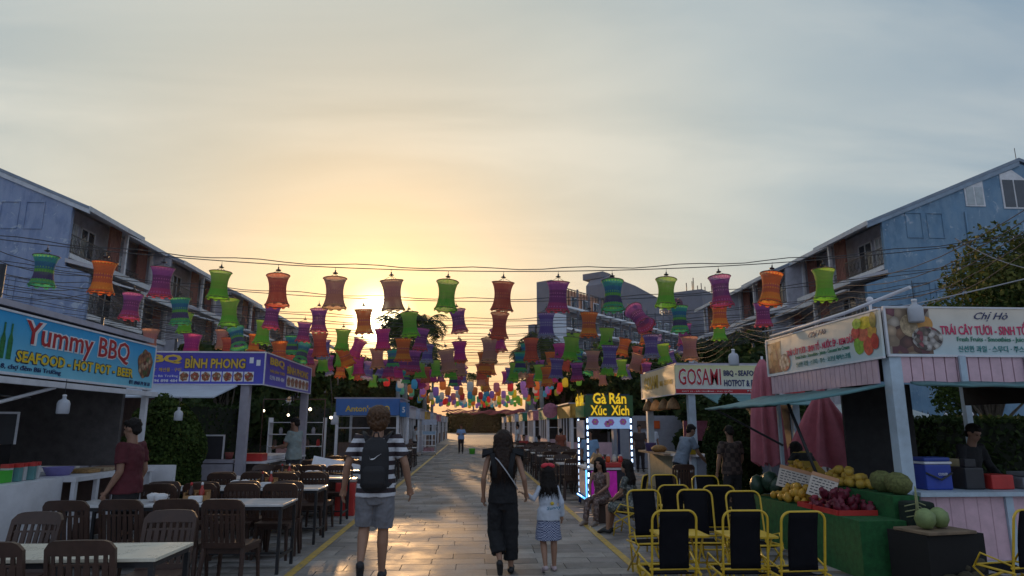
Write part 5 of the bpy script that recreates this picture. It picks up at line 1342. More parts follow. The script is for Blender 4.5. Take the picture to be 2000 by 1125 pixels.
# goods on the pink counter
def cooler():
    rt = empty('cool_box', (5.62, 8.1, .862), .05, 'blue cool box with white lid rim on the pink counter', 'cool box')
    MB().box((0, 0, .15), (.34, .26, .30), bev=.02).build('body', M('blue_cooler', (.03, .06, .33), .4, var=.15), rt); MB().box((0, 0, .315), (.36, .28, .03), bev=.01).build('lid_rim', METW, rt); MB().box((0, 0, .355), (.34, .26, .05), bev=.02).build('lid', M('blue_cooler_lid', (.03, .06, .28), .4), rt)
    MB().tube([(-.17, -.14, .2), (0, -.16, .12), (.17, -.14, .2)], .012, 6).build('handle', RAILM, rt)
    o = put_text('COOLER', INK['white'], rt, frame_mat(rt.matrix_basis @ Vector((-.02, -.14, .17)), (1, .05, 0)), 0, 0, .12, .03)
cooler()
simple('juice_press', MB().box((6.1, 8.15, .99), (.24, .3, .26), bev=.02).box((6.1, 8.1, 1.17), (.14, .1, .1), bev=.01), M('dark_machine', (.03, .03, .035), .4), 'dark juice machine beside the blue cool box', 'machine')
simple('red_box', MB().box((6.42, 8.1, .95), (.28, .26, .17), bev=.015), REDP, 'red box on the pink counter before the seller', 'box')
simple('glass_case', MB().box((6.05, 8.35, 1.1), (.2, .12, .22), bev=.005), M('brass_panel', (.25, .2, .1), .4, var=.3), 'brassy panel on the pink counter before the seller', 'panel')
simple('tray_stack', MB().box((6.95, 8.2, .93), (.5, .4, .14), bev=.02).box((6.98, 8.2, 1.03), (.4, .3, .05), bev=.01), M('grey_trays', (.2, .21, .23), .5), 'stack of grey trays at the right end of the pink counter', 'tray')

# fruit stand: two turf-covered steps
TURF = M('green_turf', (.02, .115, .035), .95, var=.35, scale=14, bump=.9, bscale=180)
def fruit_stand():
    rt = empty('fruit_stand', (4.65, 8.9, 0), 0, 'two-stepped fruit stand covered in green turf in front of the pink stall', 'stand')
    B = lambda mb_, n, m: put_mesh(n, mb_.mesh(n, m), rt, Matrix())
    B(MB().b2((4.22, 7.35, 0), (4.75, 10.3, .6)), 'lower_step', TURF); B(MB().b2((4.755, 7.55, 0), (5.06, 10.35, .84)), 'upper_step', TURF)
fruit_stand()
def fruit_pile(kind, mesh_fn, x0, x1, y0, y1, z, n, lab, layers=3, jit=.35):
    k = 0
    for L_ in range(layers):
        m = int(n * (1 - L_ / (layers + .2)))
        for i in range(m):
            t = (i + .5) / m
            w = 1 - L_ / (layers + .6)
            x = (x0 + x1) / 2 + (RAND.uniform(-.5, .5)) * (x1 - x0) * w; y = (y0 + y1) / 2 + (t - .5) * (y1 - y0) * w
            o = mesh_fn(); sc_ = RAND.uniform(.78, 1.22); o.scale = (sc_, sc_ * RAND.uniform(.85, 1.15), sc_); o.location = (x, y, z + L_ * .07 + RAND.uniform(0, .015)); o.rotation_euler = (RAND.uniform(-jit, jit), RAND.uniform(-jit, jit), RAND.uniform(0, 6))
            k += 1
            tag(o, lab, kind, lab)
def fm_(name, prof, mat, n=12, bumpy=0):
    mb = MB(); mb.lathe(prof, n=n); me = mb.mesh(name, mat)
    return lambda: link(name, me)
mango = fm_('mango', [(.002, 0), (.035, .012), (.05, .045), (.045, .085), (.02, .115), (.002, .12)], M('mango_skin', (.55, .30, .035), .45, var=.3, scale=20))
pomelo = fm_('orange_fruit', [(.002, 0), (.04, .012), (.055, .05), (.04, .09), (.002, .1)], M('orange_skin', (.52, .33, .05), .5, var=.25, scale=20))
wmel = fm_('watermelon', [(.002, 0), (.07, .02), (.10, .08), (.105, .14), (.07, .22), (.002, .25)], M('melon_dark', (.022, .05, .03), .35, var=.5, scale=18), 14)
dragon = fm_('dragon_fruit', [(.002, 0), (.035, .015), (.05, .05), (.045, .09), (.02, .115), (.028, .14), (.003, .13)], M('dragon_skin', (.14, .018, .035), .5, var=.45, scale=25), 9)
rambu = fm_('small_red_fruit', [(.002, 0), (.03, .01), (.04, .035), (.03, .065), (.002, .07)], M('rambutan', (.28, .03, .05), .6, var=.5, scale=40), 8)
durian = fm_('spiky_melon', [(.002, 0), (.10, .03), (.145, .11), (.14, .18), (.08, .24), (.002, .26)], M('durian_skin', (.13, .14, .045), .8, var=.5, scale=30, bump=1, bscale=50), 18)
coco = fm_('green_coconut', [(.002, 0), (.07, .02), (.10, .09), (.09, .16), (.04, .20), (.01, .21)], M('coconut_skin', (.20, .26, .10), .5, var=.3, scale=10), 16)
fruit_pile('watermelon', wmel, 4.25, 4.6, 9.75, 10.25, .6, 4, 'dark green watermelon piled at the far end of the lower turf step', 2)
fruit_pile('mango', mango, 4.25, 4.68, 8.72, 9.7, .6, 22, 'yellow mango heaped on the lower turf step under the first price card')
fruit_pile('dragon fruit', dragon, 4.3, 4.7, 7.85, 8.6, .6, 20, 'dark red dragon fruit heaped on the lower turf step', 3, .9)
fruit_pile('mango', pomelo, 4.8, 5.02, 8.25, 9.35, .84, 17, 'orange-yellow fruit heaped on the upper turf step', 3)
fruit_pile('mango', mango, 4.8, 5.0, 9.7, 10.25, .84, 8, 'yellow mango heaped at the far end of the upper turf step', 3)
fruit_pile('small fruit', rambu, 4.28, 4.62, 8.4, 8.68, .6, 6, 'small red fruit in the flat tray between mangoes and dragon fruit', 2)
for (x, y, lab) in ((4.9, 8.02, 'spiky green melon on the upper turf step beside the orange fruit'), (4.9, 7.72, 'larger spiky green melon at the near end of the upper turf step')):
    o = durian(); o.location = (x, y, .84); o.rotation_euler = (.3, .2, 1); tag(o, lab, 'melon', 'spiky melons on the upper step')
for (x0, x1, y0, y1, lab) in ((4.24, 4.7, 7.8, 8.35, 'red plastic tray under the dragon fruit'), (4.24, 4.66, 8.4, 8.75, 'orange-red plastic tray under the small fruit')):
    simple('fruit_tray', MB().b2((x0, y0, .602), (x1, y1, .615)).b2((x0 - .02, y0, .602), (x0, y1, .66)).b2((x0, y0 - .02, .602), (x1, y0, .66)).b2((x0, y1, .602), (x1, y1 + .02, .66)), REDP, lab, 'tray')
CARD = M('price_card', (.60, .52, .45), .6, var=.08)
def card(loc, rz, lab, w=.42):
    rt = empty('price_card', loc, rz, lab, 'price card', 'handwritten price cards on the fruit')
    rt.rotation_euler = (R(-18), R(14), rz)
    MB().b2((-w / 2, -.006, 0), (w / 2, .006, .30)).build('card', CARD, rt); MB().b2((-w / 2, -.012, .255), (w / 2, .0095, .302)).build('orange_edge', M('orange_edge', (.55, .28, .15), .6), rt)
    ln = MB()
    for i in range(6):
        x = -w / 2 + .03
        while x < w / 2 - .05:
            l_ = RAND.uniform(.02, .06); ln.b2((x, -.009, .22 - .037 * i), (x + l_, -.0065, .231 - .037 * i)); x += l_ + .018
    ln.build('handwriting', INK['black'], rt)
card((4.45, 9.35, .75), R(-32), 'larger handwritten price card leaning on the mangoes'); card((4.42, 8.55, .72), R(-50), 'smaller handwritten price card beside the dragon fruit', .34)
# coconuts by the counter
def cocotable():
    rt = empty('chopping_block', (4.80, 6.98, 0), .2, 'low wooden board on dark crates holding green coconuts', 'table')
    MB().box((0, 0, .56), (.6, .45, .03), bev=.006).build('board', M('board_wood', (.20, .14, .09), .7, var=.35, scale=6), rt)
    MB().box((.06, .06, .27), (.72, .5, .54)).build('crate', M('dark_crate', (.010, .009, .009), .8, var=.3), rt)
cocotable()
for (x, y, lab) in ((4.66, 6.92, 'green coconut on the wooden board, the one nearer the chairs'), (4.86, 6.98, 'green coconut on the wooden board, the one nearer the pink stall')):
    o = coco(); o.location = (x, y, .577); o.rotation_euler = (RAND.uniform(-.15, .15), .1, 1); tag(o, lab, 'coconut')
mb = MB(); mb.tube([(4.78, 7.2, .58), (4.78, 7.18, .8), (4.74, 7.12, .98)], [.02, .016, .008], 7)
for k in range(9): mb.tube([(4.78, 7.19, .66 + .02 * k), (4.78 + .12 * math.cos(k * 2.2), 7.19 + .1 * math.sin(k * 2.2), .63 + .02 * k)], .006, 4)
simple('coconut_stalk', mb, M('stalk', (.30, .32, .16), .7), 'pale coconut stalk standing behind the green coconuts', 'stalk')
simple('dark_cloth', MB().box((4.93, 7.42, .40), (.3, .22, .80), taper=.92, bev=.04), M('cloth_black_green', (.012, .022, .016), .95, var=.3, bump=.4, bscale=20), 'dark cloth-covered crate at the near end of the turf stand', 'crate')
for k in range(7):
    o = link('coconut_husk', MB().ball((0, 0, 0), (.12, .1, .09), 12, 8).mesh('coconut_husk', M('husk', (.06, .05, .03), .9, var=.5, scale=15, bump=.6, bscale=30)), None, (4.75 + .13 * (k % 4) + .02 * k, 6.75 + .16 * (k // 4), .09 + .13 * (k // 4))); o.rotation_euler = (k, k * 2, 0)
    tag(o, 'dark coconut husk in the heap on the ground before the pink stall', 'husk', 'dark coconut husk in the heap on the ground before the pink stall')
# folded pink parasols behind the fruit
UMB = M('pink_canvas', (.60, .19, .24), .75, var=.15, scale=5, bump=.2, bscale=40, trans=.15)
def parasol(x, y, ztop, zbot, rb, label, flare):
    rt = empty('parasol', (x, y, 0), 0, label, 'parasol', 'closed pink parasols behind the fruit')
    MB().tube([(0, 0, 0), (0, 0, ztop + .06)], .022, 8).build('pole', METW, rt)
    n, m = 40, 12; V = []
    for i in range(m + 1):
        t = i / m; z = ztop + (zbot - ztop) * t
        for k in range(n):
            a = 2 * PI * k / n
            r0 = .04 + (rb - .04) * (t ** flare)
            if flare > .9: r0 = .05 + (rb - .05) * t
            f = 1 + .3 * min(1, t * 3) * math.sin(a * 8 + math.sin(t * 3) * .6)
            V.append((r0 * f * math.cos(a), r0 * f * math.sin(a), z + .05 * math.sin(a * 8) * t))
    Fq = [(i * n + k, i * n + (k + 1) % n, (i + 1) * n + (k + 1) % n, (i + 1) * n + k) for i in range(m) for k in range(n)]
    link('canopy', np_mesh('canopy', V, Fq, UMB, True), rt)
parasol(5.3, 11.9, 2.8, .95, .25, 'closed pink parasol standing at the far end of the fruit stall', .35); parasol(6.35, 11.9, 2.3, .9, .6, 'half-closed pink parasol spreading behind the yellow fruit', 1.0)
rt = empty('white_parasol', (8.4, 13.9, 0), 0, 'open white parasol seen through the fruit stall', 'parasol')
MB().tube([(0, 0, 0), (0, 0, 2.15)], .025, 8).build('pole', METW, rt); MB().lathe([(1.25, 1.72), (1.27, 1.78), (.6, 2.03), (.03, 2.17)], n=12, caps=False, smooth=False).build('canopy', M('white_canvas', (.5, .55, .56), .7, trans=.3), rt)

# --- lit snack cart
LED = M('led_white_blue', (.6, .7, .9), .3, var=0, emit=(.55, .75, 1), estr=3.2)
LEDB = M('led_blue', (.1, .3, .6), .3, var=0, emit=(.10, .42, 1), estr=2.0)
NAVY = M('navy_post', (.015, .025, .08), .4, var=.15)
def cart():
    rt = empty('snack_cart', (2.64, 13.45, 0), 0, 'lit snack cart with yellow letters on green and glowing corner posts', 'cart')
    B = lambda mb_, n, m: put_mesh(n, mb_.mesh(n, m), rt, Matrix())
    x0, x1, y0, y1 = 2.22, 3.06, 12.9, 14.0
    for (x, y) in ((x0, y0), (x1, y0), (x0, y1), (x1, y1)):
        p = B(MB().b2((x - .025, y - .025, .1), (x + .025, y + .025, 2.15)), 'post', NAVY)
        if x == x0 or y == y0:
            for k in range(12):
                z = .3 + k * .125
                sub(p, B(MB().b2((x - .014, y - .034, z), (x + .014, y - .026, z + .075)), 'led', LED))
    fm = frame_mat((x0 - .04, y0 - .05, 1.79), (1, 0, 0)); W = .93
    board(rt, fm, W, .40, M('dark_green_board', (.035, .10, .03), .4, var=.3, scale=4))
    YL = M('letter_yellow_lit', (.75, .52, .02), .4, var=.05, emit=(1, .62, .02), estr=.45)
    for t, x, y, w, h in (('Gà', .15, .235, .26, .21), ('Rán', .47, .235, .33, .21), ('Xúc', .10, .02, .31, .19), ('Xích', .50, .02, .35, .19)): outlined(t, YL, M('letter_shadow', (.22, .07, .01), .5), rt, fm, x, y, w, h, bold=.022, ed=.02)
    fm3 = frame_mat((x0 - .05, y1, 1.78), (0, -1, 0)); board(rt, fm3, 1.08, .22, M('side_green_board', (.04, .22, .08), .4)); o = put_text('GÀ', YL, rt, fm3, .1, .22, .4, .25, bold=.05); o = put_text('RÁN', YL, rt, fm3, .6, .22, .45, .25, bold=.05)
    fl = board(rt, frame_mat((x0 + .03, y0 - .03, 1.56), (1, 0, 0)), .79, .22, M('flower_panel', (.36, .50, .72), .3, var=.2, emit=(.35, .55, .95), estr=.25), 'flower_panel', .02)
    for k, (fx, fy) in enumerate(((.12, .13), (.36, .09), (.42, .12), (.66, .13))):
        for j in range(6):
            a = j * 1.05 + k; disc(rt, frame_mat((x0 + .03, y0 - .03, 1.56), (1, 0, 0)), fx + .035 * math.cos(a), fy + .035 * math.sin(a), .035, .03, M('petal_pink', (.62, .18, .48), .4, var=.3, scale=30), z=.004 + .0006 * j, name='petal', n=12)
        disc(rt, frame_mat((x0 + .03, y0 - .03, 1.56), (1, 0, 0)), fx, fy, .018, .018, M('petal_core', (.65, .45, .1), .4), z=.009, name='petal', n=10)
    B(MB().b2((x0 - .05, y0 + .1, 1.38), (x0 - .03, y1 - .1, 1.72)), 'menu_panel', M('menu_white', (.45, .48, .58), .4, var=.3, scale=25))
    B(MB().b2((x0, y0 + .0, .28), (x1, y1, .80)), 'body', M('cart_dark', (.03, .03, .04), .5))
    B(MB().b2((x0 + .05, y0 - .02, .30), (x1 - .3, y0 - .004, .78)), 'magenta_panel', M('magenta_panel', (.50, .02, .38), .4, var=.35, scale=8, emit=(.9, .03, .6), estr=.08))
    B(MB().b2((x0 - .03, y0 - .05, .80), (x1 + .05, y1 + .05, .84)), 'counter_top', METW)
    B(MB().b2((x0 - .02, y0 + .1, .32), (x0 - .005, y1 - .1, .76)), 'side_glass', M('side_glass', (.25, .27, .36), .2, var=.4, scale=6))
    B(MB().tube([(x0 - .04, y0 - .05, .26), (x0 - .04, y1, .26)], .018, 6), 'blue_led', LEDB)
    B(MB().tube([(x0 - .05, y0 - .06, .28), (x0 - .05, y0 - .06, .8)], .014, 6), 'blue_led', LEDB)
    B(MB().b2((x0 + .02, y1 - .04, 2.1), (x1, y1, 2.15)), 'top_rail', NAVY); B(MB().b2((x0 + .0, y0, 2.19), (x1, y1, 2.215)), 'roof', NAVY)
    for (x, y) in ((x0 + .1, y0 + .12), (x1 - .1, y0 + .12), (x0 + .1, y1 - .12), (x1 - .1, y1 - .12)): w = B(MB().tube([(x - .02, y, .14), (x + .02, y, .14)], .14, 16), 'wheel', RAILM)
cart()
def sauce_row():
    for k in range(4):
        rt = empty('sauce_jar', (2.5 + .12 * k, 12.98, .935), 0, f'sauce jar with white cap on the snack cart, {ORD[k]} from the walkway', 'jar', 'sauce jars on the snack cart')
        MB().lathe([(.04, 0), (.045, .02), (.045, .09), (.03, .11)], n=12).build('jar', [REDP, ORG, M('mayo', (.55, .5, .4), .3), REDP][k], rt); MB().lathe([(.032, .11), (.032, .135), (.01, .14)], n=10).build('cap', PAPER, rt)
simple('snack_tray', MB().box((2.66, 13.0, .887), (.5, .34, .09), bev=.015), REDP, 'red food tray on the snack cart counter', 'tray'); sauce_row()
simple('bread_stack', MB().box((2.36, 13.1, 1.0), (.07, .3, .2), rot=(.1, .5, 0), bev=.02).box((2.44, 13.05, 1.0), (.06, .3, .2), rot=(.1, .5, 0), bev=.02), M('bread', (.42, .25, .12), .7, var=.3), 'pale sausage boxes leaning on the snack cart', 'box')

# --- stalls further off
def far_stall(x0, x1, y0, y1, label, wallm, signm, txt=None, ink='white', sgn=1, h=2.5, sh=.55, awn=None):
    rt = empty('far_stall', ((x0 + x1) / 2, (y0 + y1) / 2, 0), 0, label, 'stall', 'stalls further along the walkway')
    B = lambda mb_, n, m: put_mesh(n, mb_.mesh(n, m), rt, Matrix())
    for x in (x0 + .06, x1 - .06):
        for y in (y0 + .06, y1 - .06): B(MB().b2((x - .06, y - .06, 0), (x + .06, y + .06, h)), 'post', METW)
    B(MB().b2((x0 - .1, y0 - .02, h + sh), (x1 + .1, y1, h + sh + .06)), 'roof', GREYP)
    B(MB().b2((x0, y0 - .08, h - .1), (x1, y0 - .04, h + sh)), 'front_sign', signm)
    xs = x1 if sgn > 0 else x0
    B(MB().b2((xs - .02, y0 - .03, h - .1), (xs + .02, y1, h + sh)), 'side_sign', signm)
    B(MB().b2((x0 + .15, y0 + .1, 0), (x1 - .15, y0 + .16, .9)), 'counter', wallm); B(MB().b2((xs - .1 if sgn > 0 else xs + .04, y0 + .2, 0), (xs - .04 if sgn > 0 else xs + .1, y1 - .1, .9)), 'counter', wallm)
    B(MB().b2((x0 + .1, y1 - .1, 0), (x1 - .1, y1 - .05, h)), 'back_wall', M('dim_back', (.10, .085, .08), .8))
    n = 5
    for k in range(n):
        yy = y0 + .3 + k * (y1 - y0 - .6) / (n - 1); B(MB().b2((xs - .05 - .02 * sgn, yy - .03, .9), (xs - .02 * sgn, yy + .03, h - .1)), 'mullion', METW)
    for zz in (1.5, 2.0): B(MB().b2((x0 + .1, y0 + .02, zz), (x1 - .1, y0 + .05, zz + .03)), 'shelf', METW)
    if txt:
        fm = frame_mat((x0, y0 - .081, h - .1), (1, 0, 0)); put_text(txt, INK[ink], rt, fm, .15 * (x1 - x0), .12, (x1 - x0) * .7, sh * .5, bold=.02)
    if awn: B(MB().box(((x0 + x1) / 2, y0 - .55, h - .25), (x1 - x0, 1.0, .02), rot=(R(14), 0, 0)), 'awning', awn)
BSIGN = grad_mat('blue_banner', (.02, .22, .42), (.05, .16, .45)); WSIGN = M('white_banner', (.45, .47, .55), .5, var=.25, scale=6); YSIGN = M('yellow_banner', (.5, .30, .06), .5, var=.2, scale=5); GSIGN = M('green_banner', (.04, .2, .12), .5, var=.2); PSIGN = M('pink_banner', (.42, .16, .22), .5, var=.3, scale=8)
BRN = M('brown_wall', (.12, .075, .06), .7, var=.3)
rtb = far_stall(-5.9, -3.15, 30.0, 33.6, 'blue-signed stall on the left beyond the striped shirt', BRN, BSIGN, "Anton's BBQ", 'yellow', 1, 2.15, .62)
simple('number_panel', MB().b2((-3.12, 29.9, 2.0), (-2.85, 31.5, 2.62)), M('blue_number', (.03, .18, .45), .5), 'blue panel with a number at the corner of the blue-signed stall', 'sign')
o = put_text('5', INK['white'], None, frame_mat((-3.08, 29.895, 2.02), (1, 0, 0)), .06, .15, .13, .25, bold=.03); tag(o, 'white numeral on the blue corner panel', 'numeral'); o.name = 'numeral'
for k, (y, x1, sg, tx, wm) in enumerate(((36.5, -3.3, WSIGN, 'SEAFOOD', BRN), (42.5, -3.2, WSIGN, 'NƯỚC MÍA', GREYP), (49, -3.2, YSIGN, None, BRN), (56, -3.1, WSIGN, None, BRN), (64, -3.0, PSIGN, None, BRN), (73, -3.0, WSIGN, None, BRN), (83, -3.0, WSIGN, None, BRN))):
    far_stall(x1 - 2.6, x1, y, y + 4.2, f'{["white","white","ochre","white","pink","white","white"][k]}-signed stall on the left of the walkway, {ORD[k]} past the blue-signed one', wm, sg, tx, 'navy', 1, 2.1, .5)
for k, (y, x0, sg, tx, wm) in enumerate(((29.5, 4.35, YSIGN, None, PINK), (36.5, 4.1, GSIGN, None, PINK2), (43.5, 4.0, PSIGN, None, LBLUE), (51, 3.9, GSIGN, None, PINK), (59, 3.8, WSIGN, None, PINK2), (68, 3.8, YSIGN, None, BRN), (79, 3.8, WSIGN, None, BRN))):
    far_stall(x0, x0 + 2.6, y, y + 4.4, f'{["ochre","green","pink","green","white","ochre","white"][k]}-signed stall on the right of the walkway, {ORD[k]} past the snack cart', wm, sg, tx, 'navy', -1, 2.05, .5)
simple('round_sign', MB().tube([(3.98, 33.9, 2.35), (3.98, 34.0, 2.35)], .38, 24), PSIGN, 'round pink sign on the right-hand stalls beyond the snack cart', 'sign')
rt = empty('flower_sign', (4.4, 29.3, 2.05), 0, 'ochre board with a dark blue flower on the right-hand stalls', 'sign'); MB().b2((0, -.02, 0), (.62, .02, .5)).build('board', M('ochre_board', (.52, .30, .05), .5), rt)
for j in range(6): MB().ball((.31 + .1 * math.cos(j * 1.05), -.025, .25 + .1 * math.sin(j * 1.05)), (.05, .012, .05), 10, 6).build('petal', M('flower_navy', (.03, .03, .15), .5), rt)
# pale building wall behind the cart with people
simple('pale_block_wall', MB().b2((5.6, 26.5, 0), (9.6, 26.9, 2.0)), M('pale_grey_wall', (.30, .31, .36), .8, var=.12), 'low pale grey wall behind the snack cart', 'wall')
for k in range(3): simple('wall_poster', MB().b2((6.0 + k * .55, 26.46, 1.5), (6.35 + k * .55, 26.49, 1.8)), [INK['navy'], BRN, ORG][k], f'small poster on the pale grey wall, {ORD[k]} from the walkway', 'poster', 'posters on the pale grey wall')
# white rack trolley
def rack(x, y, label, s=1.0):
    rt = empty('rack_trolley', (x, y, 0), .05, label, 'trolley', 'metal rack trolleys along the left')
    rt.scale = (s, s, s)
    for a in (-.38, .38):
        for b_ in (-.25, .25): MB().tube([(a, b_, .06), (a, b_, 1.35)], .018, 6).build('post', METW, rt); MB().tube([(a - .015, b_, .04), (a + .015, b_, .04)], .04, 10).build('wheel', RAILM, rt)
    for z in (.18, .5, .8, 1.1): MB().b2((-.4, -.27, z), (.4, .27, z + .025)).build('shelf', METW, rt)
    MB().b2((-.3, -.2, .205), (.3, .2, .42)).build('bin', M('bin_redwhite', (.4, .2, .22), .5, var=.5, scale=8), rt); MB().b2((-.36, -.22, 1.126), (.36, .22, 1.3)).build('tray', M('tray_pale_blue', (.3, .4, .5), .5), rt)
    MB().b2((-.42, -.28, 1.66), (.42, -.25, 1.95)).build('top_sign', WSIGN, rt)
    for a in (-.38, .38): MB().tube([(a, -.25, 1.35), (a, -.25, 1.9)], .015, 6).build('mast', METW, rt)
rack(-2.35, 38.6, 'white metal rack trolley standing left of the man in the blue shirt')
simple('signless_frame', MB().tube([(-4.15, 19.5, 0), (-4.15, 19.5, 2.35), (-5.9, 19.6, 2.35), (-5.9, 19.6, 0)], .02, 6), M('brown_steel', (.10, .05, .04), .6), 'thin brown steel frame past the purple-signed stall', 'frame')
jug(-4.75, 24.0, 1.65, 'white jug lamp hanging in front of the blue-signed stall', 1.5)
simple('drinks_bucket', MB().lathe([(.15, 0), (.19, .3), (.2, .31), (.18, .3), (.14, .03)], (.08, 39.7, 0), 18), M('lime_plastic', (.12, .60, .05), .4, var=.1), 'lime green bucket standing alone in the walkway', 'bucket')
# ice box and red cooler near the striped shirt
def foam():
    rt = empty('foam_box', (-2.85, 14.9, .62), R(12), 'tilted white foam display box with sunlit rim left of the striped shirt', 'box')
    rt.rotation_euler = (R(-6), R(12), R(12))
    mb = MB(); mb.b2((-.55, -.4, 0), (.55, .4, .05)); mb.b2((-.55, -.4, .05), (.55, -.36, .24)); mb.b2((-.55, .36, .05), (.55, .4, .24)); mb.b2((-.55, -.36, .05), (-.51, .36, .24)); mb.b2((.51, -.36, .05), (.55, .36, .24)); mb.build('tray', PWHITE, rt); MB().b2((-.5, -.35, .051), (.5, .35, .16)).build('ice', M('crushed_ice', (.5, .52, .55), .4, var=.2, scale=30, bump=.8, bscale=40), rt)
    r2 = empty('trestle', (-2.85, 14.9, 0), R(12), 'dark trestle under the white foam display box', 'trestle'); MB().b2((-.45, -.3, .02), (.45, .3, .50)).build('frame', M('brown_panel', (.08, .05, .04), .7), r2)
foam()
rt = empty('red_cool_box', (-2.3, 13.1, 0), .05, 'red cool box with pale lid beside the left tables', 'cool box'); MB().box((0, 0, .3), (.36, .5, .6), bev=.03).build('body', REDP, rt); MB().box((0, 0, .63), (.38, .52, .06), bev=.015).build('lid', M('cooler_lid', (.5, .42, .38), .4), rt)
# display grill shelves by the grey man
rt = empty('wire_shelf', (-5.2, 20.8, 0), 0, 'white wire shelf of goods past the purple-signed stall', 'shelf')
for z in (.6, 1.0, 1.35, 1.7): MB().b2((-.8, -.2, z), (.8, .2, z + .02)).build('shelf_board', METW, rt)
for a in (-.8, .8): MB().b2((a - .015, -.2, 0), (a + .015, .2, 1.85)).build('upright', METW, rt)
for k in range(9): MB().lathe([(.05, 0), (.06, .12), (.03, .2)], (-.65 + .16 * k, 0, 1.02 + .35 * (k % 2)), 8).build('jar', [BRN, GREYP, REDP][k % 3], rt)

# --- far end: tall cone tree, hedge wall, garland
def far_end():
    rt = empty('cone_tree', (3.4, 148, 0), 0, 'tall dark cone tree with a bow at the far end of the walkway', 'tree')
    n = 9000; u = rng.uniform(0, 1, n); a = rng.uniform(0, 2 * PI, n); r0 = 3.4 * (1 - u) ** 1.0 * rng.uniform(.82, 1.05, n)
    P = np.stack([r0 * np.cos(a), r0 * np.sin(a), .4 + u * 9.0], 1)
    link('crown', leaves('crown', P, .3, LEAF_N), rt); MB().lathe([(2.9, .2), (1.5, 4.9), (.1, 9.2)], n=16).build('trunk', MATS['bush_core'], rt)
    MB().box((0, -.1, 9.5), (1.2, .4, .35), bev=.1).build('bow', M('bow_dark', (.10, .04, .05), .6), rt)
    rt = empty('hedge_wall', (3.5, 152, 0), 0, 'dark green hedge wall closing the far end', 'hedge')
    n = 9000; P = np.stack([rng.uniform(-9, 8, n), rng.uniform(-.5, .5, n), rng.uniform(.2, 4.2, n)], 1); link('crown', leaves('crown', P, .4, leafmat('far_hedge', (.012, .026, .010), (.03, .05, .018), .03)), rt); MB().b2((-9, .0, 0), (8, 1, 4.1)).build('trunk', MATS['bush_core'], rt)
    g_ = MB()
    for k in range(5): g_.tube([(x, 140 - 6 * k, 4.6 - .25 * k + .3 * ((x - 3) / 8) ** 2 + .15 * math.sin(x * 2 + k)) for x in np.linspace(-5, 11, 40)], .09, 5, False)
    simple('garland', g_, M('garland_red', (.28, .06, .08), .7, var=.5, scale=2), 'red garland swags across the far end of the walkway', 'garland')
far_end()
for k in range(8):
    for sd, x in (('left', -8.2), ('right', 8.2)):
        y = 22.5 + k * 9.5
        if sd == 'right' and k == 0: continue
        if sd == 'left' and k == 0: x = -9.2
        hedge((x - .7, y, 0), (x + .7, y + 9.2, 2.3 + .3 * (k % 3)), f'dark hedge section behind the {sd}-hand stalls, {ORD[k]} going back', 3500)
# ------------------------------------------------------------------ people
SKIN = M('skin_warm', (.34, .185, .12), .5, var=.1, scale=8)
SKIN_D = M('skin_tan', (.27, .145, .095), .5, var=.1, scale=8)
HAIRB = M('hair_black', (.012, .009, .008), .6, var=.3, scale=30, bump=.6, bscale=90, spec=.2)
HAIRBR = M('hair_brown', (.09, .04, .016), .5, var=.35, scale=30, bump=.5, bscale=90)
def remesh(mb_, name, mat, vox, smooth=3, disp=0.0, dscale=.12):
    me = mb_.mesh(name, mat)
    o = bpy.data.objects.new('tmp', me)
    m = o.modifiers.new('r', 'REMESH'); m.mode = 'VOXEL'; m.voxel_size = vox; m.use_smooth_shade = True
    if smooth:
        s = o.modifiers.new('s', 'SMOOTH'); s.factor = .5; s.iterations = smooth
    if disp > 0:
        tx = bpy.data.textures.new('folds', 'CLOUDS'); tx.noise_scale = dscale; tx.noise_depth = 2
        d = o.modifiers.new('d', 'DISPLACE'); d.texture = tx; d.strength = disp; d.mid_level = .5
    r_ = evaluated_mesh(o); bpy.data.meshes.remove(me)
    r_.name = name; r_.materials.clear(); r_.materials.append(mat)
    r_.polygons.foreach_set('use_smooth', np.ones(len(r_.polygons), dtype=bool))
    return r_
def limb(mb_, pts, rs, n=14, ends=True):
    """tapered closed tube with rounded ends"""
    pts = [Vector(p) for p in pts]; mb_.tube(pts, rs, n)
    if ends:
        for p, r_ in ((pts[0], rs[0]), (pts[-1], rs[-1])):
            rr = r_ if isinstance(r_, tuple) else (r_, r_)
            mb_.ball(p, min(rr), n, 8)
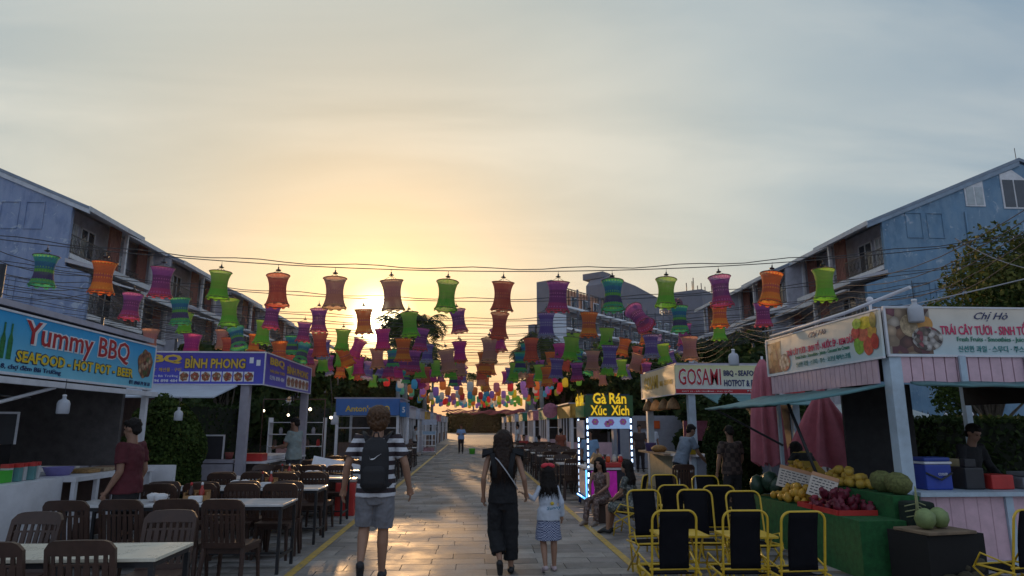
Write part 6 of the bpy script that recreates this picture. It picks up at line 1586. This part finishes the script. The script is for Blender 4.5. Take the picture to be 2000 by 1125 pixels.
def hand(mb_, wrist, elbow, s, curl=.5, fwd=(0, 1, 0), scale=1.0, side=1):
    w, e = Vector(wrist), Vector(elbow)
    d = (w - e).normalized()
    f = Vector(fwd); f = (f - d * f.dot(d)).normalized()          # palm's width runs front to back
    n = d.cross(f).normalized() * side                            # towards the palm side
    c = w + d * .045 * scale
    limb(mb_, [w - d * .01, w + d * .03 * scale, w + d * .085 * scale], [(.024 * scale, .019 * scale), (.036 * scale, .017 * scale), (.04 * scale, .016 * scale)], 10)
    for k, ln in enumerate((.068, .078, .073, .056)):
        b_ = w + d * .085 * scale + f * (.031 - .021 * k) * scale
        k1 = b_ + (d * math.cos(curl * .5) + n * math.sin(curl * .5)) * ln * .45 * scale
        k2 = k1 + (d * math.cos(curl) + n * math.sin(curl)) * ln * .32 * scale
        k3 = k2 + (d * math.cos(curl * 1.7) + n * math.sin(curl * 1.7)) * ln * .26 * scale
        limb(mb_, [b_ - d * .01, k1, k2, k3], [.0098 * scale, .0092 * scale, .0085 * scale, .0072 * scale], 8)
    b_ = w + d * .028 * scale + f * .03 * scale
    k1 = b_ + (f * .6 + d * .7 + n * .3).normalized() * .038 * scale; k2 = k1 + (f * .2 + d * .9 + n * .35).normalized() * .034 * scale
    limb(mb_, [b_ - f * .015 * scale, k1, k2], [.0125 * scale, .011 * scale, .0085 * scale], 8)
def person(name_label, loc, rz, H=1.7, J=None, top=None, bottom=None, hair='short', hairm=None, skin=None, vox=.012, sleeves='short', build=1.0, cat='person', shoes=None, bottom_kind='trousers', fem=False, headyaw=0, headpitch=0, seated=False, curl=.5, extras=None, hands=True, group=None, collar=None, waist=None):
    """figure facing +y; J overrides joints given in metres for a 1.75 m body"""
    rt = empty('person', loc, rz, name_label, cat, group)
    k = H / 1.75
    skin = skin or SKIN; hairm = hairm or HAIRB
    j = dict(pel=(0, 0, .96), chest=(0, 0, 1.27), neck=(0, -.005, 1.47), head=(0, .02, 1.635), shL=(-.185, 0, 1.425), shR=(.185, 0, 1.425), elL=(-.235, -.02, 1.13), elR=(.235, -.02, 1.13), wrL=(-.25, .03, .88), wrR=(.25, .03, .88), hipL=(-.09, 0, .93), hipR=(.09, 0, .93), knL=(-.095, .02, .51), knR=(.095, .02, .51), anL=(-.1, -.02, .09), anR=(.1, -.02, .09), toL=(-.11, .14, .03), toR=(.11, .14, .03))
    if J: j.update(J)
    j = {a: Vector(b_) * k for a, b_ in j.items()}
    b_ = build * k; f = .9 if fem else 1.0
    # --- body
    mb = MB()
    up = (j['neck'] - j['pel']).normalized()
    limb(mb, [j['pel'] - up * .06 * k, j['pel'] + up * .08 * k, (j['pel'] + j['chest']) / 2, j['chest'], j['chest'] + up * .12 * k, j['neck'] - up * .03 * k], [(.13 * b_, .09 * b_), (.138 * b_, .095 * b_), (.125 * b_ * f, .09 * b_), (.16 * b_ * f, .11 * b_), (.15 * b_ * f, .09 * b_), (.06 * b_, .055 * b_)], 18)
    limb(mb, [j['neck'] - up * .05 * k, j['head'] - (j['head'] - j['neck']) * .35], [.058 * b_ * f, .053 * b_ * f])
    Rh = Euler((headpitch, 0, headyaw)).to_matrix(); hc = j['head']
    hp = lambda x, y, z: hc + Rh @ (Vector((x, y, z)) * k)
    mb.ball(hp(0, -.01, .025), (.076 * k, .094 * k, .098 * k), 18, 14, Rh); mb.ball(hp(0, .03, -.055), (.058 * k, .062 * k, .062 * k), 16, 12, Rh); mb.ball(hp(0, .068, -.085), (.028 * k, .022 * k, .022 * k), 10, 8)
    limb(mb, [hp(0, .084, .012), hp(0, .104, -.022)], [.009 * k, .015 * k], 8); mb.ball(hp(0, .082, -.058), (.026 * k, .012 * k, .012 * k), 10, 8, Rh); mb.ball(hp(0, .07, .03), (.055 * k, .025 * k, .016 * k), 12, 8, Rh)
    for s in (-1, 1): mb.ball(hp(s * .078, -.005, -.005), (.012 * k, .024 * k, .034 * k), 10, 8, Rh)
    for S, s in (('L', -1), ('R', 1)):
        limb(mb, [j['chest'] + up * .1 * k, j['sh' + S], (j['sh' + S] * .65 + j['el' + S] * .35), j['el' + S]], [.06 * b_, .052 * b_ * f, .046 * b_ * f, .036 * b_ * f])
        limb(mb, [j['el' + S], j['el' + S] * .7 + j['wr' + S] * .3, j['wr' + S]], [.037 * b_ * f, .038 * b_ * f, .024 * b_ * f])
        if hands: hand(mb, j['wr' + S], j['el' + S], S, curl, (0, 1, 0), k * (.92 if fem else 1), -s)
        limb(mb, [j['hip' + S], j['hip' + S] * .6 + j['kn' + S] * .4, j['kn' + S]], [.088 * b_, .076 * b_, .053 * b_])
        limb(mb, [j['kn' + S], j['kn' + S] * .68 + j['an' + S] * .32 + Vector((0, -.012 * k, 0)), j['an' + S]], [.053 * b_, .055 * b_, .033 * b_])
        an, to = j['an' + S], j['to' + S]
        limb(mb, [an + Vector((0, -.02 * k, -.035 * k)), an * .4 + to * .6, to], [.034 * k, .034 * k, .024 * k])
    link('body', remesh(mb, 'body', skin, vox, 2), rt)
    # eyes, brows and mouth
    eb = MB()
    for s in (-1, 1): eb.ball(hp(s * .031, .079, .008), (.013 * k, .008 * k, .007 * k), 8, 6, Rh)
    eb.build('eyes', M('eye_dark', (.03, .025, .022), .2, var=0), rt)
    lp = MB(); lp.ball(hp(0, .092, -.058), (.022 * k, .006 * k, .006 * k), 8, 6, Rh); lp.build('lips', M('lips', (.30, .09, .08), .5, var=0), rt)
    # --- top
    if top:
        mt = MB()
        hem = waist if waist is not None else -.10
        mt.tube([j['pel'] + up * hem * k, j['pel'] + up * .06 * k, (j['pel'] + j['chest']) / 2, j['chest'], j['chest'] + up * .13 * k, j['neck'] - up * .015 * k], [(.196 * b_, .148 * b_), (.184 * b_, .138 * b_), (.166 * b_ * f, .118 * b_), (.18 * b_ * f, .128 * b_), (.165 * b_ * f, .105 * b_), (.072 * b_, .066 * b_)], 20)
        if sleeves != 'none':
            for S in 'LR':
                a, e, w = j['sh' + S], j['el' + S], j['wr' + S]
                if sleeves == 'short': limb_pts, rr = [j['chest'] + up * .11 * k, a, a * .62 + e * .38, a * .30 + e * .70], [.07 * b_, .066 * b_ * f, .065 * b_ * f, .066 * b_ * f]
                else: limb_pts, rr = [j['chest'] + up * .11 * k, a, e, e * .45 + w * .55, w], [.07 * b_, .064 * b_ * f, .054 * b_ * f, .048 * b_ * f, .044 * b_ * f]
                mt.tube([Vector(p) for p in limb_pts], rr, 14)
        link('shirt', remesh(mt, 'shirt', top, vox, 3, .026 * k, .07), rt)
    # --- bottom
    if bottom:
        mt = MB()
        if bottom_kind == 'skirt':
            kz = (j['knL'] + j['knR']) / 2; 
            mt.tube([j['pel'] + up * .07 * k, j['pel'] - up * .05 * k, j['pel'] * .5 + kz * .5, kz + Vector((0, 0, .02 * k))], [(.15 * b_, .11 * b_), (.17 * b_, .125 * b_), (.2 * b_, .15 * b_), (.225 * b_, .175 * b_)], 20)
        else:
            mt.tube([j['pel'] + up * .09 * k, j['pel'], j['pel'] - up * .08 * k, j['pel'] - up * .19 * k], [(.162 * b_, .116 * b_), (.174 * b_, .126 * b_), (.17 * b_, .128 * b_), (.11 * b_, .10 * b_)], 18)
            for S in 'LR':
                h_, kn, an = j['hip' + S], j['kn' + S], j['an' + S]
                if bottom_kind == 'shorts': mt.tube([h_ + Vector((0, 0, .04 * k)), h_ * .5 + kn * .5, h_ * .06 + kn * .94 ], [.098 * b_, .098 * b_, .094 * b_], 16)
                elif bottom_kind == 'wide': mt.tube([h_ + Vector((0, 0, .04 * k)), h_ * .5 + kn * .5, kn, kn * .2 + an * .8], [.1 * b_, .105 * b_, .1 * b_, .095 * b_], 16)
                else: mt.tube([h_ + Vector((0, 0, .04 * k)), h_ * .5 + kn * .5, kn, kn * .5 + an * .5, an + Vector((0, 0, .0))], [.096 * b_, .084 * b_, .066 * b_, .062 * b_, .055 * b_], 16)
        link({'skirt': 'skirt', 'shorts': 'shorts'}.get(bottom_kind, 'trousers'), remesh(mt, 'bottom', bottom, vox, 3, .026 * k, .07), rt)
    # --- shoes
    if shoes:
        for S in 'LR':
            an, to = j['an' + S], j['to' + S]; d = (to - an); ms = MB()
            limb(ms, [an + Vector((0, -.035 * k, -.04 * k)), an * .45 + to * .55 + Vector((0, 0, .004)), to + d.normalized() * .02 * k], [.043 * k, .044 * k, .034 * k], 12)
            link('shoe', remesh(ms, 'shoe', shoes, max(.009, vox), 2), rt)
    # --- hair
    mh = MB()
    if hair == 'short':
        mh.ball(hp(0, -.024, .045), (.087 * k, .098 * k, .092 * k), 18, 14, Rh); mh.ball(hp(0, -.055, -.02), (.072 * k, .055 * k, .07 * k), 14, 10, Rh); mh.ball(hp(0, .045, .088), (.062 * k, .05 * k, .035 * k), 12, 8, Rh)
    elif hair == 'thick':
        mh.ball(hp(0, -.02, .05), (.122 * k, .125 * k, .108 * k), 18, 14, Rh); mh.ball(hp(0, -.05, -.03), (.108 * k, .085 * k, .1 * k), 14, 10, Rh); mh.ball(hp(0, .05, .1), (.075 * k, .06 * k, .04 * k), 12, 8, Rh)
        for q in range(26): a = q * 2.4; mh.ball(hp(.094 * math.cos(a), -.02 + .1 * math.sin(a), .03 + .05 * math.sin(q * 1.7)), .03 * k, 8, 6)
    else:
        ln = {'long': .40, 'mid': .26, 'bob': .16}[hair]
        mh.ball(hp(0, -.018, .035), (.104 * k, .106 * k, .1 * k), 18, 14, Rh)
        for q in range(9):
            a = PI * (1.0 + q / 8)          # round the back
            x, y = .10 * math.cos(a), .08 * math.sin(a) - .015
            l_ = ln * (1 - .18 * abs(q - 4) / 4) + .02 * math.sin(q * 2.1)
            p0 = hp(x * .9, y, .04); p1 = hp(x * 1.05, y * 1.05 - .005, -.10); p2 = p1 + Vector((x * .2 + .01 * math.sin(q), -.03 - .01 * (q % 2), -l_ * .55)) * k; p3 = p1 + Vector((x * .35, -.035, -l_)) * k
            limb(mh, [p0, p1, p2, p3], [.034 * k, .032 * k, .03 * k, .012 * k], 8)
    link('hair', remesh(mh, 'hair', hairm, min(vox, .011), 1, .022 * k, .025), rt)
    if vox < .009:
        ms = MB(); rr_ = random.Random(int(H * 1000))
        if hair == 'thick':
            for q in range(150):
                a = rr_.uniform(0, 2 * PI); u = rr_.uniform(-.5, .95); c_ = math.sqrt(max(0, 1 - u * u))
                d_ = Vector((c_ * math.cos(a), c_ * math.sin(a), u)); p0 = hp(.112 * d_.x, -.03 + .118 * d_.y, .035 + .1 * d_.z)
                if d_.y > .55 and u < .4: continue
                p1 = p0 + Rh @ Vector((d_.x * .018 + rr_.uniform(-.012, .012), d_.y * .018, d_.z * .02 - .022)) * k
                ms.tube([p0, p1], [.006 * k, .0012 * k], 4, False)
        else:
            for q in range(90):
                a = PI * rr_.uniform(.98, 2.02); x, y = .112 * math.cos(a), .098 * math.sin(a) - .02
                l_ = {'long': .46, 'mid': .32, 'bob': .2}[hair] * rr_.uniform(.75, 1.08); p0 = hp(x * .9, y, rr_.uniform(-.02, .05)); p1 = hp(x * 1.06, y - .006, -.12)
                ms.tube([p0, p1, p1 + Vector((x * .3 + rr_.uniform(-.025, .025), -.03, -l_ * .55)) * k, p1 + Vector((x * .4 + rr_.uniform(-.04, .04), -.035, -l_)) * k], [.004 * k, .0045 * k, .004 * k, .001 * k], 4, False)
        ms.build('hair_strands', hairm, rt)
    rt['k'] = k
    if extras: extras(rt, j, k, hp)
    return rt
def stripes(name, a, b_, n, axis=2, duty=.5, phase=0.0):
    m, N, L, bs = nodes_mat(name)
    tc = N.new('ShaderNodeTexCoord'); sp = N.new('ShaderNodeSeparateXYZ'); L.new(tc.outputs['Object'], sp.inputs[0])
    mu = N.new('ShaderNodeMath'); mu.operation = 'MULTIPLY_ADD'; L.new(sp.outputs[axis], mu.inputs[0]); mu.inputs[1].default_value = n; mu.inputs[2].default_value = phase
    fr = N.new('ShaderNodeMath'); fr.operation = 'FRACT'; L.new(mu.outputs[0], fr.inputs[0])
    gt = N.new('ShaderNodeMath'); gt.operation = 'GREATER_THAN'; L.new(fr.outputs[0], gt.inputs[0]); gt.inputs[1].default_value = duty
    mx = N.new('ShaderNodeMix'); mx.data_type = 'RGBA'; L.new(gt.outputs[0], mx.inputs['Factor']); mx.inputs[6].default_value = (*a, 1); mx.inputs[7].default_value = (*b_, 1)
    L.new(mx.outputs[2], bs.inputs['Base Color']); bs.inputs['Roughness'].default_value = .8
    nz = N.new('ShaderNodeTexNoise'); L.new(tc.outputs['Object'], nz.inputs[0]); nz.inputs['Scale'].default_value = 14; nz.inputs['Detail'].default_value = 3
    bp = N.new('ShaderNodeBump'); L.new(nz.outputs[0], bp.inputs['Height']); bp.inputs['Strength'].default_value = .35; bp.inputs['Distance'].default_value = .02; L.new(bp.outputs[0], bs.inputs['Normal'])
    return m
def checks(name, a, b_, n):
    m, N, L, bs = nodes_mat(name)
    tc = N.new('ShaderNodeTexCoord'); ck = N.new('ShaderNodeTexChecker'); L.new(tc.outputs['Object'], ck.inputs[0]); ck.inputs['Scale'].default_value = n; ck.inputs[1].default_value = (*a, 1); ck.inputs[2].default_value = (*b_, 1)
    L.new(ck.outputs[0], bs.inputs['Base Color']); bs.inputs['Roughness'].default_value = .85
    return m
def cloth(name, c, var=.15): return M(name, c, .85, var=var, scale=7, bump=.3, bscale=18)

# the man with the backpack --------------------------------------------
PACK = M('backpack_black', (.018, .017, .02), .7, var=.2, scale=8, bump=.3, bscale=60)
STRIPE = stripes('black_white_stripes', (.035, .022, .028), (.62, .62, .66), 10.6, duty=.52, phase=.30)
def backpack(rt, j, k, hp):
    b_ = empty('backpack', rt.location, rt.rotation_euler.z, 'black backpack with a white swoosh worn by the man in stripes', 'backpack')
    mb = MB(); mb.tube([(0, -.185, .92), (0, -.20, .97), (0, -.205, 1.15), (0, -.195, 1.32), (0, -.175, 1.42), (0, -.165, 1.45)], [(.118, .05), (.142, .07), (.146, .075), (.14, .07), (.108, .05), (.065, .03)], 20)
    me = remesh(mb, 'bag', PACK, .012, 4, .008, .1); me.transform(Matrix.Scale(k, 4)); link('bag', me, b_)
    mb = MB(); mb.tube([(0, -.285, .95), (0, -.295, 1.0), (0, -.296, 1.12), (0, -.285, 1.17)], [(.1, .01), (.122, .02), (.12, .02), (.1, .01)], 16)
    me = remesh(mb, 'pocket', PACK, .01, 2); me.transform(Matrix.Scale(k, 4)); link('pocket', me, b_)
    for s in (-1, 1):
        mb = MB(); mb.tube([Vector(p) * k for p in ((s * .085, -.15, 1.40), (s * .115, -.11, 1.465), (s * .135, -.03, 1.505), (s * .14, .06, 1.47), (s * .145, .125, 1.36), (s * .165, .11, 1.15), (s * .17, -.02, 1.02), (s * .12, -.14, .97))], [(.032 * k, .009 * k)] * 8, 10); mb.build('strap', PACK, b_)
    mb = MB(); mb.tube([Vector(p) * k for p in ((-.03, -.18, 1.45), (-.02, -.19, 1.50), (.02, -.19, 1.50), (.03, -.18, 1.45))], .008, 6); mb.build('handle', PACK, b_)
    # white tick-shaped mark
    up_, lo_ = [], []
    for t in np.linspace(0, 1, 16):
        x = -.045 + .115 * t; ylo = -.018 + .055 * t ** 1.6 - .012 * math.sin(PI * min(1, t * 1.6)); yup = ylo + .017 * (1 - t) ** .8 * (1 - .9 * max(0, (.18 - t) / .18))
        lo_.append((x, ylo)); up_.append((x, yup))
    poly = [(-.052, .012)] + lo_ + up_[::-1]
    mb = MB(); mb.add([(x * k, (-.2945 + .012 * (abs(x) / .07) ** 2) * k, (1.255 + z) * k) for x, z in poly], [tuple(range(len(poly)))])
    o = mb.build('mark', INK['white'], b_); o.location = (0, 0, 0)
    s_ = o.modifiers.new('t', 'SOLIDIFY'); s_.thickness = .004; s_.offset = 0
person('man in black and white striped T-shirt, grey shorts and backpack, walking away', (-1.02, 7.58, 0), R(2), 1.80,
       dict(elL=(-.30, -.03, 1.17), wrL=(-.335, .02, .93), elR=(.30, -.03, 1.17), wrR=(.345, .05, .93), shL=(-.205, 0, 1.43), shR=(.205, 0, 1.43), hipL=(-.1, 0, .93), hipR=(.1, 0, .93), knL=(-.11, .06, .53), anL=(-.11, -.15, .24), toL=(-.12, -.08, .08), knR=(.085, .06, .51), anR=(.08, .1, .09), toR=(.09, .26, .03)),
       STRIPE, cloth('grey_shorts', (.19, .19, .21)), 'thick', HAIRBR, SKIN, .0075, 'short', 1.07, shoes=M('shoe_black', (.03, .03, .035), .6), bottom_kind='shorts', extras=backpack, waist=-.11)
# the woman in black ------------------------------------------------------
BLK = cloth('black_cloth', (.012, .012, .014))
def ruffles(rt, j, k, hp):
    for s, S in ((-1, 'L'), (1, 'R')):
        mb = MB(); n, m = 22, 5; V = []
        for i in range(m + 1):
            t = i / m
            for q in range(n + 1):
                u = q / n; yy = -.10 + .22 * u
                c = j['sh' + S] + Vector((s * (-.06 + .14 * t), yy, .055 + .06 * math.sin(PI * u) - .05 * t + .03 * t * math.sin(q * 2.2))) * k
                V.append(c)
        mb.add(V, [(i * (n + 1) + q, i * (n + 1) + q + 1, (i + 1) * (n + 1) + q + 1, (i + 1) * (n + 1) + q) for i in range(m) for q in range(n)], True)
        o = mb.build('shoulder_ruffle', BLK, rt); sm = o.modifiers.new('t', 'SOLIDIFY'); sm.thickness = .012
        mb = MB(); mb.tube([j['sh' + S] + Vector((-s * .05, -.09, .045)) * k, j['chest'] + Vector((s * .10, -.125, .03)) * k, j['chest'] + Vector((s * .1, -.125, -.1)) * k], [(.035 * k, .012 * k)] * 3, 10); mb.build('strap', BLK, rt)
    mb = MB(); mb.tube([Vector(p) * k for p in ((-.13, -.06, 1.45), (-.05, -.15, 1.38), (.05, -.155, 1.25), (.14, -.12, 1.12), (.19, -.02, 1.02))], [(.012 * k, .005 * k)] * 5, 8); mb.build('bag_strap', M('pale_strap', (.4, .4, .42), .6), rt)
def woman_body():
    return person('woman in black ruffled jumpsuit with long dark hair, holding the girl by hand', (.37, 7.86, 0), R(-4), 1.56,
       dict(elL=(-.245, -.05, 1.16), wrL=(-.25, .04, .93), elR=(.27, -.06, 1.15), wrR=(.295, .03, .98), hipL=(-.085, 0, .93), hipR=(.085, 0, .93), knL=(-.1, .06, .51), anL=(-.035, -.10, .20), toL=(-.03, -.06, .04), knR=(.1, .05, .5), anR=(.1, .08, .085), toR=(.11, .24, .03)),
       BLK, BLK, 'long', M('hair_dark_brown', (.024, .012, .008), .5, var=.4, scale=30, bump=.6, bscale=90, spec=.25), SKIN, .0075, 'none', .98, fem=True, shoes=M('shoe_black2', (.02, .02, .022), .5), bottom_kind='wide', extras=ruffles, waist=-.10, headyaw=R(12), curl=.7)
woman_body()
def bow(rt, j, k, hp):
    mb = MB()
    for s in (-1, 1): mb.ball(hp(s * .055, -.02, .135), (.075 * k, .045 * k, .042 * k), 12, 8, (0, s * .25, 0))
    mb.ball(hp(0, -.02, .12), .03 * k, 8, 6); mb.build('hair_bow', M('red_bow', (.62, .04, .06), .6, var=.1), rt)
    o = put_text('Sunny', M('print_teal', (.06, .2, .3), .6), rt, frame_mat(rt.matrix_basis @ (j['chest'] + Vector((-.07, -.17, -.19)) * k), (1, 0, .12), (-.12, .0, 1)), 0, 0, .17, .045, name='shirt_print', bold=.02, shear=.25)
    mb = MB(); mb.ball(j['chest'] + Vector((.03, -.155, -.07)) * k, (.035 * k, .012, .03 * k), 10, 6); mb.build('shirt_print', M('print_yellow', (.6, .42, .04), .6), rt)
person('little girl from behind in white top and blue checked skirt with red hair bow', (.90, 7.98, 0), R(8), 1.16,
       dict(head=(0, .02, 1.62), neck=(0, 0, 1.42), shL=(-.16, 0, 1.37), shR=(.16, 0, 1.37), chest=(0, 0, 1.2), elL=(-.27, -.04, 1.2), wrL=(-.40, .06, 1.27), elR=(.23, -.03, 1.12), wrR=(.25, .03, .9), knL=(-.09, .04, .5), anL=(-.09, -.12, .13), toL=(-.1, .0, .03), anR=(.1, .03, .09), toR=(.11, .2, .03)),
       cloth('white_blue_top', (.50, .54, .62), .1), checks('blue_check', (.03, .05, .14), (.40, .43, .55), 75), 'mid', HAIRB, SKIN, .008, 'long', 1.05, fem=True, shoes=M('shoe_pinkwhite', (.5, .4, .42), .6), bottom_kind='skirt', extras=bow, waist=-.12)
# others ------------------------------------------------------------------
person('man in maroon polo shirt standing in profile by the framed counter', (-4.1, 8.55, 0), R(82), 1.69, dict(elL=(-.22, -.03, 1.13), wrL=(-.23, .1, .9), elR=(.22, -.06, 1.13), wrR=(.22, .06, .90)), cloth('maroon_polo', (.085, .014, .02)), cloth('dark_trousers', (.02, .018, .02)), 'short', HAIRB, SKIN_D, .011, 'short', 1.1, shoes=M('shoe_dark', (.03, .025, .02), .6), headpitch=R(-12), curl=.9)
person('man in grey-green T-shirt working at the purple-signed stall counter', (-3.95, 15.6, 0), R(70), 1.78, dict(elL=(-.22, .08, 1.16), wrL=(-.2, .33, 1.12), elR=(.22, .08, 1.16), wrR=(.2, .33, 1.12)), cloth('grey_green_tee', (.22, .27, .27)), cloth('dark_shorts', (.04, .04, .05)), 'short', HAIRB, SKIN_D, .014, 'short', 1.1, shoes=M('shoe_dark', (.03, .025, .02), .6), headpitch=R(-20))
person('man in light blue shirt and dark trousers facing us, far down the walkway', (-.58, 40.4, 0), PI, 1.66, dict(elL=(-.26, .02, 1.16), wrL=(-.07, .22, 1.22), elR=(.26, .02, 1.16), wrR=(.07, .22, 1.2)), cloth('light_blue_shirt', (.22, .32, .52)), cloth('dark_trousers2', (.022, .018, .022)), 'short', HAIRB, SKIN_D, .022, 'short', 1.1, shoes=M('shoe_dark', (.03, .025, .02), .6), headpitch=R(-25), hands=False)
sit = dict(pel=(0, -.05, .5), chest=(0, .02, .82), neck=(0, .03, 1.03), head=(0, .06, 1.19), shL=(-.175, .02, .985), shR=(.175, .02, .985), hipL=(-.09, -.02, .47), hipR=(.09, -.02, .47), knL=(-.10, .40, .47), knR=(.10, .40, .47), anL=(-.1, .42, .09), anR=(.12, .46, .09), toL=(-.1, .58, .03), toR=(.13, .62, .03), elL=(-.22, .1, .75), elR=(.22, .1, .75), wrL=(-.1, .3, .62), wrR=(.1, .3, .62))
DRESS = photo_mat('brown_print_dress', [(.20, .12, .10), (.28, .18, .15), (.14, .08, .07), (.3, .22, .2)], 34)
FLOR = photo_mat('floral_dress', [(.10, .12, .11), (.16, .18, .16), (.05, .06, .06), (.24, .24, .22)], 40)
person('seated woman with long dark hair facing us in a brown patterned dress', (2.24, 11.75, 0), R(140), 1.44, sit, DRESS, DRESS, 'mid', HAIRB, SKIN, .012, 'none', 1.0, fem=True, bottom_kind='trousers', shoes=M('sandal', (.25, .2, .17), .6), headyaw=R(8), waist=-.05)
person('seated woman with black hair turned away in a grey floral dress', (2.44, 10.45, 0), R(55), 1.47, sit, FLOR, FLOR, 'mid', HAIRB, SKIN, .012, 'short', 1.02, fem=True, bottom_kind='shorts', shoes=M('shoe_black2', (.02, .02, .022), .5), headyaw=R(10), waist=-.05)
simple('low_stool', MB().box((2.28, 11.80, .335), (.34, .34, .05), bev=.015).b2((2.12, 11.7, 0), (2.36, 11.94, .31)), M('stool_brown', (.08, .05, .04), .5), 'low brown stool under the woman in the brown dress', 'stool')
person('man in grey-blue polo bending towards the seafood stall counter', (4.42, 14.0, 0), R(-75), 1.70, dict(pel=(0, -.08, .94), chest=(0, .04, 1.23), neck=(0, .13, 1.42), head=(0, .21, 1.56), shL=(-.185, .1, 1.38), shR=(.185, .1, 1.38), elL=(-.25, .12, 1.08), wrL=(-.24, .22, .84), elR=(.24, .2, 1.1), wrR=(.26, .42, .86), hipL=(-.09, -.06, .92), hipR=(.09, -.06, .92)), cloth('grey_blue_polo', (.19, .235, .30)), cloth('black_trousers', (.015, .015, .018)), 'short', HAIRB, SKIN_D, .013, 'short', 1.06, shoes=M('shoe_dark', (.03, .025, .02), .6), headpitch=R(-25))
person('man in dark plaid shirt with his back to us by the clipped bush', (4.55, 11.75, 0), R(10), 1.60, dict(elL=(-.26, .0, 1.14), wrL=(-.28, .05, .9), elR=(.26, .05, 1.15), wrR=(.25, .2, .95)), checks('dark_plaid', (.035, .022, .02), (.09, .06, .05), 13), cloth('dark_grey_trousers', (.03, .028, .03)), 'short', HAIRB, SKIN_D, .014, 'short', 1.08, shoes=M('shoe_dark', (.03, .025, .02), .6), headpitch=R(-35))
person('person with black hair in yellow and black top bent over behind the fruit', (5.48, 10.75, 0), R(20), 1.58, dict(pel=(0, -.12, .9), chest=(0, .1, 1.17), neck=(0, .25, 1.30), head=(0, .36, 1.38), shL=(-.18, .2, 1.28), shR=(.18, .2, 1.28), elL=(-.24, .32, 1.06), wrL=(-.2, .5, .98), elR=(.24, .32, 1.06), wrR=(.2, .5, .98), hipL=(-.09, -.1, .9), hipR=(.09, -.1, .9)), stripes('yellow_black_top', (.45, .28, .04), (.02, .02, .02), 3.2, 2, .6, .2), cloth('black_trousers', (.015, .015, .018)), 'bob', HAIRB, SKIN_D, .014, 'short', 1.0, fem=True)
person('seller in dark clothes leaning over the pink counter', (6.72, 8.95, 0), R(195), 1.66, dict(chest=(0, .06, 1.25), neck=(0, .12, 1.45), head=(0, .17, 1.60), shL=(-.185, .1, 1.4), shR=(.185, .1, 1.4), elL=(-.27, .15, 1.12), elR=(.27, .15, 1.12), wrL=(-.15, .38, 1.0), wrR=(.15, .38, 1.0)), cloth('charcoal_top', (.02, .02, .023)), cloth('black_trousers', (.015, .015, .018)), 'short', HAIRB, SKIN_D, .014, 'long', 1.08, headpitch=R(-25))
bg = [('person in red shirt sitting at the tables beyond the woman in black', (2.38, 30.7, 0), R(180), 1.62, cloth('red_shirt', (.28, .035, .03)), True), ('person in black shirt sitting next to the one in red', (2.95, 29.3, 0), R(30), 1.6, cloth('black_shirt', (.02, .02, .024)), True), ('person in rust-red shirt leaning at the pink-panelled stall', (3.55, 26.8, 0), R(-30), 1.5, cloth('rust_shirt', (.24, .07, .04)), False), ('person in white with a pale hat far down on the right', (2.5, 36.4, 0), R(90), 1.68, cloth('white_shirt', (.5, .5, .5)), False),
      ('person in dark dress standing before the pale grey wall', (6.05, 24.2, 0), R(170), 1.64, cloth('dark_dress', (.05, .035, .035)), False), ('person in white shirt standing before the pale grey wall', (6.5, 24.2, 0), R(190), 1.67, cloth('white_shirt2', (.45, .48, .55)), False), ('person in pale blue shirt walking behind the snack cart', (2.96, 16.9, 0), R(160), 1.52, cloth('pale_blue_shirt', (.20, .32, .48)), False), ('person in white sleeves working at the left stalls past the blue sign', (-3.0, 37.0, 0), R(-60), 1.6, cloth('white_shirt', (.5, .5, .5)), False)]
for (lab, loc, rz, H, tp, st) in bg:
    person(lab, loc, rz, H, sit if st else None, tp, cloth('dark_trousers2', (.022, .018, .022)), 'short', HAIRB, SKIN_D, .024, 'short', 1.08, hands=False, shoes=M('shoe_dark', (.03, .025, .02), .6))
# ------------------------------------------------------------------ warm evening air; thin volume added partly to imitate glare round the sun
hz = MB().b2((-120, -40, -1.2), (130, 215, 40)).build('haze', None)
hm = bpy.data.materials.new('haze_and_glare'); hm.use_nodes = True
hn = hm.node_tree.nodes; hn.remove(hn['Principled BSDF'])
pv = hn.new('ShaderNodeVolumePrincipled'); pv.inputs['Color'].default_value = (.95, .9, .85, 1); pv.inputs['Density'].default_value = .00008; pv.inputs['Anisotropy'].default_value = .65
hm.node_tree.links.new(pv.outputs[0], hn['Material Output'].inputs['Volume'])
hz.data.materials.append(hm); tag(hz, 'thin warm evening haze over the whole square, partly added as sun glare', 'haze', kind='stuff')
bpy.data.scenes.remove(WORK)
